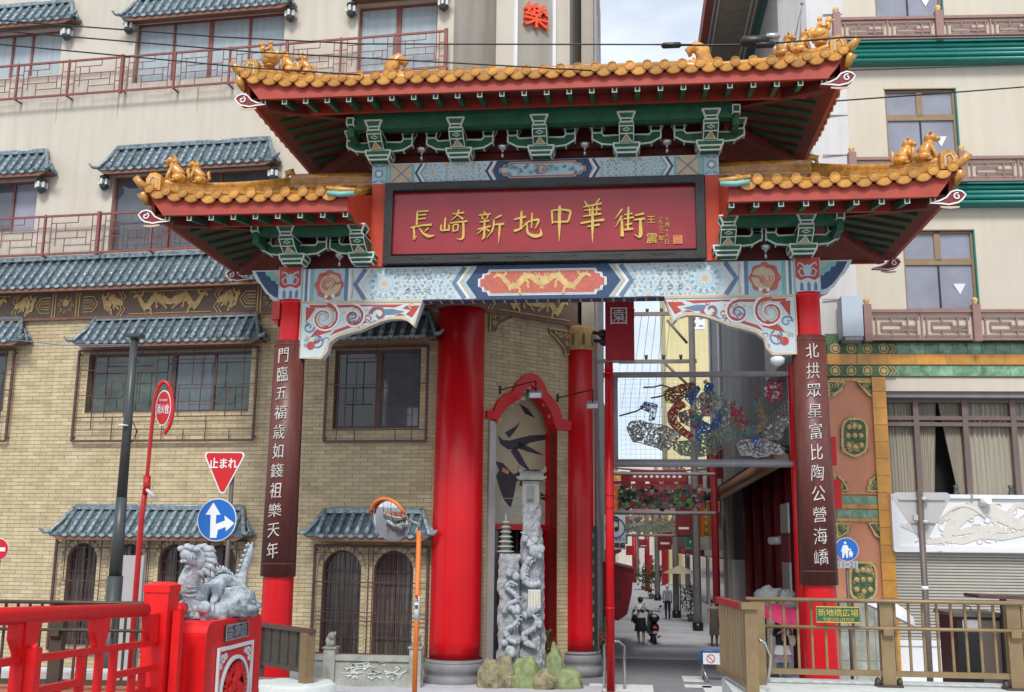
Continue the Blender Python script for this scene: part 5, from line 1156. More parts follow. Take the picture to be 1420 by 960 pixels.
railing(FL, -60, 619, 68.5, 116.5, 300, [169, 397, 618], [-50, 24, 95, 242, 318, 472, 546])
railing(FL, -60, 420, 296.5, 350, 140, [136], [-14, 61, 210, 285, 360, 418])
for px, y_ in ((165, 129), (275, 121), (80, 136)):
    u, z = FL.pt(px, y_, -.005); b = MB(FL); b.prism([(u - .03, z), (u + .03, z), (u + .018, z - .45), (u, z - .85), (u - .015, z - .4)], -.004, 0); b.build('rust_stain', 'rust_stain', lb)
# wall lanterns
ln = MB(); ln.lathe([(.02, .16), (.09, .12), (.11, .1), (.11, .07)], 6, (0, -.14, 0)); ln.lathe([(.1, .07), (.1, -.12), (.06, -.17), (.02, -.2)], 6, (0, -.14, 0)); ln.box(-.02, .02, -.14, 0, .06, .1)
ln.mat(1)
for k in range(6): a = R(30 + 60 * k); ln.cbox((.1 * math.cos(a) * .95, -.14 + .1 * math.sin(a) * .95, -.02), (.05, .05, .12))
lme = ln.mesh('wall_lantern', ['pole_dark', 'blind'], I4)
for px, py in ((94, 46), (180, 37), (404, 20), (488, 14), (616, 5), (59, 257), (146, 253), (381, 241)):
    u, z = FL.pt(px, py, -.14); put('wall_lantern', lme, lb, FL.m @ Matrix.Translation((u, 0, z)) @ Matrix.Scale(1.35, 4))
# ================================================================ RIGHT BUILDING
FR = Fr(7.0, 27.6, 3.0)
rb = empty('right_building', (7.0, 27.6, 0), R(3), 'tall cream building with teal bands, coral tiled panels and a white relief over a shutter', 'building')
UE = 16
gL = FR.pt(1183, 300)[0]; zG = FR.pt(1300, 463)[1]          # tiled grey wing joins cream wall here
wR = [rect(FR, 1212, -60, 1304, 24), rect(FR, 1229, 124, 1327, 222), rect(FR, 1254, 320, 1353, 430)]
big = rect(FR, 1232, 551, 1416, 690)
b = MB(FR); holed(b, gL, UE, zG, 26, wR, .3); b.build('cream_wall', 'plaster_right', rb)
# grey panelled wing: front part, then turning up the street
cx = atY(1083, 250, 29.2); b = MB(); q0 = FR.m @ Vector((gL, 0, 0)); qa = FR.m @ Vector((FR.pt(1146, 500)[0], .0, 0))
b.hprism([(q0.x, q0.y), (q0.x, 34), (cx.x, 34), (cx.x, cx.y - .6), (qa.x - .1, q0.y + .02)], FR.pt(1160, 478)[1], 26)
gw = b.build('grey_wing', 'panel_grey', rb)
b = MB(FR)
for py in (160, 20, 215, 300, 415): z = FR.pt(1150, py)[1]; b.box(FR.pt(1146, py)[0] - .1, gL, -.012, .02, z - .01, z + .01)
b.build('panel_joint', 'grey_metal', gw)
# teal mouldings
for (y0_, y1_) in ((57, 82), (255, 282), (458, 464)):
    z1, z0 = FR.pt(1350, y0_, -.4)[1], FR.pt(1350, y1_, -.4)[1]; b = MB(FR); h = z1 - z0; u0 = gL - .1
    b.box(u0, UE, -.25, 0, z0, z1)
    if h > .2:
        for k in range(4): b.tube([(u0, -.26 - .03 * (k % 2), z0 + h * (k + .5) / 4), (UE, -.26 - .03 * (k % 2), z0 + h * (k + .5) / 4)], h / 7, 6)
        b.box(u0, UE, -.42, 0, z1, z1 + .05)
    b.build('teal_band', 'teal_band', rb)
# balcony parapets with lattice
def parapet(ytop, ybot, xm, x0, posts):
    n = -.42; zt, zb = FR.pt(xm, ytop, n)[1], FR.pt(xm, ybot, n)[1]; U = lambda px: FR.pt(px, (ytop + ybot) / 2, n)[0]
    b = MB(FR); u0 = U(x0); b.box(u0, UE, n - .04, n + .04, zt - .05, zt + .03); b.box(u0, UE, n - .03, n + .03, zb - .02, zb + .04)
    pr = b.build('balcony_parapet', 'rail_mauve', rb); b = MB(FR); b.box(u0, UE, n + .05, n + .08, zb, zt - .04); b.build('parapet_back', 'plaster_right', pr)
    us = [U(p) for p in posts]; d = us[1] - us[0]
    while us[-1] < UE - d: us.append(us[-1] + d)
    for u in us:
        b = MB(FR); b.box(u - .1, u + .1, n - .1, n + .1, zb - .05, zt + .16); b.mat(1).lathe([(.07, 0), (.05, .04), (.09, .1), (.06, .17), (.01, .2)], 10, (u, n, zt + .16)); b.build('parapet_post', ['rail_mauve', 'gold_dull'], pr)
    for a, c in zip(us[:-1], us[1:]):
        b = MB(FR); a += .1; c -= .1; w, h = c - a, zt - zb - .1; z0 = zb + .04
        def ln(x0, z0_, x1, z1_): b.bar((a + w * x0, n, z0 + h * z0_), (a + w * x1, n, z0 + h * z1_), .04, .03)
        for o in (0, .5):
            for L_ in ((.02, .1, .48, .1), (.02, .85, .48, .85), (.05, .1, .05, .85), (.45, .1, .45, .85), (.1, .32, .3, .32), (.1, .62, .3, .62), (.1, .32, .1, .62), (.3, .32, .3, .62), (.2, .1, .2, .32), (.2, .62, .2, .85), (.3, .47, .45, .47), (.36, .47, .36, .85), (.36, .1, .36, .32), (.3, .32, .45, .32)): ln(o + L_[0], L_[1], o + L_[2], L_[3])
        ln(.5, 0, .5, 1); b.build('lattice_panel', 'rail_mauve', pr)
parapet(24, 53, 1300, 1158, (1160, 1302)); parapet(219, 251, 1300, 1178, (1182, 1335)); parapet(431, 471, 1300, 1198, (1203, 1354))
# windows
mk('window_brown', (.15, .105, .095), .5, var=.1); mk('bronze_frame', (.27, .19, .11), .45, metal=.2, var=.1)
def rwin(h, top=.38, y=.1):
    u0, u1, z0, z1 = h; b = MB(FR)
    for a, c, e, f in ((u0, u0 + .06, z0, z1), (u1 - .06, u1, z0, z1), (u0, u1, z1 - .06, z1), (u0, u1, z0, z0 + .06), (u0, u1, z1 - (z1 - z0) * top - .1, z1 - (z1 - z0) * top + .07), ((u0 + u1) / 2 - .08, (u0 + u1) / 2 + .08, z1 - (z1 - z0) * top, z1)): b.box(a, c, y - .03 - .002 * (e == z0), y + .05, e, f)
    b.mat(2).box((u0 + u1) / 2 - .02, (u0 + u1) / 2 + .02, y - .01, y + .04, z0, z1 - (z1 - z0) * top)
    b.mat(1).box(u1, u1 + .04, -.015, .06, z0 - .05, z1 + .03); b.mat(0).box(u0 - .03, u1, -.01, .06, z1, z1 + .03)
    o = b.build('window', ['bronze_frame', 'teal_band', 'black'], rb)
    for a, c in ((u0 + .06, (u0 + u1) / 2), ((u0 + u1) / 2, u1 - .06)):
        for e, f in ((z0, z1 - (z1 - z0) * top - .1), (z1 - (z1 - z0) * top + .07, z1)):
            p = MB(FR); p.box(a, c, y + .02, y + .03, e, f); p.build('pane', 'glass_lilac', o)
    u = u0 + (u1 - u0) * .78; z = z0 + (z1 - z0) * .2; p = MB(FR); p.prism([(u - .16, z + .3), (u + .16, z + .3), (u, z)], y - .0, y + .015); p.build('triangle_mark', 'sign_white', o)
for h in wR[1:]: rwin(h)
h = wR[0]; rwin(h, .3)
# tiled bands
def tiles(x0, x1, y0_, y1_, mat, n, name, yy=-.08, fr=FR, parent=None, gap=.012):
    u0, u1, z0, z1 = rect(fr, x0, y0_, x1, y1_, yy); b = MB(fr); b.box(u0, u1, yy + .02, .0, z0, z1); o = b.build(name, 'cream_paint', parent or rb)
    w = (u1 - u0) / n; h = z1 - z0
    for i in range(n):
        p = MB(fr); a = u0 + w * i + gap / 2; c = a + w - gap; dz = rnd.uniform(-.004, .004); p.hexa([(a, yy, z0 + .01), (c, yy, z0 + .01), (c, yy + .02, z0 + .01), (a, yy + .02, z0 + .01), (a, yy + dz, z1 - .01), (c, yy + dz, z1 - .01), (c, yy + .02, z1 - .01), (a, yy + .02, z1 - .01)])
        p.build('glazed_tile', mat, o)
    return o
xr = 1520
b = MB(FR); b.box(FR.pt(1146, 500)[0], UE, -.01, .3, FR.pt(1300, 528)[1], zG); b.build('band_wall', 'relief_green', rb)
tiles(1243, xr, 476, 491, 'tile_green', 14, 'green_tile_band'); tiles(1243, xr, 507, 522, 'tile_green', 14, 'green_tile_band'); tiles(1147, xr, 491, 506, 'tile_yellow', 9, 'yellow_tile_band', -.12)
for (y0_, y1_) in ((476, 491), (507, 522)):                  # patterned left ends
    u0, u1, z0, z1 = rect(FR, 1147, y0_, 1243, y1_, -.1); b = MB(FR); b.box(u0, u1, -.1, 0, z0, z1); h = z1 - z0; n = 4
    for i in range(n):
        c = u0 + (u1 - u0) * (i + .5) / (n + .3); b.mat(1).ribbon(circ(c, (z0 + z1) / 2, h * .42, 8), .03, -.1, .012, closed=True); b.prism(circ(c, (z0 + z1) / 2, h * .25, 8), -.115, -.1)
    for d_ in (0, .08): b.ribbon([(u1 - .18 + d_, z1 - .02), (u1 - .08 + d_, (z0 + z1) / 2), (u1 - .18 + d_, z0 + .02)], .025, -.1, .012)
    b.build('patterned_tile_end', ['relief_green', 'gold_dull'], rb)
b = MB(FR); u0, u1, z0, z1 = rect(FR, 1226, 524, xr, 551); b.box(u0, u1 + 2, -.02, .3, z0 + (z1 - z0) * .3, z1); b.mat(1).box(u0, u1 + 2, .06, .3, z0 - .0, z0 + (z1 - z0) * .3); b.build('lintel_band', ['plaster_right', 'grey_wall'], rb)
# coral pier with reliefs
uL, zTop = FR.pt(1148, 527)[0], FR.pt(1180, 524)[1]; uR = FR.pt(1216, 600)[0]
b = MB(FR); b.box(uL - .03, uR + .05, .0, .5, 0, zTop + .6); pierR = b.build('coral_pier', 'coral', rb)
u0, u1 = FR.pt(1214, 650)[0], FR.pt(1232, 650)[0]; uS0, uS1 = u0, u1
b = MB(FR); b.box(u0, u1, -.1, .4, 0, zTop); b.build('strip_back', 'cream_paint', pierR)
z = .02; k = 0
while z < zTop - .1:
    p = MB(FR); p.box(u0 - .01, u1 + .01, -.125 - .004 * (k % 2), -.1, z, min(z + .42, zTop)); p.build('yellow_tile', 'tile_yellow', pierR); z += .435; k += 1
for (xa, ya, xb, yb_) in ((1150, 524, 1212, 529), (1155, 683, 1222, 686), (1158, 699, 1222, 706), (1160, 719, 1224, 724)): tiles(xa, xb, ya, yb_, 'tile_yellow', 4, 'yellow_band', -.07, parent=pierR)
for (xa, ya, xb, yb_) in ((1160, 688, 1223, 700), (1161, 707, 1224, 719)): tiles(xa, xb, ya, yb_, 'tile_green', 3, 'green_band', -.06, parent=pierR)
def relief(poly, parent, seed=0, mat=('relief_green', 'gold_dull')):
    P = [FR.pt(x, y_, -.05) for x, y_ in poly]; b = MB(FR); b.prism(P, -.05, 0); b.mat(1).ribbon(P, .06, -.05, .025, closed=True); q = random.Random(seed)
    x0, x1, z0, z1 = min(p[0] for p in P), max(p[0] for p in P), min(p[1] for p in P), max(p[1] for p in P)
    for i in range(46):
        x, z = q.uniform(x0, x1), q.uniform(z0, z1)
        if inpoly(x, z, P): b.mat(q.choice((0, 0, 1))).ribbon(spiral(x, z, .07, 1, q.choice((-1, 1)), q.uniform(0, 6), 7, .3), .018, -.05, .02)
    return b, P, (x0, x1, z0, z1)
for poly, cor in (([(1148, 529), (1170, 530), (1166, 541), (1157, 547), (1150, 552)], 0), ([(1188, 530), (1212, 530), (1214, 552), (1205, 548), (1198, 540)], 1), ([(1157, 658), (1168, 665), (1176, 680), (1158, 681)], 2), ([(1219, 658), (1208, 666), (1203, 681), (1220, 681)], 3), ([(1160, 726), (1178, 726), (1175, 738), (1162, 746)], 4), ([(1205, 726), (1225, 726), (1226, 750), (1214, 742)], 5)):
    b, P, bb = relief(poly, pierR, cor); b.build('corner_relief', ['relief_green', 'gold_dull'], pierR)
def medal(px, py, hw, hh, sd):
    poly = [(px + hw * sx * a, py + hh * c) for sx, a, c in ((-1, .45, -1), (1, .45, -1), (1, .85, -.8), (1, 1, -.5), (1, 1, .5), (1, .85, .8), (1, .35, 1), (1, 0, 1.08), (-1, .35, 1), (-1, .85, .8), (-1, 1, .5), (-1, 1, -.5), (-1, .85, -.8))]
    b, P, (x0, x1, z0, z1) = relief(poly, pierR, sd)
    for fx, fz in ((.5, .8), (.25, .55), (.5, .55), (.75, .55), (.5, .25), (.3, .78), (.7, .78), (.25, .3), (.75, .3)): b.mat(1).ball((x0 + (x1 - x0) * fx, -.06, z0 + (z1 - z0) * fz), (.075, .035, .075), 8, 5)
    b.build('flower_medallion', ['relief_green', 'gold_dull'], pierR)
medal(1185, 606, 17, 25, 1); medal(1197, 806, 18, 26, 2)
# stone base of the pier
u0, u1, z0, z1 = rect(FR, 1158, 836, 1243, 955, -.3)
b = MB(FR); b.box(u0, u1, -.3, .1, 0, z1); b.mat(1)
for k in range(1, 3): b.box(u0, u1, -.304, -.3, z1 * k / 3 - .012, z1 * k / 3 + .012)
for k in range(1, 3): b.box(u0 + (u1 - u0) * k / 3 - .01, u0 + (u1 - u0) * k / 3 + .01, -.305, -.3, 0, z1)
b.build('pier_base', ['stone_garden', 'grey_wall'], rb)
# big window with curtains
a, c, e, f = big; c += 4; b = MB(FR)
yv = .35; zt = e + (f - e) * .74
for u in (a, FR.pt(1278, 620)[0], FR.pt(1347, 620)[0], FR.pt(1415, 620)[0], FR.pt(1483, 620)[0]): b.box(u - .07, u + .07, yv - .08, yv + .1, e, f)
for z in (e + .03, zt, zt + .16, f - .05): b.box(a, c, yv - .06, yv + .08, z - .05, z + .05)
bw_ = b.build('restaurant_window', 'window_brown', rb)
b = MB(FR); b.box(a, c, yv + .03, yv + .045, e, f); b.build('pane', 'window_glass' if 'window_glass' in M else 'glass_clear', bw_) if 'glass_clear' in M else None
def drape(x0, x1, zb, zt_, bot0, bot1, y=.5):
    n = 40; vs = []; 
    for i in range(n + 1):
        q = i / n; yy = y + .04 * math.sin(q * 55) + .02 * math.sin(q * 23); vs.append((x0 + (x1 - x0) * q, yy, zt_))
    for i in range(n + 1):
        q = i / n; yy = y + .05 * math.sin(q * 55); vs.append((bot0 + (bot1 - bot0) * q, yy, zb))
    b = MB(FR); b.add(vs, [(i, i + 1, n + 2 + i, n + 1 + i) for i in range(n)], True); return b.build('curtain', 'curtain', bw_)
X = lambda p: FR.pt(p, 620)[0]
drape(X(1236), X(1275), e, f, X(1236), X(1275)); drape(X(1281), X(1310), e, f, X(1281), X(1300)); drape(X(1313), X(1345), e, f, X(1335), X(1346)); drape(X(1350), X(1412), e, f, X(1352), X(1412)); drape(X(1420), X(1480), e, f, X(1420), X(1480))
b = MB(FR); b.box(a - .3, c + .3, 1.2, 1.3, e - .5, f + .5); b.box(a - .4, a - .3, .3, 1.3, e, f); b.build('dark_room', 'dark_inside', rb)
for px in (1324, 1400):
    u, z = FR.pt(px, 681, .2); b = MB(FR); b.lathe([(.09, 0), (.1, .05), (.06, .12), (.05, .2), (.07, .3)], 10, (u, .12, e + .02)); b.build('sill_lamp', 'pole_dark', bw_)
# white relief panel
u0, u1, z0, z1 = rect(FR, 1237, 686, 1420, 765, -.25); u1 += 4
b = MB(FR); b.box(u0, u1, -.22, .3, z0, z1); b.box(u0, u1, -.3, -.22, z1 - .1, z1); b.box(u0, u1, -.28, -.22, z0, z0 + .12); b.box(u0, u0 + .18, -.28, -.22, z0 + .12, z1 - .1); b.mat(1).box(FR.pt(1340, 690)[0], FR.pt(1343, 690)[0], -.31, -.3, z1 - .14, z1 + .02)
rp_ = b.build('relief_panel', ['sign_white', 'grey_metal'], rb)
b = MB(FR); q = random.Random(5)
P = lambda px, py: FR.pt(px, py, -.23)
for pl, w in (([(1310, 745), (1322, 728), (1338, 712), (1352, 704), (1370, 706), (1388, 716), (1408, 726), (1440, 728)], .16), ([(1300, 722), (1316, 716), (1335, 710)], .07), ([(1322, 740), (1345, 735), (1372, 733), (1395, 736)], .08), ([(1285, 752), (1310, 748), (1335, 750), (1360, 742), (1390, 745), (1420, 740)], .08), ([(1318, 720), (1345, 700), (1368, 698)], .05), ([(1250, 728), (1268, 735), (1280, 745)], .05), ([(1395, 715), (1410, 700), (1430, 705)], .06), ([(1376, 720), (1384, 730), (1374, 740)], .06)):
    pts = [P(*t) for t in pl]; b.ribbon(pts, [2 * w * (.6 + .5 * math.sin(math.pi * (i + .5) / len(pts))) for i in range(len(pts))], -.22, .012 + w * .05)
for i in range(60):
    x, z = P(q.uniform(1255, 1440), q.uniform(700, 758)); b.ribbon(spiral(x, z, q.uniform(.08, .2), .8, q.choice((-1, 1)), q.uniform(0, 6), 9, .3), .025, -.22, .022)
for i in range(26):
    x, z = P(1300 + i * 2.6, 722 - 20 * math.sin(i / 26 * 3)); b.ball((x, -.23, z), (.04, .03, .06), 6, 4)
b.build('dragon_relief', 'relief_white', rp_)
u, z = P(1360, 698); b = MB(FR); b.tube([(u, -.22, z - .02), (u + .1, -.45, z + .08)], [.09, .12], 12); b.build('wall_lamp', 'sign_white', rb)
# roller shutter and white plinth
z0s = FR.pt(1300, 888)[1]; z1s = FR.pt(1300, 766)[1]; b = MB(FR); zz = z0s
n = int((z1s - z0s) / .075)
for k in range(n):
    b = MB(FR) if k == 0 else b; z = z0s + k * .075; b.add([(u0, .02, z), (u1, .02, z), (u1, -.012, z + .02), (u0, -.012, z + .02), (u1, -.005, z + .06), (u0, -.005, z + .06), (u1, .02, z + .072), (u0, .02, z + .072)], [(0, 1, 2, 3), (3, 2, 4, 5), (5, 4, 6, 7)], False)
b.box(u0, u1, .03, .1, z0s, z1s); tag(b.build('shutter', 'shutter', rb), kind=None)
b = MB(FR); b.box(u0, u1, -.05, .3, 0, z0s); b.box(u0, u1, -.09, -.05, z0s - .14, z0s); b.build('plinth', 'sign_white', rb)
# pale box sign hanging off the grey wing
p0, p1 = atY(1160, 412, 27.0), atY(1197, 467, 27.0); b = MB(); b.box(p0.x + .1, p1.x, 26.9, 27.5, p1.z, p0.z); b.mat(1).box(p0.x + .15, p1.x - .02, 26.92, 27.4, p1.z - .1, p1.z); b.box(p0.x + .3, p1.x, 27.5, 27.9, p1.z + .2, p1.z + .3)
b.build('hanging_box_sign', ['pale_box', 'grey_metal'], rb)
# ================================================================ GROUND
b = MB(); b.box(-300, 300, -40, 600, -.6, 0); tag(b.build('ground', 'asphalt'), kind='structure')
b = MB(); b.box(1.2, 40, 33.3, 260, 0, .02); b.box(-40, 1.2, 24.6, 26.0, 0, .1); b.box(5.9, 30, 27.0, 33.3, 0, .1); tag(b.build('street_paving', 'paver'), kind='structure')
pv = [c for c in WM if c.name.startswith('street_paving')][0]
slab = MB(); slab.box(-.44, .44, -.22, .22, 0, .006); sm_ = [slab.mesh('paving_slab', [m_], I4) for m_ in ('paver', 'paver_b')]
k = 0
for j in range(34):
    for i in range(5):
        if k >= 170: break
        x = 1.7 + .9 * i + (.45 if j % 2 else 0); y = 33.6 + .46 * j
        put('paving_slab', sm_[0 if rnd.random() < .75 else 1], pv, Matrix.Translation((x, y, .02))); k += 1
b = MB()
for x0, y0_, x1, y1_, Z in ((815, 958, 905, 950, .004), (950, 953, 985, 950, .004), (978, 960, 1010, 952, .004), (948, 945, 972, 938, .004)):
    a = atZ(x0, y0_, Z); c = atZ(x1, y1_, Z); x, X2 = a.x, c.x; b.box(x, X2, a.y, max(a.y + .5, c.y), 0, Z)
tag(b.build('road_marking', 'road_paint'), kind='structure')
# bridge deck falling towards the gate, plaza ledges
b = MB()
def dz(y): return 2.05 - .044 * y
b.hexa([(-3.2, -8, 0), (7.5, -8, 0), (7.5, 8.5, 0), (-3.2, 8.5, 0), (-3.2, -8, 1.85), (7.5, -8, 1.85), (7.5, 8.5, 1.7), (-3.2, 8.5, 1.7)])
b.hexa([(-3.2, 8.5, 0), (3.2, 8.5, 0), (3.2, 21, 0), (-3.2, 21, 0), (-3.2, 8.5, 1.7), (3.2, 8.5, 1.7), (3.2, 21, .01), (-3.2, 21, .01)])
tag(b.build('bridge_deck', 'asphalt'), kind='structure')
b = MB(); b.box(3.05, 12, 8.5, 14.35, 0, 1.74); tag(b.build('plaza_ledge', 'stone_white'), kind='structure')
zA = 1.42
b = MB(); b.box(-16, -3.2, 9.5, 14.4, 0, zA); b.mat(1).box(-16, -3.9, 14.4, 14.95, 0, atY(60, 932, 14.4).z); tag(b.build('plaza_paving', ['deck_brick', 'stone_white']), kind='structure')
b = MB(); c = atY(406, 948, 15.9); b.lathe([(.62, 0), (.62, c.z - .03), (.56, c.z)], 8, (c.x, 16.1, 0)); tag(b.build('kerb_stone', 'stone_white'), 'pale eight sided stone base under the last post of the brown fence', 'kerb stone')
b = MB(); b.box(-8, -3.3, 16.4, 17.3, 0, 1.2); tag(b.build('plaza_kerb', 'stone_white'), kind='structure')

# ================================================================ RED BRIDGE PARAPET
def pp(Y, dzz=0): return Vector((-2.56 - .088 * (Y - 7.12), Y, 2.86 - .044 * (Y - 7.12) + dzz))
par = empty('bridge_parapet', tuple(pp(8, -1.05)), 0, 'bright red bridge railing with round handrail and square posts', 'railing')
b = MB(); b.tube([pp(3.6), pp(7), pp(9.9)], .064, 16); b.tube([pp(9.9), pp(9.99)], [.064, .03], 16); b.build('handrail', 'rail_red', par)
b = MB(); b.tube([pp(10.7), pp(11.02)], .064, 16); b.tube([pp(11.02), pp(11.06)], [.064, .03], 12); b.build('handrail', 'rail_red', par)
def rbar(y0, y1, z, h=.055, w=.06, name='rail'):
    a, c = pp(y0, z), pp(y1, z); b = MB(); b.hexa([(a.x - w / 2, y0, a.z - h / 2), (a.x + w / 2, y0, a.z - h / 2), (c.x + w / 2, y1, c.z - h / 2), (c.x - w / 2, y1, c.z - h / 2), (a.x - w / 2, y0, a.z + h / 2), (a.x + w / 2, y0, a.z + h / 2), (c.x + w / 2, y1, c.z + h / 2), (c.x - w / 2, y1, c.z + h / 2)]); b.build(name, 'rail_red', par)
def vbar(y, z0, z1, w=.055, d=.06, name='baluster'):
    a = pp(y); b = MB(); b.box(a.x - d / 2, a.x + d / 2, y - w / 2, y + w / 2, a.z + z0, a.z + z1); b.build(name, 'rail_red', par)
def post(y, w=.25, top=.27):
    a = pp(y); b = MB(); h = w / 2; b.box(a.x - h, a.x + h, y - h, y + h, a.z - 1.1, a.z + top - .1)
    b.box(a.x - h - .012, a.x + h + .012, y - h - .012, y + h + .012, a.z + top - .1, a.z + top - .03); e = h + .012
    b.hexa([(a.x - e, y - e, a.z + top - .03), (a.x + e, y - e, a.z + top - .03), (a.x + e, y + e, a.z + top - .03), (a.x - e, y + e, a.z + top - .03), (a.x - h * .5, y - h * .5, a.z + top), (a.x + h * .5, y - h * .5, a.z + top), (a.x + h * .5, y + h * .5, a.z + top), (a.x - h * .5, y + h * .5, a.z + top)])
    b.build('post', 'rail_red', par)
post(10.35); post(3.9)
for a_, c_ in ((4.0, 7.47), (7.53, 10.23)):
    rbar(a_, c_, -.32); rbar(a_, c_, -.98)
def bays(y0, y1):
    L = y1 - y0
    def q(t): return y0 + L * t
    rbar(q(.03), q(.36), -.56); rbar(q(.62), q(.98), -.56); rbar(q(.36), q(.62), -.78, .05); rbar(q(.03), q(.2), -.74, .05); rbar(q(.8), q(.98), -.76, .05)
    for t, z0, z1 in ((.36, -.98, -.34), (.5, -.98, -.34), (.62, -.98, -.34), (.2, -.98, -.56), (.8, -.98, -.56), (.1, -.74, -.56), (.9, -.76, -.56), (.12, -.98, -.74)): vbar(q(t), z0, z1)
    y = q(.48); a = pp(y); b = MB(); b.xprism([(y - .13, a.z - .04), (y - .13, a.z - .16), (y - .075, a.z - .25), (y - .065, a.z - .31), (y + .065, a.z - .31), (y + .075, a.z - .25), (y + .13, a.z - .16), (y + .13, a.z - .04)], a.x - .035, a.x + .035); b.build('rail_bracket', 'rail_red', par)
bays(4.0, 7.4); bays(7.6, 10.22)
y = 7.5; a = pp(y); b = MB(); b.box(a.x - .05, a.x + .05, y - .06, y + .06, a.z - 1.1, a.z - .04); b.xprism([(y - .16, a.z - .04), (y - .16, a.z - .16), (y - .09, a.z - .26), (y - .06, a.z - .34), (y + .06, a.z - .34), (y + .09, a.z - .26), (y + .16, a.z - .16), (y + .16, a.z - .04)], a.x - .036, a.x + .036)
b.box(a.x + .05, a.x + .13, y - .04, y + .05, a.z - 1.1, a.z - .23); b.tube([(a.x + .09, y, a.z - .24), (a.x + .09, y, a.z - .2)], [.045, .01], 8); b.build('middle_post', 'rail_red', par)
y = 10.1; a = pp(y); b = MB(); b.xprism([(y - .14, a.z - .04), (y - .12, a.z - .2), (y - .05, a.z - .32), (y + .1, a.z - .32), (y + .1, a.z - .04)], a.x - .036, a.x + .036); b.box(a.x + .13, a.x + .21, 10.3, 10.39, a.z - 1.1, a.z - .02); b.tube([(a.x + .17, 10.35, a.z - .02), (a.x + .17, 10.35, a.z + .03)], [.045, .01], 8); b.build('post_trim', 'rail_red', par)
rbar(10.47, 10.98, -.27); rbar(10.47, 10.95, -.5); vbar(10.75, -1.0, -.5, .04); vbar(10.9, -1.0, -.02); vbar(10.6, -1.0, -.5, .04); rbar(10.47, 10.95, -.98)

# ================================================================ DRAGON PEDESTAL
XF = -2.5; FQ = Fr(XF, 0, 90)                                # local x = world Y, -y = world +X
def pq(px, py): return FQ.pt(px, py, 0)
ped = empty('dragon_pedestal', (-2.8, 11.5, 1.5), 0, 'red pedestal with a white framed round crest at the end of the bridge railing', 'pedestal')
ya, yb2 = pq(285, 905)[0], pq(361, 905)[0]; zt = pq(320, 858)[1]
b = MB(FQ); r_ = .14; P = [(ya, .9), (yb2, .9)] + [(yb2 - r_ + r_ * math.cos(a), zt - r_ + r_ * math.sin(a)) for a in [R(90 * i / 6) for i in range(7)]] + [(ya + r_ - r_ * math.sin(a), zt - r_ + r_ * math.cos(a)) for a in [R(90 * i / 6) for i in range(7)]]
b.prism(P, 0, .62); pdb = b.build('pedestal_body', 'rail_red', ped)
def qrect(x0, y0_, x1, y1_): a = pq(x0, y0_); c = pq(x1, y1_); return a[0], c[0], min(a[1], c[1]), max(a[1], c[1])
u0, u1 = pq(311, 870)[0], pq(342, 865)[0]; z = pq(326, 875)[1]; b = MB(FQ); b.box(u0, u1, -.02, 0, z - .085, z + .085); b.mat(1).ribbon([(u0 + .01, z - .078), (u1 - .01, z - .078), (u1 - .01, z + .078), (u0 + .01, z + .078)], .014, -.02, .01, closed=True)
b.text('新地橋', .19, (u0 + u1) / 2, z, -.024, .006, .0, sx=(u1 - u0) / .66); b.build('name_plate', ['frame_black', 'grey_metal'], ped)
u0, u1 = pq(301, 905)[0], pq(347, 905)[0]; z1 = pq(324, 896)[1]; z0 = z1 - .95; cu, cz = (u0 + u1) / 2, (z0 + z1) / 2
b = MB(FQ); b.mat(2).box(u0 + .04, u1 - .04, -.004, 0, z0, z1 - .04); b.mat(0).ribbon([(u0, z0), (u1, z0), (u1, z1), (u0, z1)], .055, -.004, .025, closed=True)
b.ribbon([(cu + (u1 - u0) * .4 * math.cos(a), cz + .36 * math.sin(a)) for a in [2 * math.pi * i / 32 for i in range(32)]], .04, -.004, .03, closed=True)
for sx in (-1, 1):
    for sz in (-1, 1):
        for dx, dz_, rr in ((.38, .4, .05), (.3, .42, .03), (.42, .32, .03)): b.mat(0).ribbon(spiral(cu + sx * (u1 - u0) * dx, cz + sz * .95 * dz_, rr, 1.2, sx, 0, 10, .3), .025, -.004, .02)
b.mat(1).prism([(cu + (u1 - u0) * .37 * math.cos(a), cz + .33 * math.sin(a)) for a in [2 * math.pi * i / 28 for i in range(28)]], -.012, -.004)
b.mat(2); q = random.Random(3)
for i in range(34):
    a = 2 * math.pi * i / 34; rr = .31; b.ribbon([(cu + (u1 - u0) * .35 * .7 * math.cos(a), cz + rr * .7 * math.sin(a)), (cu + (u1 - u0) * .35 * math.cos(a + .1), cz + rr * math.sin(a + .1))], [.06, .015], -.012, .025)
for i in range(16): b.ball((cu + q.uniform(-.2, .2) * (u1 - u0), -.02, cz + q.uniform(-.22, .22)), ((u1 - u0) * .11, .03, .07), 7, 5, .2, i)
b.build('round_crest', ['sign_white', 'frame_black', 'rail_red'], ped)

# dragon statue
sk = 1.0
def S(px, py, Y): return tuple(atY(px, py, Y))
dr = empty('stone_dragon', S(300, 858, 11.6), 0, 'grey stone dragon statue crouching on rocks on top of the red pedestal', 'statue'); D0 = WM[dr].translation
def rel(p): return tuple(Vector(p) - D0)
J = [(264, 830, 11.3), (261, 816, 11.25), (263, 802, 11.2), (270, 791, 11.2), (280, 778, 11.2), (270, 772, 11.12), (258, 768, 11.05), (250, 767, 11.0),   # 0-7 chest..snout
     (274, 832, 11.4), (288, 822, 11.6), (300, 806, 11.75), (311, 800, 11.85), (321, 808, 11.95), (328, 816, 12.0), (335, 808, 12.05), (336, 793, 12.1), (342, 780, 12.1), (346, 766, 12.1), (346, 754, 12.1),
     (272, 845, 11.2), (283, 847, 11.1), (300, 825, 11.4), (294, 838, 11.3), (340, 822, 12.0), (350, 838, 12.1)]
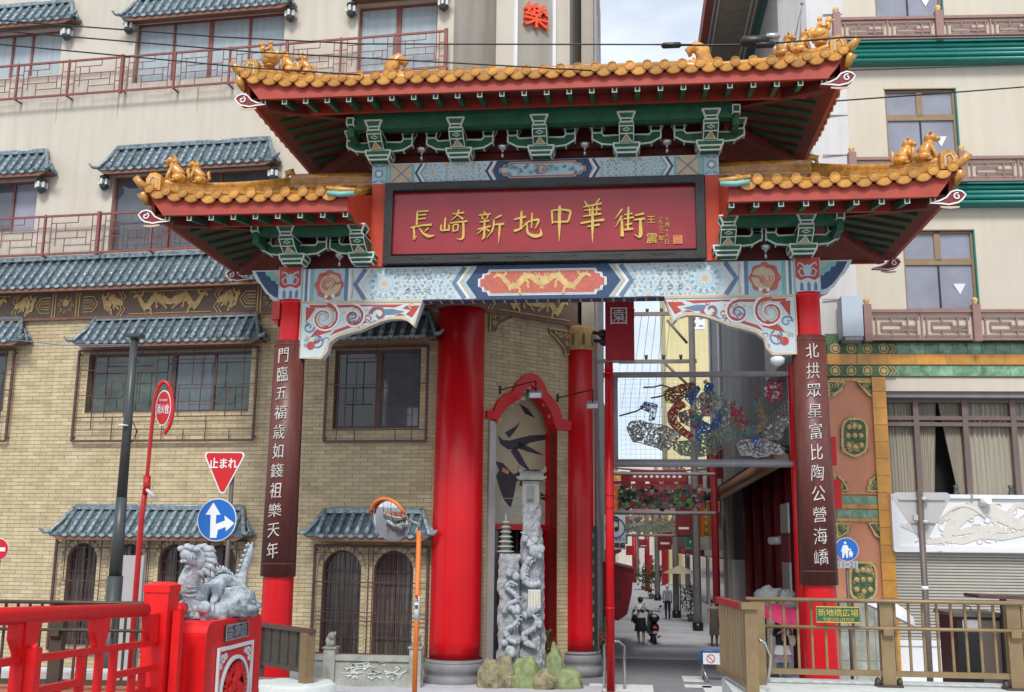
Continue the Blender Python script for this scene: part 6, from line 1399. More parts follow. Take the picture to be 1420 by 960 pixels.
E = [(0, 1), (1, 2), (2, 3), (3, 4), (4, 5), (5, 6), (6, 7), (0, 8), (8, 9), (9, 10), (10, 11), (11, 12), (12, 13), (13, 14), (14, 15), (15, 16), (16, 17), (17, 18), (8, 19), (19, 20), (10, 21), (21, 22), (13, 23), (23, 24)]
rad = [.135, .14, .125, .12, .15, .13, .085, .05, .12, .11, .105, .1, .09, .085, .065, .06, .06, .055, .025, .05, .035, .05, .035, .05, .03]
skin('dragon_body', [rel(S(*j)) for j in J], E, rad, ['stone_statue'], dr)
b = MB(); 
b.ball(S(283, 843, 11.05), .075, 14, 10)
b.build('pearl', 'stone_statue', dr)
b = MB(); q = random.Random(11)                              # jaw, mane, brows, horns, scales
b.tube([S(275, 781, 11.18), S(262, 779, 11.08), S(252, 778, 11.0)], [.06, .045, .03], 8, flat=.6); b.tube([S(270, 786, 11.15), S(257, 786, 11.05)], [.05, .03], 8, flat=.6); b.build('lower_jaw', 'stone_statue', dr); b = MB()
for i, (x0, y0_, x1, y1_) in enumerate(((284, 768, 301, 776), (286, 775, 303, 785), (284, 782, 300, 794), (280, 788, 292, 802), (285, 762, 299, 766), (274, 790, 282, 803))):
    b.tube([S(x0, y0_, 11.15), S((x0 + x1) / 2 + 2, (y0_ + y1_) / 2 - 2, 11.13), S(x1, y1_, 11.15)], [.05, .04, .012], 7)
b.build('mane', 'stone_statue', dr); b = MB()
for x_, y_ in ((266, 760), (260, 758), (273, 762), (251, 761)): b.ball(S(x_, y_, 11.02), (.045, .045, .035), 8, 6)
b.build('brow', 'stone_statue', dr); b = MB(); b.tube([S(272, 760, 11.1), S(284, 757, 11.15), S(294, 762, 11.2)], [.03, .03, .01], 7)
b.build('horn', 'stone_statue', dr); b = MB()
for x_ in range(254, 272, 4): b.tube([S(x_, 771, 11.0), S(x_, 776, 11.0)], [.016, .004], 5)
b.build('teeth', 'stone_statue', dr); b = MB()
for i in range(11):                                         # ridge fins along the back
    t = i / 10; x_ = 287 + 40 * t; y_ = 812 - 22 * math.sin(t * 2.6 + .2); b.tube([S(x_, y_ + 4, 11.6 + .4 * t), S(x_ - 2, y_ - 6, 11.6 + .4 * t)], [.035, .008], 5)
b.build('back_fins', 'stone_statue', dr); b = MB()
for i in range(5): y_ = 800 + i * 6; b.tube([S(254 - i * .3, y_, 11.16), S(262, y_ + 2.5, 11.12), S(271 + i * .6, y_ + 1, 11.15)], .008, 5)
b.build('neck_rings', 'stone_statue', dr); b = MB()
for i in range(7): x_ = 332 + i * 2.4; y_ = 800 - i * 7; b.tube([S(x_ - 3, y_, 12.05), S(x_ - 6, y_ - 3, 12.05)], [.03, .006], 5)
for k in range(4): b.tube([S(346, 770, 12.1), S(341 + k * 3, 756 - (k % 2) * 4, 12.1)], [.035, .008], 6)
b.build('tail_spines', 'stone_statue', dr); b = MB()
for k in range(3): b.tube([S(294, 838, 11.3), S(288 + k * 4, 846, 11.2)], [.03, .01], 5)
b.build('claw', 'stone_statue', dr)
b = MB(); 
for x_, y_, Y_, r_ in ((328, 840, 11.75, .2), (343, 844, 12.0, .13), (312, 842, 11.6, .2), (262, 848, 11.3, .14), (300, 850, 11.4, .14), (284, 854, 11.2, .12), (326, 828, 11.8, .14), (347, 850, 12.1, .08), (250, 852, 11.15, .1)):
    p = S(x_, y_, Y_); b.ball(p, (r_, r_ * 1.1, r_ * .8), 16, 12, .35, x_, 2.5)
b.build('rock_base', 'stone_statue', dr)

# ================================================================ BRONZE FENCES
def fence(label, A, B, zt, zm, zb, posts, nb, mat='bronze', plaque=None, name='metal_fence', post_w=.16, both=False, zl=1.74):
    d = Vector((B[0] - A[0], B[1] - A[1], 0)); L = d.length; ang = math.degrees(math.atan2(d.y, d.x)); fr = Fr(A[0], A[1], ang); f = empty(name, (A[0], A[1], zl), R(ang), label, 'fence')
    for z, r_, nm in ((zt, .03, 'top_rail'), (zm, .024, 'middle_rail')): b = MB(fr); b.tube([(-.05, -.09, z), (L + .05, -.09, z)], r_ * 1.15, 8, flat=.8); b.build(nm, mat, f)
    b = MB(fr); b.box(0, L, -.035, .03, zb - .035, zb + .03); b.build('bottom_rail', mat, f)
    for u in posts:
        b = MB(fr); b.box(u - post_w / 2, u + post_w / 2, -.06, .06, zl, zt - .02); b.hexa([(u - .06, -.13, zm - .08), (u + .06, -.13, zm - .08), (u + .06, -.06, zm - .14), (u - .06, -.06, zm - .14), (u - .06, -.13, zm), (u + .06, -.13, zm), (u + .06, -.06, zm), (u - .06, -.06, zm)]); b.build('post', mat, f)
        b = MB(fr); b.box(u - post_w / 2 - .07, u + post_w / 2 + .07, -.11, .11, zl, zl + .025)
        for s in (-1, 1): b.ball((u + s * (post_w / 2 + .05), 0, zl + .05), (.04, .06, .06), 8, 5)
        b.build('post_foot', 'bronze_dark', f)
    for i in range(nb):
        u = L * (i + .5) / nb
        if min([abs(u - p) for p in posts] + [9]) < post_w / 2 + .01: continue
        b = MB(fr); b.box(u - .014, u + .014, -.02, .012, zb + .03, zt - .03); b.build('baluster', mat, f)
    return f, fr
pl, pr_ = atY(1042, 940, 13.7), atY(1640, 940, 13.7)
zt_r, zm_r, zb_r = atY(1228, 834, 13.6).z, atY(1228, 872, 13.6).z, atY(1228, 934, 13.7).z
U_ = lambda px: atY(px, 890, 13.7).x - pl.x
bf, bfr = fence('brown metal fence on the pale ledge carrying a green name plaque', (pl.x, 13.7), (pr_.x, 13.75), zt_r, zm_r, zb_r, [U_(1230), U_(1407), U_(1584)], 30)
u0, u1 = atY(1131, 850, 13.55).x, atY(1193, 850, 13.55).x; z0, z1 = atY(1160, 864, 13.55).z, atY(1160, 841, 13.55).z
b = MB(); b.box(u0, u1, 13.55, 13.57, z0, z1); b.mat(1).ribbon([(u0 + .008, z0 + .008), (u1 - .008, z0 + .008), (u1 - .008, z1 - .008), (u0 + .008, z1 - .008)], .012, 13.55, .006, closed=True)
b.text('新地橋広場', .098, (u0 + u1) / 2, z0 + (z1 - z0) * .62, 13.545, .004, .0); b.text('平成25年1月完成', .05, (u0 + u1) / 2, z0 + (z1 - z0) * .2, 13.545, .004, .0); b.build('name_plaque', ['green_dark', 'gold'], bf)
# boarded return beside it
A_ = atY(1044, 900, 12.55); B_ = atY(998, 900, 14.5)
d = Vector((B_.x - A_.x, B_.y - A_.y, 0)); L = d.length; ang = math.degrees(math.atan2(d.y, d.x)); f2r = Fr(A_.x, A_.y, ang); f2 = empty('boarded_fence', (A_.x, A_.y, 1.74), R(ang), 'short fence end of upright tan boards with a red capping rail', 'fence')
ztp = zt_r + .0
for i in range(9):
    b = MB(f2r); u = .12 + (L - .2) * i / 9; b.box(u, u + (L - .2) / 9 - .035, -.02, .02, 1.84, ztp - .08); b.build('board', 'wood_slat', f2)
b = MB(f2r); b.box(0, L, -.04, .04, ztp - .1, ztp - .02); b.build('capping_rail', 'awning_red', f2)
b = MB(f2r); b.box(0, L, -.03, .05, 1.8, 1.87); b.build('bottom_rail', 'bronze', f2)
b = MB(); b.box(A_.x - .09, A_.x + .05, 12.45, 12.6, 1.74, ztp - .06); b.box(A_.x - .13, A_.x + .13, 12.4, 12.66, ztp - .06, ztp + .01); b.build('end_post', 'bronze', f2)
b = MB(); b.box(A_.x + .1, A_.x + .27, 13.55, 13.75, 1.74, ztp - .03); b.build('corner_post', 'bronze', f2)
b = MB(); b.tube([(A_.x + .08, 12.9, 2.35), (A_.x + .18, 12.9, 2.3), (A_.x + .23, 12.9, 2.15), (A_.x + .2, 12.9, 1.85)], .022, 8); b.build('bent_handrail', 'steel', f2)
# left fence on the brick paving; its dark bronze holds the shade there
a_ = atY(-60, 940, 13.7); c_ = atY(262, 940, 13.9); zt_l = atY(120, 836, 13.7).z
lf, lfr = fence('brown metal fence with shade in its dark colour, standing behind the red bridge railing', (a_.x, 13.7), (c_.x, 13.9), zt_l, zt_l - .36, zA + .1, [atY(75, 900, 13.7).x - a_.x, atY(240, 900, 13.7).x - a_.x], 19, mat='bronze_dark', zl=zA)
a_ = atY(345, 890, 17.3); c_ = atY(428, 900, 16.0); zt_2 = atY(340, 863, 17.3).z
d = Vector((c_.x - a_.x, c_.y - a_.y, 0)); L = d.length; ang = math.degrees(math.atan2(d.y, d.x)); fr3 = Fr(a_.x, a_.y, ang); f3 = empty('boarded_fence', (a_.x, a_.y, 1.2), R(ang), 'boarded fence coloured dark for shade, ending on the pale stone base by the left pillar', 'fence')  # boards of the same bronze, darkened in colour for shade
zb3 = atY(390, 922, 16.6).z
for i in range(7): b = MB(fr3); u = L * i / 7; b.box(u, u + L / 7 - .06, -.02, .02, zb3, zt_2 - .03); b.build('board', 'bronze_dark', f3)
b = MB(fr3); b.box(-.1, L + .1, -.06, .06, zt_2 - .04, zt_2 + .02); b.build('capping_rail', 'iron_brown', f3)
b = MB(fr3); b.box(0, L, -.03, .03, zb3 - .05, zb3 + .02); b.build('bottom_rail', 'bronze_dark', f3)
for u, w in ((L * .2, .07), (L - .02, .09)): b = MB(fr3); b.box(u - w, u + w, -.09, .07, 1.25, zt_2 - .04); b.build('post', 'bronze' if u > L * .5 else 'bronze_dark', f3)

# ================================================================ SIGNS, POLES, MIRROR
def pole(b, px, ytop, Y, z0, r0, r1=None, n=12, pxb=None):
    t = atY(px, ytop, Y); x = t.x; b.tube([(x, Y, z0), (x, Y, t.z)], [r0, r1 or r0], n); return x, t.z
Ys = 18.0
sg = empty('give_way_sign', (atY(318, 800, Ys).x, Ys, 0), 0, 'red triangular stop sign above a round blue arrow sign on one pole', 'road sign')
xs_ = atY(316, 730, Ys).x
b = MB(); b.tube([(xs_, Ys + .06, 0), (xs_, Ys + .06, 4.75)], .038, 12); b.build('pole', 'pole_brown', sg)
def tri(b, cx, zt, w, h, y0, y1, r=.06):
    P = []
    for (x, z), a0 in (((cx + w / 2 - r * 1.5, zt - r), -30), ((cx - w / 2 + r * 1.5, zt - r), 90), ((cx, zt - h + r * 1.7), 210)):
        P += [(x + r * math.cos(R(a0 + 120 * k / 5)), z + r * math.sin(R(a0 + 120 * k / 5))) for k in range(6)]
    b.prism(P, y0, y1)
p = atY(312, 627, Ys); q = atY(312, 688, Ys); w = 64 / 80.
b = MB(); tri(b.mat(1), p.x, p.z, w, p.z - q.z, Ys - .01, Ys + .01); tri(b.mat(0), p.x, p.z - .018, w - .07, p.z - q.z - .055, Ys - .014, Ys - .01, .05)
b.mat(1).text('止まれ', .2, p.x - .01, p.z - .2, Ys - .018, .004, .02, sx=.88); b.build('triangular_plate', ['sign_red', 'sign_white'], sg)
c = atY(301, 721, Ys); b = MB(); b.mat(1).disc((c.x, c.z), .375, Ys - .012, Ys + .006, 36, .96); b.mat(0).disc((c.x, c.z), .36, Ys - .016, Ys - .012, 36, .96)
def pt_(px, py): q = atY(px, py, Ys - .02); return (q.x, q.z)
b.mat(1); b.prism([pt_(*t) for t in ((291, 746), (292, 714), (285, 714), (296, 697), (306, 714), (300, 714), (299, 727), (312, 722), (311, 715), (325, 726), (313, 737), (313, 731), (302, 735), (300, 746))], Ys - .02, Ys - .016)
b.build('round_plate', ['sign_blue', 'sign_white'], sg)
# hydrant sign
Yh = 16.5
hs = empty('hydrant_sign', (atY(186, 835, Yh).x, Yh, 0), 0, 'red hooped pole holding a round red fire hydrant sign', 'road sign')
x0h = atY(199, 700, Yh).x
P = [(atY(x_, y_, Yh).x, Yh, atY(x_, y_, Yh).z) for x_, y_ in ((186, 850), (196, 720), (204, 660), (212, 575), (216, 545), (224, 529), (233, 531), (239, 548), (240, 572), (236, 590), (228, 602))]
b = MB(); b.tube([(P[0][0] + .0, Yh, 0)] + P[:3], .045, 10); Ph = P[2:]
for _ in range(3): Ph = [Ph[0]] + [q for u, v in zip(Ph[:-1], Ph[1:]) for q in (tuple(Vector(u).lerp(Vector(v), .25)), tuple(Vector(u).lerp(Vector(v), .75)))] + [Ph[-1]]
b.tube(Ph, .032, 10); b.tube([P[2], (P[2][0] + .01, Yh, P[2][2] - .3)], .06, 10); b.build('pole', 'sign_red', hs)
c = atY(227, 566, Yh); b = MB(); b.mat(1).disc((c.x, c.z), .3, Yh - .02, Yh + .02, 30, .45); b.mat(0).disc((c.x, c.z), .28, Yh - .026, Yh - .02, 30, .43)
b.mat(1).text('消火栓', .17, c.x, c.z - .02, Yh - .03, .004, .015, sx=.42); b.text('FIRE HYDRANT', .05, c.x, c.z + .13, Yh - .03, .004, .004, sx=.42); b.build('sign_disc', ['sign_red', 'sign_white'], hs)
b = MB(); a = atY(205, 677, Yh); c = atY(216, 690, Yh); b.tube([(a.x - .06, Yh - .02, a.z + .02), (c.x, Yh - .05, c.z)], .03, 6); b.build('pale_handle', 'sign_white', hs)
# dark lamp post
Yl = 15.6
lp = empty('lamp_post', (atY(157, 835, Yl).x, Yl, 0), 0, 'tall dark green two stage post with a thin cable tied near its flat top', 'pole')
t = atY(187, 465, Yl); m_ = atY(170, 770, Yl); xb = (atY(168, 720, Yl).x)
xv = atY(172, 650, Yl).x; P = [(xv, Yl, atY(172, y_, Yl).z) for y_ in (470, 690, 840)]
b = MB(); b.tube([(xv, Yl, 0), (xv, Yl, P[1][2] - 1.2)], .12, 14); b.tube([(xv, Yl, P[1][2] - 1.2), (xv, Yl, P[1][2])], [.1, .085], 14); b.tube([P[1], P[0]], [.08, .058], 14); b.cbox((P[0][0] + .01, Yl, P[0][2] + .04), (.24, .2, .05)); b.mat(1).tube([(P[0][0] - .03, Yl - .08, P[0][2] - 1.4), (P[0][0] - .03, Yl - .08, P[0][2] - 1.42)], .075, 12)
b.build('post_shaft', ['pole_dark', 'sign_white'], lp)
b = MB(); e = atY(0, 469, 17.5); b.tube([e, (e + Vector(P[0])) / 2 + Vector((0, 0, -.12)), Vector(P[0]) + Vector((-.02, 0, -.1))], .009, 5); k0 = Vector(P[0]); b.mat(1).tube([k0 + Vector((.06, 0, 0)), k0 + Vector((.16, 0, -.2)), k0 + Vector((.1, 0, -.4)), k0 + Vector((-.02, -.05, -.2))], .008, 5)
k1 = Vector((P[0][0] - .05, Yl, P[0][2] - 1.3)); b.tube([k1, k1 + Vector((.14, 0, -.05)), k1 + Vector((.22, 0, -.2)), k1 + Vector((.14, 0, -.36)), k1 + Vector((0, 0, -.38))], .01, 5); b.build('cable', ['slate_blue', 'black'], lp)
# pale board behind it
p0, p1 = atY(158, 770, 17), atY(186, 850, 17); b = MB(); b.box(p0.x, p1.x + .1, 17, 17.08, .9, p0.z); b.box(p0.x + .05, p0.x + .12, 17.08, 17.14, 0, 1.2); b.box(p1.x - .1, p1.x - .03, 17.08, 17.14, 0, 1.2); b.mat(1).box(p1.x - .02, p1.x + .02, 16.99, 17, p0.z - .9, p0.z - .3); tag(b.build('notice_board', ['sign_back', 'black']), 'plain grey upright board standing behind the dark post', 'board')
# no entry sign cut by the left edge
c = atY(-2, 762, 18); ne = empty('no_entry_sign', (c.x, 18, 0), 0, 'round red no entry sign with a white bar', 'road sign')
b = MB(); b.mat(1).disc((c.x, c.z), .2, 17.99, 18.01, 28); b.mat(0).disc((c.x, c.z), .19, 17.985, 17.99, 28); b.mat(1).box(c.x - .14, c.x + .14, 17.98, 17.985, c.z - .035, c.z + .035); b.build('round_plate', ['sign_red', 'sign_white'], ne)
b = MB(); b.tube([(c.x, 18.05, 0), (c.x, 18.05, c.z)], .03, 8); b.build('pole', 'pole_grey', ne)
# traffic mirror
Ym = 19.0
mr = empty('traffic_mirror', (atY(578, 900, Ym).x, Ym, 0), 0, 'convex traffic mirror with an orange hood on an orange pole', 'mirror')
t = atY(579, 736, Ym); bt_ = atY(577, 958, Ym); b = MB(); b.tube([((t.x + bt_.x) / 2, Ym, 0), ((t.x + bt_.x) / 2, Ym, t.z)], .043, 14); b.build('pole', 'orange', mr)
xm_ = (t.x + bt_.x) / 2; zz = atY(577, 843, Ym).z; b = MB(); b.tube([(xm_, Ym, zz - .22), (xm_, Ym, zz + .2)], .046, 14); b.mat(1).text('注', .09, xm_, zz + .14, Ym - .05, .003, .01); b.text('意', .09, xm_, zz + .02, Ym - .05, .003, .0); b.mat(2).disc((xm_, zz + .2), .03, Ym - .055, Ym - .05, 8); b.build('sticker', ['sign_white', 'black', 'sign_red'], mr)
b = MB(); b.tube([(xm_, Ym, t.z), (xm_, Ym, t.z + .12), (xm_ - .2, Ym + .05, t.z + .18)], .03, 8); b.build('mount_arm', 'grey_metal', mr)
c = atY(541, 721, Ym); fm = Fr(c.x, Ym, -25, c.z); fm.m = fm.m @ Matrix.Rotation(R(20), 4, 'X'); b = MB(fm); n = 30; vs = []; fs = []
for i in range(7):
    rr = .4 * i / 6; yy = -.1 * (1 - (i / 6) ** 2)
    for j in range(n): a = 2 * math.pi * j / n; vs.append((rr * math.cos(a), yy, rr * math.sin(a)))
for i in range(6):
    for j in range(n): k = (j + 1) % n; fs.append((i * n + j, i * n + k, (i + 1) * n + k, (i + 1) * n + j))
b.add(vs, fs, True); b.build('mirror_face', 'mirror', mr)
b = MB(fm); b.mat(1).tube([(.405 * math.cos(a), 0, .405 * math.sin(a)) for a in [2 * math.pi * j / 30 for j in range(30)]], .012, 6, closed=True); b.mat(0)
b.tube([(.415 * math.cos(a), -.05, .415 * math.sin(a)) for a in [R(15 + 150 * j / 16) for j in range(17)]], [.01] + [.035] * 15 + [.01], 6); b.mat(1).add([(.38 * math.cos(a), .02, .38 * math.sin(a)) for a in [2 * math.pi * j / 30 for j in range(30)]] , [tuple(range(30))], False); b.build('mirror_hood', ['orange', 'grey_metal'], mr)
# back of a triangular sign on the right
Yb = 14.9
bs_ = empty('sign_seen_from_behind', (atY(1288, 940, Yb).x, Yb, 0), 0, 'back of a pale triangular road sign on a brown pole', 'road sign')
t0, t1 = atY(1275, 680, Yb), atY(1290, 945, Yb); P = [(t1.x, Yb, 0), (t1.x, Yb, t1.z), (t0.x, Yb, t0.z)]
b = MB(); b.tube(P, .042, 12); b.mat(1); m_ = Vector(P[1]).lerp(Vector(P[2]), .47); b.tube([m_, m_ + Vector((0, 0, .05))], .045, 12); b.build('pole', ['pole_brown', 'sign_white'], bs_)
p = atY(1277, 683, Yb + .06); q = atY(1281, 755, Yb + .06); b = MB(); tri(b, p.x, p.z, .83, p.z - q.z, Yb + .05, Yb + .07); b.build('triangular_plate', 'sign_back', bs_)
b = MB()
for y_, w in ((692, .31), (724, .16)): z = atY(1277, y_, Yb).z; b.box(p.x - w, p.x + w, Yb + .02, Yb + .05, z - .014, z + .014); b.tube([(p.x + .02, Yb, z - .025), (p.x + .02, Yb, z + .025)], .055, 12)
b.box(p.x - .13, p.x - .05, Yb - .01, Yb + .05, atY(1277, 722, Yb).z, atY(1277, 714, Yb).z); b.build('clamp_bar', 'sign_back', bs_)
# blue pedestrian sign
Yp_ = 24.5
ps_ = empty('pedestrian_sign', (atY(1174, 850, Yp_).x, Yp_, 0), 0, 'round blue sign of an adult and child over a small plate reading 11 to 21', 'road sign')
c = atY(1174, 762, Yp_); b = MB(); b.mat(1).disc((c.x, c.z), .26, Yp_ - .01, Yp_ + .01, 30); b.mat(0).disc((c.x, c.z), .25, Yp_ - .015, Yp_ - .01, 30); b.mat(1)
def pt_(px, py): q = atY(px, py, Yp_ - .02); return (q.x, q.z)
b.prism(circ(*pt_(1172, 753), .03, 8), Yp_ - .02, Yp_ - .015); b.prism([pt_(*t) for t in ((1169, 756), (1175, 756), (1178, 763), (1176, 765), (1176, 774), (1174, 774), (1172, 766), (1170, 774), (1168, 774), (1168, 764), (1166, 766))], Yp_ - .02, Yp_ - .015)
b.prism(circ(*pt_(1179, 762), .02, 8), Yp_ - .02, Yp_ - .015); b.prism([pt_(*t) for t in ((1178, 764), (1181, 764), (1183, 768), (1181, 774), (1179, 770), (1178, 774), (1177, 768))], Yp_ - .02, Yp_ - .015)
b.build('round_plate', ['sign_blue', 'sign_white'], ps_)
c2_ = atY(1175, 783, Yp_); b = MB(); b.box(c2_.x - .23, c2_.x + .23, Yp_ - .01, Yp_ + .01, c2_.z - .08, c2_.z + .08); b.mat(1).text('11−21', .17, c2_.x, c2_.z, Yp_ - .014, .004, .008); b.build('small_plate', ['sign_back', 'slate_blue'], ps_)
b = MB(); b.tube([(c2_.x, Yp_ + .05, 0), (c2_.x, Yp_ + .05, c.z)], .036, 10); b.mat(1).tube([(c2_.x, Yp_ + .05, 1.7), (c2_.x, Yp_ + .05, 2.0)], .042, 10); b.build('pole', ['pole_brown', 'sign_white'], ps_)
# dark cabinet behind the right fence
Yc = 16.5; p0, p1 = atY(1326, 855, Yc), atY(1398, 960, Yc)
cb_ = empty('dark_cabinet', ((p0.x + p1.x) / 2, Yc, 0), 0, 'black steel cabinet with a ring on its lid behind the fence', 'cabinet')
b = MB(); b.box(p0.x, p1.x, Yc, Yc + .9, 0, p0.z); b.build('cabinet_body', 'black', cb_)
b = MB(); b.box(p0.x - .06, p1.x + .05, Yc - .06, Yc + .96, p0.z, p0.z + .05); b.tube([(p0.x + .17 + .05 * math.cos(a), Yc, p0.z + .11 + .05 * math.sin(a)) for a in [2 * math.pi * k / 10 for k in range(10)]], .01, 5, closed=True); b.build('cabinet_lid', 'pole_brown', cb_)
b = MB(); b.box(p0.x + .08, p0.x + .3, Yc - .01, Yc, p0.z - .18, p0.z - .04); b.build('cabinet_label', 'sign_back', cb_)
b = MB(); b.box((p0.x + p1.x) / 2 + .0, p1.x - .05, Yc - .012, Yc, .2, p0.z - .05); b.build('cabinet_door', 'pole_brown', cb_)
q0_, q1_ = atY(1357, 825, 16.2), atY(1440, 830, 16.2); sh = empty('sloping_shelf', (q0_.x, 16.2, 0), 0, 'thin dark slab raised above the black cabinet', 'shelf'); b = MB(); b.hexa([(q0_.x, 16.2, q0_.z - .05), (q1_.x + .5, 16.2, q0_.z - .08), (q1_.x + .5, 16.9, q0_.z - .08), (q0_.x, 16.9, q0_.z - .05), (q0_.x, 16.2, q0_.z), (q1_.x + .5, 16.2, q0_.z - .03), (q1_.x + .5, 16.9, q0_.z - .03), (q0_.x, 16.9, q0_.z)]); b.build('slab', 'iron_brown', sh)
b = MB(); b.box(q1_.x, q1_.x + .1, 16.3, 16.4, 0, q0_.z - .05); b.build('leg', 'bronze_dark', sh)
b = MB(); b.box(q0_.x + .35, q0_.x + .42, 16.3, 16.4, 0, q0_.z - .05); b.build('leg', 'bronze_dark', sh)
# ================================================================ CARVED STONES AND ROCKS AT THE CORNER
def craggy(name, px, ytop, ybot, Y, w0, w1, d, seed, mat='stone_grey', parent=None):
    t, q = atY(px, ytop, Y), atY(px, ybot, Y); n, m = 22, 46; vs = []; fs = []; z0, z1 = 0, t.z
    for i in range(m + 1):
        f = i / m; z = z0 + (z1 - z0) * f; w = w0 + (w1 - w0) * f
        for j in range(n):
            a = 2 * math.pi * j / n; cx, cy = math.cos(a), math.sin(a); k = 1 / max(abs(cx), abs(cy)); k = min(k, 1.18)
            nn = noise.fractal(Vector((cx * 1.3 + seed, cy * 1.3, z * 1.9)), .8, 2.2, 5) * .3 + noise.noise(Vector((cx * 3 + seed, cy * 3, z * 6))) * .12
            vs.append((t.x + cx * k * w * (1 + nn), Y + cy * k * d * (1 + nn * .6), z))
    for i in range(m):
        for j in range(n): k = (j + 1) % n; fs.append((i * n + j, i * n + k, (i + 1) * n + k, (i + 1) * n + j))
    b = MB(); b.add(vs, fs + [tuple(range(m * n, m * n + n))], False); return b, t
YS = 26.0
b, t = craggy('s', 738, 701, 925, YS + .2, .33, .22, .26, 3)
car = empty('carved_stone_pillar', (t.x, YS + .2, 0), 0, 'taller grey carved stone pillar with a coiling dragon and small gatehouse on top', 'sculpture')
b.build('stone', 'stone_grey', car)
def dragon_on(b, pts, Y, r):
    n = 6; P = []
    for i in range(len(pts) - 1):
        for k in range(n): P.append(Vector(S(pts[i][0] + (pts[i + 1][0] - pts[i][0]) * k / n, pts[i][1] + (pts[i + 1][1] - pts[i][1]) * k / n, Y)))
    P.append(Vector(S(*pts[-1], Y))); m = len(P)
    for _ in range(3): P = [P[0]] + [(P[i - 1] + P[i] * 2 + P[i + 1]) / 4 for i in range(1, m - 1)] + [P[-1]]
    r *= .72; b.tube(P, [r * (.5 + .5 * math.sin(math.pi * min(1, .25 + .75 * (1 - i / m)))) for i in range(m)], 10)
    for i in range(2, m - 2, 2): t_ = (P[i + 1] - P[i - 1]).normalized(); s_ = t_.cross(Vector((0, 1, 0))); b.tube([P[i] + s_ * r * .7, P[i] + s_ * r * 1.5 + t_ * .05], [r * .4, .01], 5)
    return P
b = MB(); Yd = YS - .18
dragon_on(b, [(745, 770), (733, 775), (726, 790), (726, 806), (738, 812), (750, 808)], Yd, .13)
for (x, y_, r_) in ((742, 764, .17), (749, 762, .12), (748, 770, .1), (736, 755, .12), (728, 748, .09), (741, 750, .1)): b.ball(S(x, y_, Yd), (r_, r_ * .8, r_), 10, 7, .2, x)
for k in range(7): b.tube([S(730 + k * 2.4, 742 + k * 4, Yd + .05), S(722 + k * 3, 738 + k * 5, Yd - .05)], [.05, .015], 6)
dragon_on(b, [(735, 850), (745, 858), (741, 872), (724, 880), (728, 892), (743, 898)], Yd, .1)
for (x, y_, r_) in ((735, 848, .13), (728, 853, .1), (744, 843, .1), (748, 866, .09)): b.ball(S(x, y_, Yd), (r_, r_ * .7, r_), 10, 7, .25, x)
b.build('carved_dragon', 'stone_statue', car)
p = Vector(S(738, 700, YS + .2)); b = MB(); b.cbox(p + Vector((-.02, 0, .28)), (.42, .38, .6)); b.mat(1).box(p.x - .12, p.x + .05, p.y - .27, p.y - .25, p.z + .12, p.z + .45)
b.mat(0); zz = p.z + .6; b.hexa([(p.x - .34, p.y - .3, zz), (p.x + .32, p.y - .3, zz), (p.x + .32, p.y + .3, zz), (p.x - .34, p.y + .3, zz), (p.x - .28, p.y - .05, zz + .22), (p.x + .26, p.y - .05, zz + .22), (p.x + .26, p.y + .05, zz + .22), (p.x - .28, p.y + .05, zz + .22)])
for s in (-1, 1): b.tube([(p.x - .01 + s * .22, p.y, zz + .2), (p.x - .01 + s * .32, p.y, zz + .26), (p.x - .01 + s * .34, p.y, zz + .36)], [.06, .06, .03], 6); b.tube([(p.x + s * .3, p.y - .26, zz + .02), (p.x + s * .37, p.y - .3, zz + .08)], [.04, .02], 6)
for k in range(9): x = p.x - .3 + .075 * k; b.tube([(x, p.y - .31, zz + .01), (p.x + (x - p.x) * .7, p.y - .05, zz + .23)], .022, 5)
b.build('stone_gatehouse', ['stone_garden', 'stone_base'], car)
q = Vector(S(741, 830, YS - .2)); b = MB(); b.cbox(q, (.3, .04, .42)); b.mat(1)
for k in range(4): b.box(q.x - .11 + .07 * k, q.x - .09 + .07 * k, q.y - .025, q.y - .02, q.z - .17, q.z + .17)
b.build('inscribed_tablet', ['stone_white', 'gold_dull'], car)
b, t = craggy('s', 707, 768, 925, YS, .28, .24, .24, 9)
ca2 = empty('carved_stone_pillar', (t.x, YS, 0), 0, 'shorter grey carved stone pillar with a seven tier pagoda on top', 'sculpture')
b.build('stone', 'stone_grey', ca2)
b = MB(); dragon_on(b, [(718, 812), (708, 806), (700, 815), (712, 822), (720, 832), (704, 838), (698, 850)], YS - .33, .08); dragon_on(b, [(712, 850), (720, 858), (712, 868), (700, 874), (704, 886), (716, 892)], YS - .33, .1)
for (x, y_, r_) in ((716, 800, .1), (706, 795, .09), (716, 846, .13), (708, 842, .09), (708, 905, .14), (700, 892, .1)): b.ball(S(x, y_, YS - .32), (r_, r_ * .7, r_), 10, 7, .25, x)
b.build('carved_clouds', 'stone_statue', ca2)
p = Vector(S(701, 767, YS)); b = MB()
for k in range(7):
    w = .2 * (1 - k * .085); z = p.z - .05 + k * .118; b.lathe([(w * .8, z), (w * .8, z + .07), (w * 1.25, z + .075), (w * .8, z + .12)], 6, (p.x, p.y, 0))
b.lathe([(.06, p.z + .77), (.03, p.z + .85), (.005, p.z + .98)], 6, (p.x, p.y, 0)); b.build('pagoda', 'stone_garden', ca2)
q_ = random.Random(4)
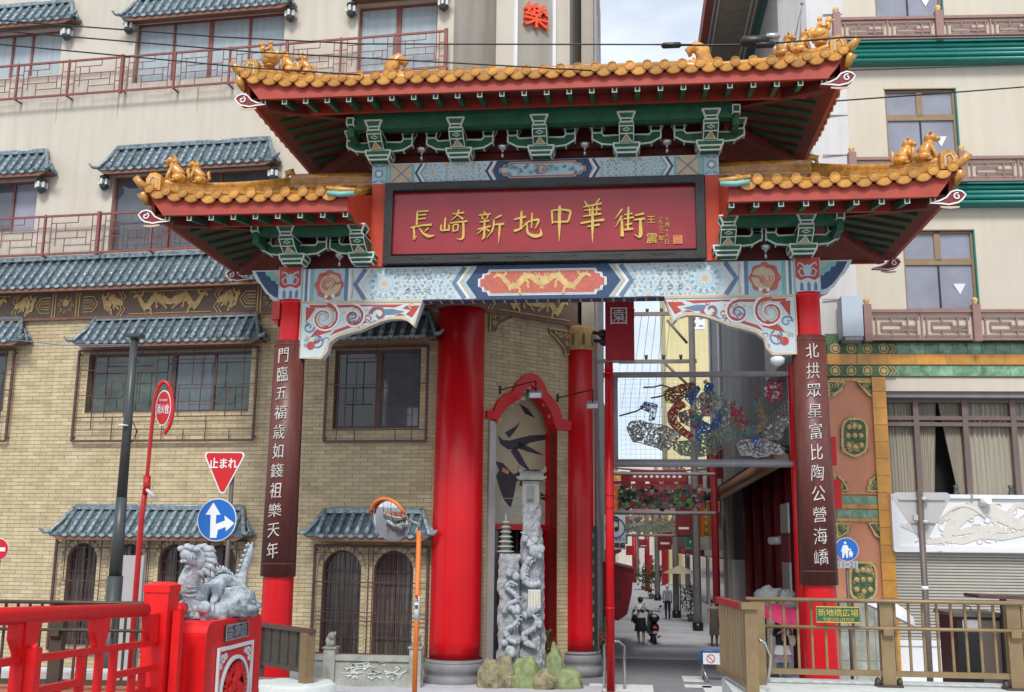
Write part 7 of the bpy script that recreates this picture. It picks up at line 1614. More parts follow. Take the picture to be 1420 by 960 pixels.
rl_ = [('mossy green rounded rock against the base of the great red column', 681, 940, .34, .5, 'rock'), ('ochre ridged rock between two green rocks below the stone pillars', 700, 930, .3, .55, 'rock'), ('large smooth green rock below the short stone pillar', 728, 938, .42, .55, 'rock_green'),
       ('small rough brown rock in the middle of the row of rocks', 756, 942, .3, .36, 'rock'), ('tall pointed green grey rock at the back of the rocks', 769, 925, .22, .75, 'rock_green'), ('low broad green rock at the foot of the slimmer red column', 785, 942, .38, .42, 'rock_green')]
for i, (lab, px, py, w, h, mt) in enumerate(rl_):
    c = atY(px, 955, 25.3 + .1 * (i % 3)); b = MB(); b.sm = False; k0 = len(b.v)
    b.ball((c.x, c.y, h * .42), (w * 1.0, w * .8, h * 1.0), 24, 18, .13, i * 3.7, 1.5); b.s = [True if mt == 'rock_green' else False] * len(b.s); tag(b.build('rock', mt), lab, 'rock', 'rocks at the foot of the carved stones')
    if i == 1:
        pass
def leafy(name, c, rx, rz, n, mats, parent, seed=0, ls=.1):
    q = random.Random(seed); b = MB()
    for i in range(n):
        d = Vector((q.gauss(0, 1), q.gauss(0, 1), q.gauss(0, 1))).normalized() * (q.random() ** .4); p = Vector(c) + Vector((d.x * rx, d.y * rx, d.z * rz))
        a = Vector((q.gauss(0, 1), q.gauss(0, 1), q.gauss(0, 1))).normalized(); e = a.cross(Vector((0, 0, 1))).normalized(); s_ = ls * q.uniform(.6, 1.3)
        b.mat(q.randrange(len(mats))).add([p, p + (a + e * .5) * s_ * .5, p + a * s_, p + (a - e * .5) * s_ * .5], [(0, 1, 2, 3)], False)
    return b.build(name, mats, parent)
def plant(label, px, py, Y, rx, h, mats, seed, group=None, ls=.12, n=260, pot='stone_base', name='potted_plant'):
    c = atY(px, py, Y); z0 = 0.02; e = empty(name, (c.x, Y, z0), 0, label, 'plant', group)
    b = MB(); b.lathe([(.14, z0), (.2, z0 + .32), (.18, z0 + .33)], 12, (c.x, Y, 0)); b.build('pot', pot, e)
    b = MB(); b.tube([(c.x, Y, z0 + .3), (c.x, Y, z0 + .3 + h * .5)], [.03, .015], 6); b.build('stem', 'pole_brown', e)
    leafy('foliage', (c.x, Y, z0 + .35 + h * .5), rx, h * .5, n, mats, e, seed, ls)
plant('small green plant between the carved stones and the slim red column', 757, 905, 27.1, .3, .9, ['leaf_green'], 1)
plant('low plant with orange yellow flowers behind the red banner pole', 835, 890, 30.2, .35, .9, ['leaf_green', 'flower', 'flower'], 2)
# low carved stone wall in front of the arched windows
YW = 24.9
gw_ = empty('carved_garden_wall', (atY(520, 950, YW).x, YW, 0), 0, 'low mossy carved stone wall under the arched windows', 'wall')
x0, x1 = atY(466, 930, YW).x, atY(570, 930, YW).x; zt = atY(520, 909, YW).z; xl = atY(360, 930, YW).x
b = MB(); b.box(x0, x1, YW - .08, YW + .1, 0, zt - .12); b.box(x0, x1, YW - .13, YW + .14, zt - .12, zt); b.box(x0, x1, YW - .12, YW + .12, 0, .14); b.build('wall_panel', 'stone_garden', gw_)
b = MB(); b.box(xl, x0 - .2, YW - .08, YW + .1, 0, zt - .12); b.box(xl, x0 - .2, YW - .13, YW + .14, zt - .12, zt); b.build('wall_panel', 'stone_garden', gw_)
b = MB()
for i in range(26):
    x, z = q_.uniform(x0 + .25, x1 - .25), q_.uniform(.24, zt - .2); b.ribbon([(x, z), (x + q_.uniform(-.2, .2), z + q_.uniform(.03, .12)), (x + q_.uniform(-.3, .3), z + q_.uniform(0, .16))], [.05, .035, .01], YW - .08, .02)
b.build('plum_relief', 'stone_white', gw_)
for px in (458, 577):
    x = atY(px, 920, YW).x; zp = atY(px, 899, YW).z; pe = MB(); pe.box(x - .14, x + .14, YW - .14, YW + .16, 0, zp); pe.box(x - .17, x + .17, YW - .17, YW + .19, zp, zp + .04); po = pe.build('wall_post', 'stone_garden', gw_)
    b = MB(); b.ball((x, YW, zp + .14), (.12, .12, .14), 10, 8, .3, px); b.ball((x + .02, YW - .06, zp + .28), (.085, .09, .09), 10, 8, .2, px); b.tube([(x + .05, YW, zp + .26), (x + .1, YW, zp + .38)], [.05, .015], 6); b.tube([(x - .06, YW - .1, zp + .03), (x - .04, YW - .08, zp + .2)], .035, 6); b.build('stone_lion', 'stone_garden', po)

# ================================================================ RED BANNER POLE, STEEL HOOP, DRAGON AND PHOENIX FRAME
Yq = 25.9; bx = atY(846, 800, Yq).x
rbp = empty('banner_pole', (bx, Yq, 0), 0, 'slim red pole carrying a red banner with one white character', 'banner')
z1 = atY(845, 503, Yq).z; b = MB(); b.tube([(bx, Yq, 0), (bx, Yq, z1)], .105, 18)
for z in (1.9, 4.3, 4.6, z1 - .3, z1 - .2): b.tube([(bx, Yq, z), (bx, Yq, z + .04)], .118, 14)
b.build('pole', 'pillar_red', rbp)
p0, p1 = atY(839, 421, Yq), atY(880, 500, Yq); b = MB(); n = 10; vs = []
for i in range(n + 1):
    for j in (0, 1): vs.append((p0.x + (p1.x - p0.x) * i / n, Yq - .02 + .015 * math.sin(i * 1.3), (p1.z if j == 0 else p0.z + .25)))
b.add(vs, [(2 * i, 2 * i + 2, 2 * i + 3, 2 * i + 1) for i in range(n)], True); b.mat(1).text('園', .5, (p0.x + p1.x) / 2 - .02, atY(860, 439, Yq).z, Yq - .07, .006, .0); bn = b.build('banner', ['banner_red', 'sign_white'], rbp)
b = MB(); b.tube([(bx - .3, Yq, p1.z - .03), (p1.x, Yq, p1.z - .03)], .035, 8); b.tube([(bx - .25, Yq, p1.z - .03), (bx - .05, Yq, p1.z + .0)], .05, 6); b.tube([(bx, Yq, z1), (bx, Yq, p1.z)], .05, 8); b.build('banner_arm', 'grey_metal', rbp)
for i, (px, py) in enumerate(((836, 463), (838, 474))):
    c = atY(px, py, Yq + .2); b = MB(); b.ball(c, (.13, .12, .12), 12, 8); b.tube([c, c + Vector((-.25, .1, .05))], .05, 8); b.build('round_horn', 'black', rbp)
hp_ = atZ(838, 955, 0); hq = atZ(866, 957, 0); b = MB(); zt = atY(850, 889, hp_.y).z; P = [(hp_.x, hp_.y, 0), (hp_.x, hp_.y, zt - .12), (hp_.x + .12, hp_.y, zt), (hq.x - .12, hp_.y, zt), (hq.x, hp_.y, zt - .12), (hq.x, hp_.y, 0)]
b.tube(P, .035, 10); tag(b.build('steel_hoop_barrier', 'steel'), 'polished steel hoop barrier guarding the base of the red banner pole', 'barrier')

YD = 26.4
def cp(x, y_, Y=YD): q = atY(840 + x / 4.8, 500 + y_ / 4.8, Y); return (q.x, q.z)
df = empty('ornament_frame', (atY(980, 650, YD).x, YD, 0), 0, 'large steel frame across the street holding a wire net dragon and phoenix', 'street ornament')
xa, za = cp(62, 97); xb, zb_ = cp(1265, 690); b = MB(); 
b.tube([(xa - .3, YD, za), (xb, YD, za)], .075, 8); b.tube([(xa, YD, za), (xa, YD, zb_)], .07, 8); b.build('frame_bar', 'pole_grey', df)
b = MB(); b.tube([(xa - .3, YD, zb_), (xb, YD, zb_)], .09, 8); b.tube([(xa - .3, YD, zb_ + .08), (xb, YD, zb_ + .08)], .03, 6); b.build('lower_bar', 'grey_metal', df)
b = MB(); b.tube([(xb - .02, YD, 0), (xb - .02, YD, za + .2)], .1, 12); b.build('red_post', 'pillar_red', df)
b = MB(); g0, g1 = xa + .14, xb - .15; h0, h1 = zb_ + .12, za - .12
n = 34
for i in range(n + 1): x = g0 + (g1 - g0) * i / n; b.box(x - .002, x + .002, YD - .002, YD + .002, h0, h1)
m = 17
for i in range(m + 1): z = h0 + (h1 - h0) * i / m; b.box(g0, g1, YD - .002, YD + .002, z - .002, z + .002)
tag(b.build('wire_net', 'mesh_grey', df), kind='stuff')
def net(name, pl, mt, dens=.62, seed=0, parent=df, Y=YD, fn=cp, edge=.014, cell=.042, extra=None, kk=2.1):
    P = [fn(*q) for q in pl]; q = random.Random(seed + len(pl)); mats = [mt] + (extra or [mt])
    x0, x1, z0, z1 = min(p[0] for p in P), max(p[0] for p in P), min(p[1] for p in P), max(p[1] for p in P); b = MB()
    b.tube([(x, Y - .02, z) for x, z in P], edge, 5, closed=True)
    nx, nz_ = int((x1 - x0) / cell) + 1, int((z1 - z0) / cell) + 1
    for i in range(nx):
        for j in range(nz_):
            x, z = x0 + (i + q.random()) * cell, z0 + (j + q.random()) * cell
            if inpoly(x, z, P) and q.random() < dens + .25:
                a = q.uniform(0, 3.14); s_ = cell * kk * q.uniform(.7, 1.15); dx, dz_ = math.cos(a) * s_, math.sin(a) * s_; yy = Y - .03 + q.uniform(-.03, .03)
                b.mat(q.randrange(len(mats))).add([(x - dx * .5, yy, z - dz_ * .5), (x + dz_ * .42, yy - .02, z - dx * .42), (x + dx * .5, yy, z + dz_ * .5), (x - dz_ * .42, yy + .02, z + dx * .42)], [(0, 1, 2, 3)], False)
    return b.build(name, mats, parent)
net('net_cloud', [(140, 455), (165, 410), (230, 400), (290, 420), (380, 430), (440, 460), (500, 500), (450, 560), (400, 610), (340, 580), (240, 550), (180, 540)], 'mesh_grey', .6, 1, extra=['mesh_grey', 'mesh_pale'])
net('net_claw', [(225, 320), (260, 275), (300, 285), (345, 295), (335, 340), (325, 395), (285, 400), (300, 350), (255, 330)], 'mesh_blue', .35, 2, extra=['mesh_pale', 'mesh_pale'])
net('dragon_head', [(385, 210), (430, 185), (500, 165), (580, 150), (600, 170), (560, 220), (500, 260), (475, 290), (400, 280)], 'mesh_yellow', .75, 3, extra=['mesh_red', 'pole_brown'])
net('dragon_mane', [(530, 220), (565, 190), (620, 170), (625, 200), (600, 240), (570, 300), (530, 260)], 'mesh_blue', .75, 4)
net('dragon_neck', [(500, 270), (540, 300), (480, 340), (470, 400), (520, 450), (580, 500), (560, 530), (480, 480), (420, 420), (410, 350), (450, 300)], 'mesh_red', .75, 5, extra=['mesh_yellow', 'mesh_red'])
net('dragon_belly', [(480, 350), (560, 330), (640, 360), (640, 420), (600, 460), (560, 440), (500, 410)], 'mesh_teal', .7, 6, extra=['mesh_red', 'mesh_green'])
net('phoenix_head', [(655, 200), (660, 165), (690, 150), (722, 168), (700, 205), (680, 225)], 'mesh_blue', .8, 7)
net('phoenix_comb', [(650, 140), (668, 130), (682, 145), (668, 160)], 'mesh_red', .8, 8)
net('phoenix_body', [(590, 270), (640, 215), (720, 205), (745, 260), (725, 300), (710, 370), (640, 370), (600, 320)], 'mesh_grey', .65, 9, extra=['mesh_green', 'mesh_pale'])
net('phoenix_breast', [(625, 240), (718, 240), (705, 350), (640, 362)], 'mesh_red', .8, 10, extra=['mesh_red', 'mesh_pale'])
net('phoenix_wing', [(730, 260), (780, 215), (820, 290), (820, 420), (760, 450), (740, 350)], 'mesh_pale', .65, 11, extra=['mesh_grey', 'mesh_green'])
net('phoenix_tail', [(620, 390), (690, 430), (740, 380), (722, 330), (762, 330), (768, 420), (720, 480), (640, 490), (630, 600), (600, 560), (600, 470)], 'mesh_blue', .75, 12)
net('green_cloud', [(450, 545), (600, 530), (740, 450), (850, 450), (880, 510), (800, 560), (740, 610), (640, 640), (500, 630), (450, 590)], 'mesh_green', .65, 13, extra=['mesh_grey', 'mesh_green'])
net('red_flame', [(828, 330), (838, 285), (865, 262), (850, 315), (885, 340), (905, 302), (912, 380), (885, 395), (940, 395), (940, 430), (880, 450), (850, 400)], 'mesh_red', .8, 14, extra=['mesh_red', 'mesh_green'])
net('dragon_coil', [(820, 370), (870, 420), (940, 450), (1010, 440), (1035, 400), (990, 330), (985, 260), (1030, 220), (1050, 250), (1020, 280), (1035, 340), (1070, 400), (1050, 460), (980, 500), (880, 490), (830, 430)], 'mesh_teal', .8, 15, extra=['mesh_yellow', 'mesh_teal', 'mesh_red'])
net('yellow_belly', [(1035, 250), (1022, 285), (1040, 340), (1075, 400), (1055, 450), (990, 495), (985, 480), (1035, 430), (1040, 400), (1010, 330), (1008, 280)], 'mesh_yellow', .8, 16)
net('pink_pearl', [(1117 + 58 * math.cos(a) * (1 + .12 * (k % 2)), 210 + 62 * math.sin(a) * (1 + .12 * (k % 2))) for k, a in enumerate([2 * math.pi * i / 20 for i in range(20)])], 'mesh_red', .8, 17, extra=['mesh_red', 'mesh_pale'])
net('blue_claw', [(965, 520), (1000, 495), (1040, 560), (1030, 605), (1005, 600), (975, 570)], 'mesh_blue', .75, 18)
net('pale_cloud', [(870, 560), (900, 535), (960, 530), (1050, 525), (1100, 545), (1200, 590), (1170, 625), (1100, 620), (1060, 640), (1000, 645), (960, 630), (900, 630)], 'mesh_pale', .6, 19, extra=['mesh_grey', 'mesh_pale'])
net('curling_cloud', [(1050, 470), (1130, 410), (1140, 370), (1180, 390), (1250, 345), (1250, 390), (1190, 430), (1170, 520), (1100, 530), (1060, 510)], 'mesh_green', .6, 20, extra=['mesh_grey', 'mesh_pale'])
b = MB()
for w in ([(250, 180), (320, 178), (370, 165), (420, 180), (460, 200)], [(300, 252), (370, 238), (400, 230)], [(90, 370), (200, 340), (260, 310)]): b.tube([(cp(*q)[0], YD - .03, cp(*q)[1]) for q in w], .022, 5)
b.build('whiskers', 'pole_brown', df)
# a second and a third set further along
def second(label, Y, x0, x1, yt, yb, seed, mats, xr):
    A, B_ = atY(x0, yb, Y), atY(x1, yt, Y); e = empty('hanging_ornament', ((A.x + B_.x) / 2, Y, A.z), 0, label, 'street ornament'); b = MB(); b.tube([(A.x - .2, Y, A.z), (B_.x + .3, Y, A.z)], .06, 6); b.tube([(A.x - .2, Y, B_.z + .1), (B_.x + .3, Y, B_.z + .1)], .05, 6); b.build('support_bar', 'pole_grey', e)
    q = random.Random(seed); n = 26; top = []; bot = []
    for i in range(n + 1):
        x = x0 + (x1 - x0) * i / n; top.append((x, yt + (yb - yt) * (.18 + .22 * abs(math.sin(i * 1.1 + seed))))); bot.append((x, yb - (yb - yt) * (.08 + .1 * abs(math.sin(i * 1.7)))))
    net('net_figure', top + bot[::-1], mats[0], .85, seed, e, Y, lambda a, c: (lambda q: (q.x, q.z))(atY(a, c, Y)), .02, xr, mats[1:], 2.6)
    return e
second('hanging dragon ornament with shade put into its dark colours under the first frame', 33.5, 858, 978, 662, 711, 2, ['pole_dark', 'leaf_green', 'maroon', 'black', 'pole_dark'], .085)  # near-black and dark materials put the shade into the figure's colour
second('pale grey hanging ornament far down the street', 47, 862, 950, 712, 742, 5, ['mesh_grey', 'rock_green', 'mesh_grey'], .12)
YB_ = 36; 
for lab, x0, y0_, x1, y1_, Y in (('wide maroon street banner hung just under the ornament frame', 874, 652, 952, 668, 36), ('lower maroon street banner with white lettering', 876, 671, 950, 690, 39)):
    A, B_ = atY(x0, y1_, Y), atY(x1, y0_, Y); b = MB(); b.box(A.x, B_.x, Y, Y + .03, A.z, B_.z); b.mat(1)
    for k in range(9): x = A.x + (B_.x - A.x) * (k + .8) / 10; b.box(x - .05, x + .05, Y - .006, Y, (A.z + B_.z) / 2 - .06, (A.z + B_.z) / 2 + .05)
    tag(b.build('street_banner', ['maroon', 'sign_white']), lab, 'banner')

# ================================================================ RIGHT BUILDING, STREET SIDE
b = MB(); XW = 6.65
b.box(XW, 9.2, 30.2, 60, 6.1, 20.5); sw = b.build('side_wall', 'grey_wall', rb)
b = MB()
for k in range(8): b.box(XW - .012, XW, 31 + 3.3 * k, 31.03 + 3.3 * k, 6.1, 20)
for k in range(6): b.box(XW - .013, XW, 30.2, 60, 7.5 + 2 * k, 7.53 + 2 * k)
b.mat(1)
for y_ in (59, 53): b.tube([(XW - .1, y_, 5), (XW - .1, y_, 20)], .09, 8)
b.build('wall_joint', ['pole_grey', 'sign_white'], sw)
b = MB(); b.box(4.63, 6.2, 27.7, 62, 20.5, 20.7); b.mat(1).box(6.2, 6.75, 27.7, 62, 20.0, 20.7); b.mat(2).box(4.45, 4.63, 27.7, 62, 20.3, 20.9); b.mat(3)
for x in (4.72, 4.86, 5.9, 6.05): b.box(x, x + .05, 27.7, 62, 20.45, 20.5)
b.mat(3).box(6.3, 6.36, 27.7, 62, 19.95, 20.0)
b.build('roof_overhang', ['plaster_grey', 'teal_band', 'fascia_red', 'sign_white'], rb)
b = MB(); b.tube([(5.9, 28.2, 5.72), (5.9, 45.5, 5.62)], .2, 12); b.mat(1)
for k in range(70): y_ = 28.3 + .245 * k; b.tube([(5.78, y_, 5.9), (5.68, y_ + .02, 5.72), (5.7, y_, 5.58)], .035, 5)
b.build('street_eave', ['brown_roll', 'eave_brown'], rb)
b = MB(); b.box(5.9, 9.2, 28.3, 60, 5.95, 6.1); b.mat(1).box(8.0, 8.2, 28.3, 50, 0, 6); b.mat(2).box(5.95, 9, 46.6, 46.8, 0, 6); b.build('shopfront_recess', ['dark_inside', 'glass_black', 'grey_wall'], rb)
for y_ in (31.0, 33.4, 36.0, 39.0, 42.2): b = MB(); b.lathe([(.19, 0.02), (.19, 5.9)], 14, (6.55, y_, 0)); b.build('shopfront_column', 'maroon', rb)
b = MB(); b.box(5.95, 6.2, 44.8, 45.15, 0, 7.8); b.build('street_post', 'plaster_grey', rb)
b = MB(); b.box(5.97, 6.6, 43.4, 43.6, .02, 2.9); b.build('pale_door_panel', 'sign_back', rb)
b = MB()
for k in range(3): c = Vector((6.2, 31.6 + k * .7, 3.6)); b = MB(); b.ball(c, (.12, .12, .12), 8, 6); b.tube([c, c + Vector((.3, 0, .15))], .03, 5); b.build('shop_spotlight', 'sign_white', rb)
for (z0, z1, m_) in ((2.2, 3.0, 'sign_back'), (3.0, 3.8, 'maroon'), (3.8, 4.6, 'sign_back')): b = MB(); b.box(6.15, 6.2, 29.2, 30.6, z0, z1); b.build('shop_signboard', m_, rb)
# white stair rail seen above the ornament
b = MB(); A = atY(1102, 545, 28.2); Bq = atY(1056, 590, 33)
for k in range(6): b.tube([A + Vector((0, 0, -k * .12)), Bq + Vector((0, 0, -k * .12))], .018, 5)
for k in range(12): p = A.lerp(Bq, k / 11); b.tube([p, p + Vector((0, 0, -.65))], .014, 4)
b.tube([A + Vector((0, 0, -.7)), Bq + Vector((0, 0, -.7))], .08, 6); b.build('stair_railing', 'sign_back', rb)
# red lanterns-like boxes behind the right pillar
for px, py in ((1153, 626), (1160, 685)): c = atY(px, py, 26.3); b = MB(); b.box(c.x - .13, c.x + .1, 26.2, 26.4, c.z - .35, c.z + .35); b.build('red_lantern_box', 'pillar_red', rb)
# white rough stones by the shopfront
for i, (px, lab) in enumerate(((1068, 'bigger white rough stone standing above the fence rail'), (1092, 'smaller white rough stone beside the bigger one'))):
    c = atY(px, 845, 29.5); zt = atY(px, 814 if i == 0 else 818, 29.5).z; b = MB(); b.ball((c.x, 29.5, zt - .24), (.34 if i == 0 else .24, .22, .25), 18, 14, .3, px, 1.6); b.box(c.x - .1, c.x + .1, 29.4, 29.6, 0.1, zt - .4); tag(b.build('ornamental_stone', 'stone_white'), lab, 'stone', 'white ornamental stones by the shopfront')

# ================================================================ STREET BUILDINGS AND FURNITURE
def block(label, x0, x1, y0, y1, h, mat, side, floors, seed, name='street_building', wins=True):
    e = empty(name, ((x0 + x1) / 2, y0, 0), 0, label, 'building'); b = MB(); b.box(x0, x1, y0, y1, 0, h); b.build('wall', mat, e)
    q = random.Random(seed); xf = x1 if side < 0 else x0
    if not wins: return e
    b = MB(); 
    n = max(1, int((y1 - y0) / 3)); fh = h / floors
    for f in range(1, floors):
        for i in range(n):
            y = y0 + (y1 - y0) * (i + .5) / n; o = MB(); o.box(xf - .04, xf + .04, y - .7, y + .7, f * fh + .7, f * fh + 2.0); o.mat(1).box(xf - .06, xf + .06, y - .78, y + .78, f * fh + .6, f * fh + .7); o.build('window', ['glass_grey', 'grey_metal'], e)
    for f in range(1, floors):
        xs = [x0 + (x1 - x0) * (k + .5) / 4 for k in range(4)]
        for x in xs: o = MB(); o.box(x - .5, x + .5, y0 - .04, y0, f * fh + .8, f * fh + 2.0); o.build('window', 'glass_grey', e)
    o = MB(); o.box(xf - .3, xf + .3, y0 + .5, y1 - .5, 2.9, 3.2); o.mat(1).box(xf - .05, xf + .05, y0 + .6, y1 - .6, .1, 2.8); o.build('shop_canopy', [q.choice(('maroon', 'awning_red', 'sign_white', 'teal_band')), 'glass_black'], e); return e
block('cream house wall just beyond the corner restaurant', -6, .85, 45, 56, 9.5, 'beige_wall', -1, 3, 1)
block('pale plaster building farther down on the left side', -6, .75, 56, 72, 10.5, 'plaster_right', -1, 3, 2)
block('grey building on the left before the street end', -7, .9, 72, 96, 13, 'plaster_grey', -1, 4, 3)
block('low building at the far left end of the street', -7, .4, 96, 150, 15, 'beige_wall', -1, 4, 4)
block('low dark shop building after the right corner building', 6.6, 14, 51, 64, 7.5, 'beige_wall', 1, 2, 5)
block('two storey shop with a cream front on the right side', 6.5, 14, 64, 84, 8.5, 'plaster_right', 1, 2, 6)
block('tall yellow building rising beyond the grey side wall', 5.6, 15, 100, 116, 38, 'yellow_wall', 1, 10, 7, wins=False)
block('small building in front of the tall yellow one', 6.3, 14, 84, 100, 9, 'grey_wall', 1, 2, 8)
block('pale building closing the end of the street', -8, 16, 175, 190, 17, 'plaster_cream', 1, 5, 9)
block('distant row of shops on the right near the street end', 6.2, 14, 116, 170, 12, 'plaster_grey', 1, 3, 10)
# white signboard on the yellow building
A, B_ = atY(957, 457, 70), atY(977, 432, 70); b = MB(); b.box(A.x, B_.x, 70, 70.3, A.z, B_.z + 1.5); b.mat(1); 
for k in range(5): b.box(A.x + .25, A.x + .38, 69.98, 70, A.z + .2 + .45 * k, A.z + .45 + .45 * k); b.box(A.x + .6, B_.x - .12, 69.98, 70, A.z + .2 + .5 * k, A.z + .27 + .5 * k)
b.mat(0); tag(b.build('hanging_signboard', ['sign_white', 'frieze_brown']), 'white vertical signboard against the yellow building high up', 'sign')
def upole(label, px, pyb, ytop, r, arms, mat='pole_grey', band=None):
    g = atZ(px, pyb, 0.02); z = atY(px - (pyb - ytop) * .02, ytop, g.y).z; e = empty('utility_pole', (g.x, g.y, 0), 0, label, 'utility pole', 'grey poles along the street'); r *= .8; b = MB(); b.tube([(g.x, g.y, 0), (g.x, g.y, z)], [r, r * .75], 12); b.build('shaft', mat, e)
    b = MB(); b.tube([(g.x, g.y, 0.02), (g.x, g.y, .35)], r * 1.25, 12); b.build('foot', 'black', e)
    for (xl_, yl, xr, yr) in arms:
        p, q = atY(xl_, yl, g.y), atY(xr, yr, g.y); b = MB(); b.box(min(p.x, q.x), max(p.x, q.x), g.y - .06, g.y + .06, min(p.z, q.z) - .08, max(p.z, q.z) + .02) if abs(yl - yr) < 4 else b.tube([(p.x, g.y, p.z), (q.x, g.y, q.z)], .06, 6); b.build('crossarm', 'pole_grey', e)
        if abs(yl - yr) < 4:
            for k in range(4): x = p.x + (q.x - p.x) * (k + .6) / 4.5; s = MB(); s.tube([(x, g.y, p.z), (x, g.y, p.z + .22)], [.05, .09], 6); s.build('insulator', 'pole_dark', e)
    return g, e
g1, e1 = upole('nearest grey utility pole carrying long crossarms above the ornament frame', 968, 875, 415, .22, [(866, 436, 955, 433), (858, 500, 966, 501), (925, 444, 953, 476), (922, 504, 955, 535)])
upole('second slimmer utility pole next to the cream parasol', 938, 857, 640, .2, [(925, 650, 950, 650)])
upole('third utility pole beyond the walking man', 912, 833, 640, .22, [(902, 660, 922, 660)])
upole('farthest thin utility pole on the right side', 885, 800, 690, .2, [(878, 700, 892, 700)])
for (px, yb_, yt, r, lab) in ((898, 820, 722, .2, 'red post below a maroon banner in mid street'), (988, 832, 632, .16, 'tall dark red post beside the grey column'), (880, 808, 740, .22, 'small distant red post')):
    g = atZ(px, yb_, .02) if px != 988 else Vector((5.55, 46, 0)); z = atY(px, yt, g.y).z; b = MB(); b.tube([(g.x, g.y, 0), (g.x, g.y, z)], r, 10); tag(b.build('red_post', 'awning_red'), lab, 'post')
for (lab, x0, y0_, x1, y1_, Y, m_) in (('maroon banner with small white lettering right of the second pole', 912, 727, 931, 762, 56, 'maroon'), ('dark maroon banner beside the nearest utility pole', 937, 703, 958, 742, 46, 'maroon'), ('small maroon banner over the red post', 886, 748, 898, 760, 70, 'maroon'),
                                     ('narrow white and red flag in the distance', 888, 760, 893, 790, 75, 'sign_white'), ('bright red flag near the parasol', 918, 760, 926, 812, 60, 'banner_red'), ('yellow sign under the maroon banner', 911, 752, 921, 760, 57, 'tile_yellow'), ('orange vertical sign beside the grey column', 967, 672, 975, 745, 47, 'orange'), ('pink sign far down on the left', 868, 757, 879, 770, 62, 'banner_red'), ('narrow red hanging flag farther left', 900, 770, 905, 800, 72, 'banner_red')):
    A, B_ = atY(x0, y1_, Y), atY(x1, y0_, Y); b = MB(); b.box(A.x, B_.x, Y, Y + .06, A.z, B_.z)
    if 'banner' in lab: b.mat(1).box(A.x + (B_.x - A.x) * .2, B_.x - (B_.x - A.x) * .15, Y - .01, Y, A.z + (B_.z - A.z) * .2, A.z + (B_.z - A.z) * .28)
    tag(b.build('street_sign', [m_, 'sign_white']), lab, 'sign')
# white music note sign on the left wall
A, B_ = atY(838, 762, 33), atY(867, 714, 33); ms = empty('music_note_sign', (A.x, 33, A.z), 0, 'white projecting sign with a black music note and blue ring', 'sign'); b = MB(); b.box(A.x, B_.x, 33, 33.15, A.z, B_.z); b.build('board', 'sign_white', ms)
c = atY(854, 731, 32.98); b = MB(); b.mat(1).ribbon(circ(c.x - .02, c.z - .03, .3, 20, 1.0), .04, 32.99, .01, closed=True); b.mat(0).prism(circ(c.x + .02, c.z - .06, .07, 10), 32.97, 32.98); b.bar((c.x + .08, 32.975, c.z - .06), (c.x + .08, 32.975, c.z + .28), .03, .01); b.bar((c.x + .08, 32.975, c.z + .28), (c.x - .12, 32.975, c.z + .34), .05, .01); b.bar((c.x + .08, 32.975, c.z + .18), (c.x - .12, 32.975, c.z + .24), .04, .01)
b.text('コンタクト', .11, c.x + .02, A.z + .32, 32.985, .004, .006); b.text('眼鏡', .17, c.x + .12, A.z + .13, 32.985, .004, .02); b.build('print', ['black', 'sign_blue'], ms)
# red awning
A, B_ = atY(838, 858, 34), atY(878, 787, 34); e = empty('red_awning', (A.x, 34, A.z), 0, 'dark red shop awning with hanging side cloth on the left', 'awning')
x0, x1 = 1.0, B_.x; zt, zl = B_.z, A.z; b = MB(); b.hexa([(x0, 33.8, zt + .1), (x1 + .05, 33.8, zt - .12), (x1 + .05, 38, zt - .12), (x0, 38, zt + .1), (x0, 33.8, zt + .18), (x1 + .05, 33.8, zt - .04), (x1 + .05, 38, zt - .04), (x0, 38, zt + .18)]); b.build('awning_top', 'maroon', e)
b = MB(); b.prism([(x0, zl + .1), (x0 + .5, zl - .05), (x1 - .2, zl + .15), (x1 - .05, zl + .8), (x1, zt - .1), (x0, zt + .1)], 33.85, 33.9); b.mat(1).prism(circ(x0 + .35, (zt + zl) / 2, .28, 14), 33.845, 33.85); b.build('awning_side', ['awning_red', 'maroon'], e)
# cream parasol
g = atZ(941, 858, 0.02); zt = atY(941, 784, g.y).z; e = empty('parasol', (g.x, g.y, 0), 0, 'cream parasol over a shop front beside the grey poles', 'parasol'); b = MB(); b.lathe([(.8, zt - .38), (.78, zt - .34), (.02, zt)], 8, (g.x + .1, g.y, 0), caps=False); b.build('canopy', 'cream_paint', e); b = MB(); b.tube([(g.x + .1, g.y, 0), (g.x + .1, g.y, zt)], .03, 6); b.build('pole', 'pole_brown', e)
plant('big dark green potted bush left of the third pole', 903, 812, 70, .8, 2.2, ['leaf_green'], 5, ls=.3, n=320); plant('dark green bush behind the first bush', 892, 806, 84, .7, 2.2, ['leaf_green'], 6, ls=.3, n=200); plant('leafy potted shrub at the foot of the right side poles', 958, 850, 50, .45, 1.4, ['leaf_green', 'rock_green'], 7, ls=.2, n=240)
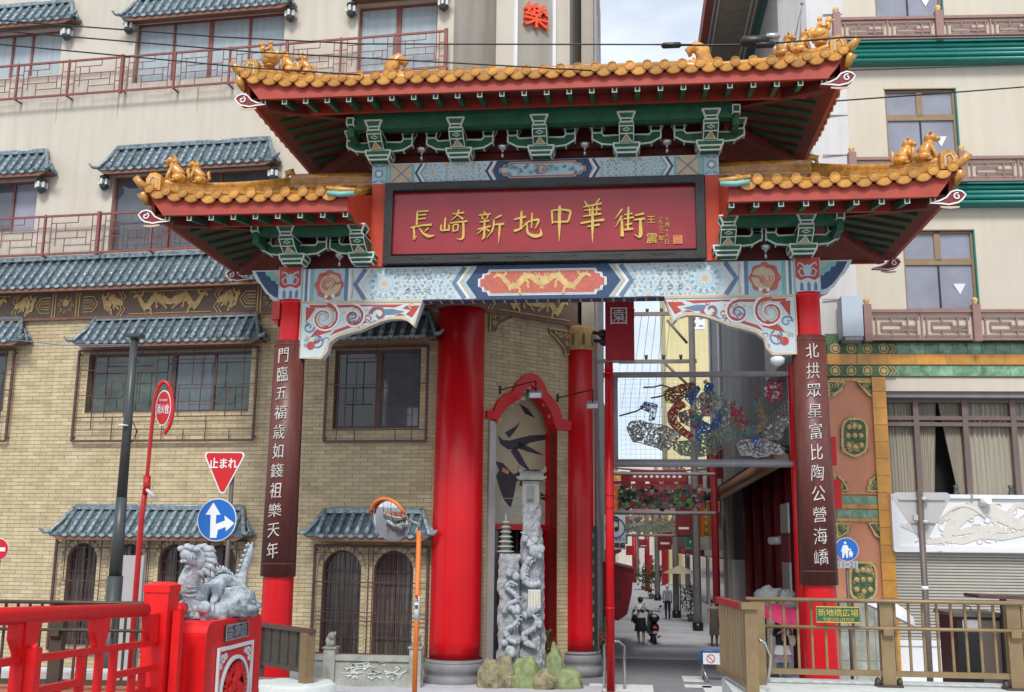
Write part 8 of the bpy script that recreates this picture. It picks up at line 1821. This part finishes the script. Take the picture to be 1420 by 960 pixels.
# blue and white barrier board
g = atZ(985, 945, 0); Yg = g.y; e = empty('folding_barrier', (g.x, Yg, 0), 0, 'folding barrier with a white no entry board and blue tube top', 'barrier')
A, B_ = atY(975, 921, Yg), atY(1003, 906, Yg); b = MB(); b.box(A.x, B_.x + .3, Yg - .02, Yg, A.z, B_.z); b.mat(1).ribbon(circ(A.x + .2, (A.z + B_.z) / 2, .1, 16), .02, Yg - .02, .008, closed=True); b.bar((A.x + .13, Yg - .025, (A.z + B_.z) / 2 + .07), (A.x + .27, Yg - .025, (A.z + B_.z) / 2 - .07), .02, .006); b.mat(2)
for k in range(3): b.box(A.x + .42, A.x + .56, Yg - .026, Yg - .02, A.z + .06 + .08 * k, A.z + .1 + .08 * k)
b.build('board', ['sign_white', 'sign_red', 'slate_blue'], e)
b = MB(); b.tube([(A.x - .08, Yg, A.z + .0), (A.x - .05, Yg, B_.z + .03), (A.x + .05, Yg, B_.z + .06), (B_.x + .3, Yg, B_.z + .06)], .03, 8); b.mat(1).tube([(A.x - .06, Yg, A.z + .02), (A.x + .12, Yg - .3, 0.0)], .022, 8); b.tube([(A.x - .04, Yg, A.z + .0), (A.x + .02, Yg + .3, 0.0)], .022, 8); b.build('tube_frame', ['sign_blue', 'steel'], e)

# signs and banners crowding both sides of the street
q = random.Random(77); ords = ['first', 'second', 'third', 'fourth', 'fifth', 'sixth', 'seventh', 'eighth', 'ninth', 'tenth', 'eleventh', 'twelfth']
for side, xx in (('left', .95), ('right', 6.1)):
    for i in range(12):
        y = 47 + i * 7.5 + q.uniform(-1, 1); z = q.uniform(3.2, 6.5); w = q.uniform(.4, .8); h = q.uniform(.9, 2.0); cn, m_ = (('orange', 'orange'), ('grey', 'sign_back'), ('maroon', 'maroon'), ('yellow', 'tile_yellow'), ('dark red', 'awning_red'), ('teal', 'teal_band'))[(i + (side == 'right') * 2) % 6]
        x0, x1 = (xx, xx + w) if side == 'left' else (xx - w, xx); b = MB(); b.box(x0, x1, y, y + .12, z, z + h); b.mat(1)
        for k in range(4): b.box(x0 + w * .38, x1 - w * .38, y - .01, y, z + h * (.14 + .2 * k), z + h * (.24 + .2 * k))
        b.box(x0 - .1, x1 + .1, y + .03, y + .08, z + h, z + h + .05); tag(b.build('shop_sign', [m_, 'cream_paint' if m_ != 'sign_back' else 'slate_blue']), '%s shop sign, %s of those projecting from the %s side of the street' % (cn, ords[i], side), 'sign', 'shop signs along the street')
for i in range(6):
    y = 52 + i * 13; b = MB(); b.tube([(1.0, y, 7.2), (3.6, y, 7.0), (6.4, y, 7.2)], .05, 5)
    for k in range(7): x = 1.5 + .7 * k; b.mat(1).box(x, x + .5, y - .02, y + .02, 6.2 - .1 * (k % 2), 7.0)
    tag(b.build('street_garland', ['pole_grey', ('maroon', 'mesh_green', 'awning_red')[i % 3]]), '%s string of %s flags across the far street' % (ords[i], ('maroon', 'green', 'red')[i % 3]), 'garland', 'strings of flags across the street')

# ================================================================ WIRES
def wire(label, pts, r=.013, sag=.0, name='overhead_wire', mat='black', group='overhead wires'):
    P = [Vector(S(*p)) for p in pts]; Q = []
    for a, c in zip(P[:-1], P[1:]):
        for k in range(8): f = k / 8; q = a.lerp(c, f); q.z -= sag * 4 * f * (1 - f); Q.append(q)
    Q.append(P[-1]); b = MB(); b.tube(Q, r, 5); return tag(b.build(name, mat), label, 'wire', group)
wire('topmost of the three dark wires crossing the cream wall and the railing', [(-60, 24, 19), (300, 51, 19), (500, 61, 19), (960, 62, 19)], .016)
wire('middle of the three dark wires crossing the cream wall', [(-60, 38, 19), (350, 72, 19), (480, 79, 19), (820, 98, 19.9)], .016)
wire('lowest dark wire ending behind the corner tile figures of the upper roof', [(-60, 56, 19), (345, 94, 19), (500, 104, 19.9)], .016)
wire('thick cable with a bulky splice passing above the roof into the right building', [(925, 63, 19.4), (1050, 62, 19.4), (1170, 52, 19.4), (1480, 48, 24)], .02)
wire('thin wire leaving the upper roof corner towards the cream wall', [(1170, 98, 20.3), (1480, 88, 25)], .012)
wire('grey wire anchored to the right side of the upper roof', [(1160, 140, 22), (1300, 130, 23), (1480, 116, 25)], .018)
b = MB()
def sl_(px, py, Y, l, r_): c = Vector(S(px, py, Y)); b.tube([c - Vector((l, 0, 0)), c - Vector((l * .8, 0, 0)), c + Vector((l * .8, 0, 0)), c + Vector((l, 0, 0))], [r_ * .4, r_, r_, r_ * .4], 8)
sl_(931, 63, 19.35, .2, .06); tag(b.build('cable_splice', 'black'), 'small black splice on the cable against the open sky', 'cable box'); b = MB(); sl_(1047, 57, 19.35, .28, .1); sl_(1060, 62, 19.35, .2, .07); b.mat(1); sl_(1072, 50, 19.3, .14, .06); tag(b.build('cable_splice', ['black', 'steel']), 'bulky black splice on the cable above the right half of the roof', 'cable box')
b = MB(); b.tube([S(1112, -10, 19.6), S(1112, 8, 19.6), S(1103, 50, 19.6)], .012, 5); b.tube([S(1112, 8, 19.6), S(1109, 58, 19.6)], .012, 5); b.ball(S(1112, 5, 19.6), .04, 6, 5); tag(b.build('hanger_wire', 'grey_metal'), 'pair of thin support wires coming down to the cable splice', 'wire')
for i in range(7):
    x = 866 + 10 * i; wire(['first', 'second', 'third', 'fourth', 'fifth', 'sixth', 'last'][i] + ' thin service wire over the street counted from the red banner', [(x - 14, 560 + 8 * i, 80), (x + 4, 436, 44.7)], .011, group='thin service wires over the street')

# ================================================================ PEOPLE
def person(label, x, y, h, rz, pick, mats, arms=None, legs=None, lean=0, hair='hair', hairs=1.0, z=0.02):
    e = empty('person', (x, y, z), rz, label, 'person'); k = h / 1.7
    def L(dx, dy, dz): return (dx * k, (dy - lean * max(0, dz - .9)) * k, dz * k)      # faces -y
    A = arms or (((.2, .0, 1.16), (.2, -.04, .93)), ((-.2, .0, 1.16), (-.2, -.04, .93))); G = legs or (((.09, 0, .5), (.09, .02, .09)), ((-.09, 0, .5), (-.09, .02, .09)))
    J = [L(0, 0, .93), L(0, 0, 1.1), L(0, 0, 1.3), L(0, 0, 1.42), L(0, -.01, 1.5), L(0, -.02, 1.58), L(0, -.01, 1.66)]; E = [(i, i + 1) for i in range(6)]; Rr = [(.15, .11), (.13, .1), (.155, .11), (.07, .07), (.055, .055), (.082, .095), (.06, .075)]
    for s, (el, wr) in zip((1, -1), A):
        b0 = len(J); wv = Vector(wr); ev = Vector(el); d = (wv - ev).normalized()
        J += [L(s * .17, 0, 1.4), L(*el), L(*wr), L(*(wv + d * .07))]; E += [(2, b0), (b0, b0 + 1), (b0 + 1, b0 + 2), (b0 + 2, b0 + 3)]; Rr += [(.06, .06), (.045, .045), (.028, .028), (.038, .02)]
        sd = d.cross(Vector((0, 1, 0))); sd = sd.normalized() if sd.length > .1 else Vector((1, 0, 0))
        for f_ in range(4): J.append(L(*(wv + d * (.14 - .01 * abs(f_ - 1.5)) + sd * (.018 * (f_ - 1.5))))); E.append((b0 + 3, len(J) - 1)); Rr.append((.009, .009))
        J.append(L(*(wv + d * .08 - sd * .05))); E.append((b0 + 3, len(J) - 1)); Rr.append((.01, .01))
    for s, (kn, an) in zip((1, -1), G):
        b0 = len(J); J += [(s * .09 * k, 0, .86 * k), tuple(c * k for c in kn), tuple(c * k for c in an), (an[0] * k, (an[1] - .15) * k, max(.04, an[2] - .05) * k)]; E += [(0, b0), (b0, b0 + 1), (b0 + 1, b0 + 2), (b0 + 2, b0 + 3)]; Rr += [(.095, .1), (.065, .065), (.042, .042), (.04, .035)]
    skin('body', J, E, [(a * k, c * k) for a, c in Rr], mats, e, lambda c: pick(Vector(c) / k))
    b = MB(); b.X = WM[e]; hc = L(0, .015, 1.61); b.ball(hc, (.1 * k, .115 * k, .11 * k), 14, 10, .05)
    if hairs > 1: b.ball(L(0, .06, 1.5), (.09 * k, .07 * k, .13 * k * hairs), 12, 8, .05)
    b.build('hair', hair, e)
    b = MB(); b.X = WM[e]
    for s in (-1, 1): b.ball(L(s * .032, -.105, 1.585), (.012 * k, .008 * k, .007 * k), 6, 4)
    b.mat(1).ball(L(0, -.12, 1.56), (.012 * k, .018 * k, .022 * k), 6, 5); b.mat(2).ball(L(0, -.108, 1.53), (.022 * k, .008 * k, .006 * k), 6, 4)
    for s in (-1, 1): b.mat(1).ball(L(s * .085, 0, 1.57), (.012 * k, .022 * k, .03 * k), 6, 5)
    b.build('face', ['black', 'skin', 'sign_red'], e); return e, k
def skirt(e, k, z0, z1, r0, r1, mat, name='skirt', n=24, ruffle=.012, sy=.8):
    b = MB(); b.X = WM[e]; m = 6; vs = []; fs = []
    for i in range(m + 1):
        f = i / m
        for j in range(n): a = 2 * math.pi * j / n; r_ = (r0 + (r1 - r0) * f) * (1 + ruffle * 6 * f * math.sin(a * 6)); vs.append((r_ * math.cos(a) * k, r_ * sy * math.sin(a) * k, (z0 + (z1 - z0) * f) * k))
    for i in range(m):
        for j in range(n): q = (j + 1) % n; fs.append((i * n + j, (i + 1) * n + j, (i + 1) * n + q, i * n + q))
    b.add(vs, fs, True); b.build(name, mat, e)
# woman under the pink umbrella, facing the camera
g = atZ(1087, 943, 0.1); 
pe, k = person('woman in a black cardigan and striped tiered skirt under a pink umbrella', g.x, g.y, 1.62, R(5), lambda c: (0 if (c.z > 1.45 or (abs(c.x) > .0 and c.y < -.2)) else (1 if c.z > .98 else (2 if c.z < .62 else 3))), ['skin', 'cloth_black', 'slate_blue', 'cloth_mauve'], arms=(((.24, -.06, 1.13), (.12, -.26, 1.3)), ((-.24, -.04, 1.13), (-.1, -.26, 1.26))), hairs=1.25, z=.1)
skirt(pe, k, 1.14, .9, .15, .19, 'cloth_black', 'cardigan_hem'); skirt(pe, k, .9, .66, .19, .25, 'cloth_white', 'skirt_tier'); skirt(pe, k, .7, .46, .22, .28, 'cloth_mauve', 'skirt_tier')
b = MB(); b.X = WM[pe]; b.box(-.05 * k, .05 * k, -.135 * k, -.1 * k, .95 * k, 1.38 * k); b.build('blouse_front', 'cloth_mauve', pe)
b = MB(); w = WM[pe]; b.X = w; b.ball((.22, -.14, .98), (.09, .05, .15), 10, 8); b.tube([(.18, -.1, 1.1), (.14, -.02, 1.38), (.22, -.1, 1.08)], .012, 5); tag(b.build('shoulder_bag', 'straw'), 'pale straw shoulder bag at the side of the woman under the umbrella', 'bag')
cu = atY(1090, 858, g.y - .1); um = empty('umbrella', (cu.x, cu.y, cu.z), 0, 'bright pink umbrella held open and tilted over the woman', 'umbrella')
b = MB(); n = 8; b.X = Matrix.Translation((cu.x - .05, cu.y, cu.z)) @ Matrix.Rotation(R(14), 4, 'Y') @ Matrix.Rotation(R(12), 4, 'X'); vs = [(0, 0, .3)]; fs = []
for i in range(1, 7):
    f = i / 6
    for j in range(n * 2): a = 2 * math.pi * j / (n * 2); r_ = .66 * math.sin(f * 1.45) * (1 if j % 2 == 0 else .965); vs.append((r_ * math.cos(a), r_ * math.sin(a), .3 - .32 * f * f + (.0 if j % 2 == 0 else .012 * f)))
for j in range(16): fs.append((0, 1 + j, 1 + (j + 1) % 16))
for i in range(5):
    for j in range(16): fs.append((1 + i * 16 + j, 1 + (i + 1) * 16 + j, 1 + (i + 1) * 16 + (j + 1) % 16, 1 + i * 16 + (j + 1) % 16))
b.add(vs, fs, False); b.build('canopy', 'umbrella_pink', um)
b = MB(); b.X = Matrix.Translation((cu.x - .05, cu.y, cu.z)) @ Matrix.Rotation(R(14), 4, 'Y') @ Matrix.Rotation(R(12), 4, 'X'); b.tube([(0, 0, .34), (0, 0, -.45)], .01, 6); b.build('shaft', 'steel', um)
b = MB(); c = atY(1236, 846, 20.5); b.X = Matrix.Translation(c) @ Matrix.Rotation(R(25), 4, 'Y'); b.lathe([(.5, -.1), (.42, .03), (.2, .12), (.01, .15)], 12, caps=False); u2 = empty('umbrella', c, 0, 'white umbrella edge showing behind the right fence post', 'umbrella'); b.build('canopy', 'cloth_white', u2); b = MB(); b.tube([c, c + Vector((.05, 0, -.7))], .012, 6); b.build('shaft', 'steel', u2)
# woman pushing a scooter, seen from behind
g = atZ(889, 895, .02)
pe, k = person('woman seen from behind in a white top with a dark stripe walking a scooter', g.x, g.y, 1.62, R(188), lambda c: 0 if (c.z > 1.45 or c.z < .6 or (c.y < -.28)) else (2 if 1.17 < c.z < 1.27 else (1 if c.z > .9 else 2)), ['skin', 'cloth_white', 'cloth_black'], arms=(((.27, -.02, 1.16), (.3, -.14, .93)), ((-.3, -.1, 1.18), (-.4, -.32, 1.08))), legs=(((.09, -.06, .5), (.07, -.02, .09)), ((-.09, .05, .5), (-.07, .14, .12))), lean=.12)
skirt(pe, k, .98, .5, .17, .24, 'cloth_black', 'skirt')
b = MB(); w = WM[pe]; b.X = w; b.ball((.2, .0, .88), (.1, .13, .16), 10, 8); b.tube([(.17, .05, 1.0), (.0, .14, 1.25), (-.14, .05, 1.42)], .014, 5); tag(b.build('shoulder_bag', 'cloth_black'), 'black bag slung at the hip of the woman with the scooter', 'bag')
g2 = atZ(908, 894, .02); sc_ = empty('scooter', (g2.x, g2.y, .02), R(4), 'black motor scooter with round tail lights pushed up the street', 'scooter')
def sb(): b = MB(); b.X = WM[sc_]; return b
def wheel(y): 
    b = sb(); n = 18; b.tube([(0, y + .19 * math.cos(a), .21 + .19 * math.sin(a)) for a in [2 * math.pi * i / n for i in range(n)]], .05, 8, closed=True); w_ = b.build('wheel', 'black', sc_); b = sb(); b.xprism([(y + .13 * math.cos(a), .21 + .13 * math.sin(a)) for a in [2 * math.pi * i / 12 for i in range(12)]], -.03, .03); b.build('rim', 'steel', w_)
wheel(0); wheel(1.2)
b = sb(); b.sm = True; b.ball((0, .05, .55), (.17, .3, .2), 14, 10); b.ball((0, .35, .45), (.16, .3, .14), 12, 8); b.box(-.14, .14, .55, .95, .26, .32); b.hexa([(-.2, .95, .3), (.2, .95, .3), (.17, 1.02, .3), (-.17, 1.02, .3), (-.15, 1.05, .98), (.15, 1.05, .98), (.12, 1.12, .98), (-.12, 1.12, .98)]); b.ball((0, 1.2, .42), (.08, .2, .09), 10, 8); b.build('body', 'black', sc_)
b = sb(); b.ball((0, .22, .77), (.14, .34, .07), 12, 8); b.build('seat', 'cloth_black', sc_)
b = sb(); b.ball((-.02, -.12, .9), (.19, .17, .15), 14, 10); b.mat(1).ball((-.02, -.22, .97), (.1, .08, .05), 8, 6); b.build('top_box', ['black', 'sign_back'], sc_)
b = sb(); b.tube([(0, 1.08, .95), (0, 1.02, 1.08)], .03, 6); b.tube([(-.3, .92, 1.06), (-.12, 1.02, 1.08), (.12, 1.02, 1.08), (.3, .92, 1.06)], .018, 6); b.build('handlebar', 'black', sc_)
for s in (-1, 1): b = sb(); b.tube([(s * .22, .98, 1.08), (s * .3, .96, 1.22)], .01, 5); b.ball((s * .31, .95, 1.25), (.06, .02, .04), 8, 6); b.build('mirror', 'black', sc_)
b = sb(); b.ball((0, -.24, .58), (.11, .04, .05), 8, 6); b.mat(1); b.cbox((0, -.25, .43), (.16, .02, .1)); b.build('tail_light', ['sign_red', 'sign_back'], sc_)
b = sb(); b.tube([(.14, .1, .25), (.16, -.22, .3)], .045, 8); b.build('exhaust', 'grey_metal', sc_)
# walking man, and the bystander in an apron
g = atZ(926, 860, .02); person('grey haired man in a blue grey shirt walking away down the street', g.x, g.y, 1.62, R(180), lambda c: 0 if c.z > 1.47 else (1 if c.z > .92 else 2), ['skin', 'cloth_grey', 'cloth_black'], legs=(((.08, -.08, .5), (.08, -.1, .09)), ((-.08, .05, .5), (-.08, .16, .12))), hair='stone_white')
g = atZ(991, 897, .02); pe, k = person('woman in a long dark apron standing by the boarded fence end', g.x, g.y, 1.6, R(12), lambda c: 0 if (c.z > 1.45 or (abs(c.x) > .16 and c.z < 1.16)) else (2 if c.z > 1.3 or abs(c.x) > .13 else 1), ['skin', 'cloth_olive', 'cloth_mauve'])
skirt(pe, k, 1.35, .42, .15, .19, 'cloth_olive', 'apron', sy=.75)
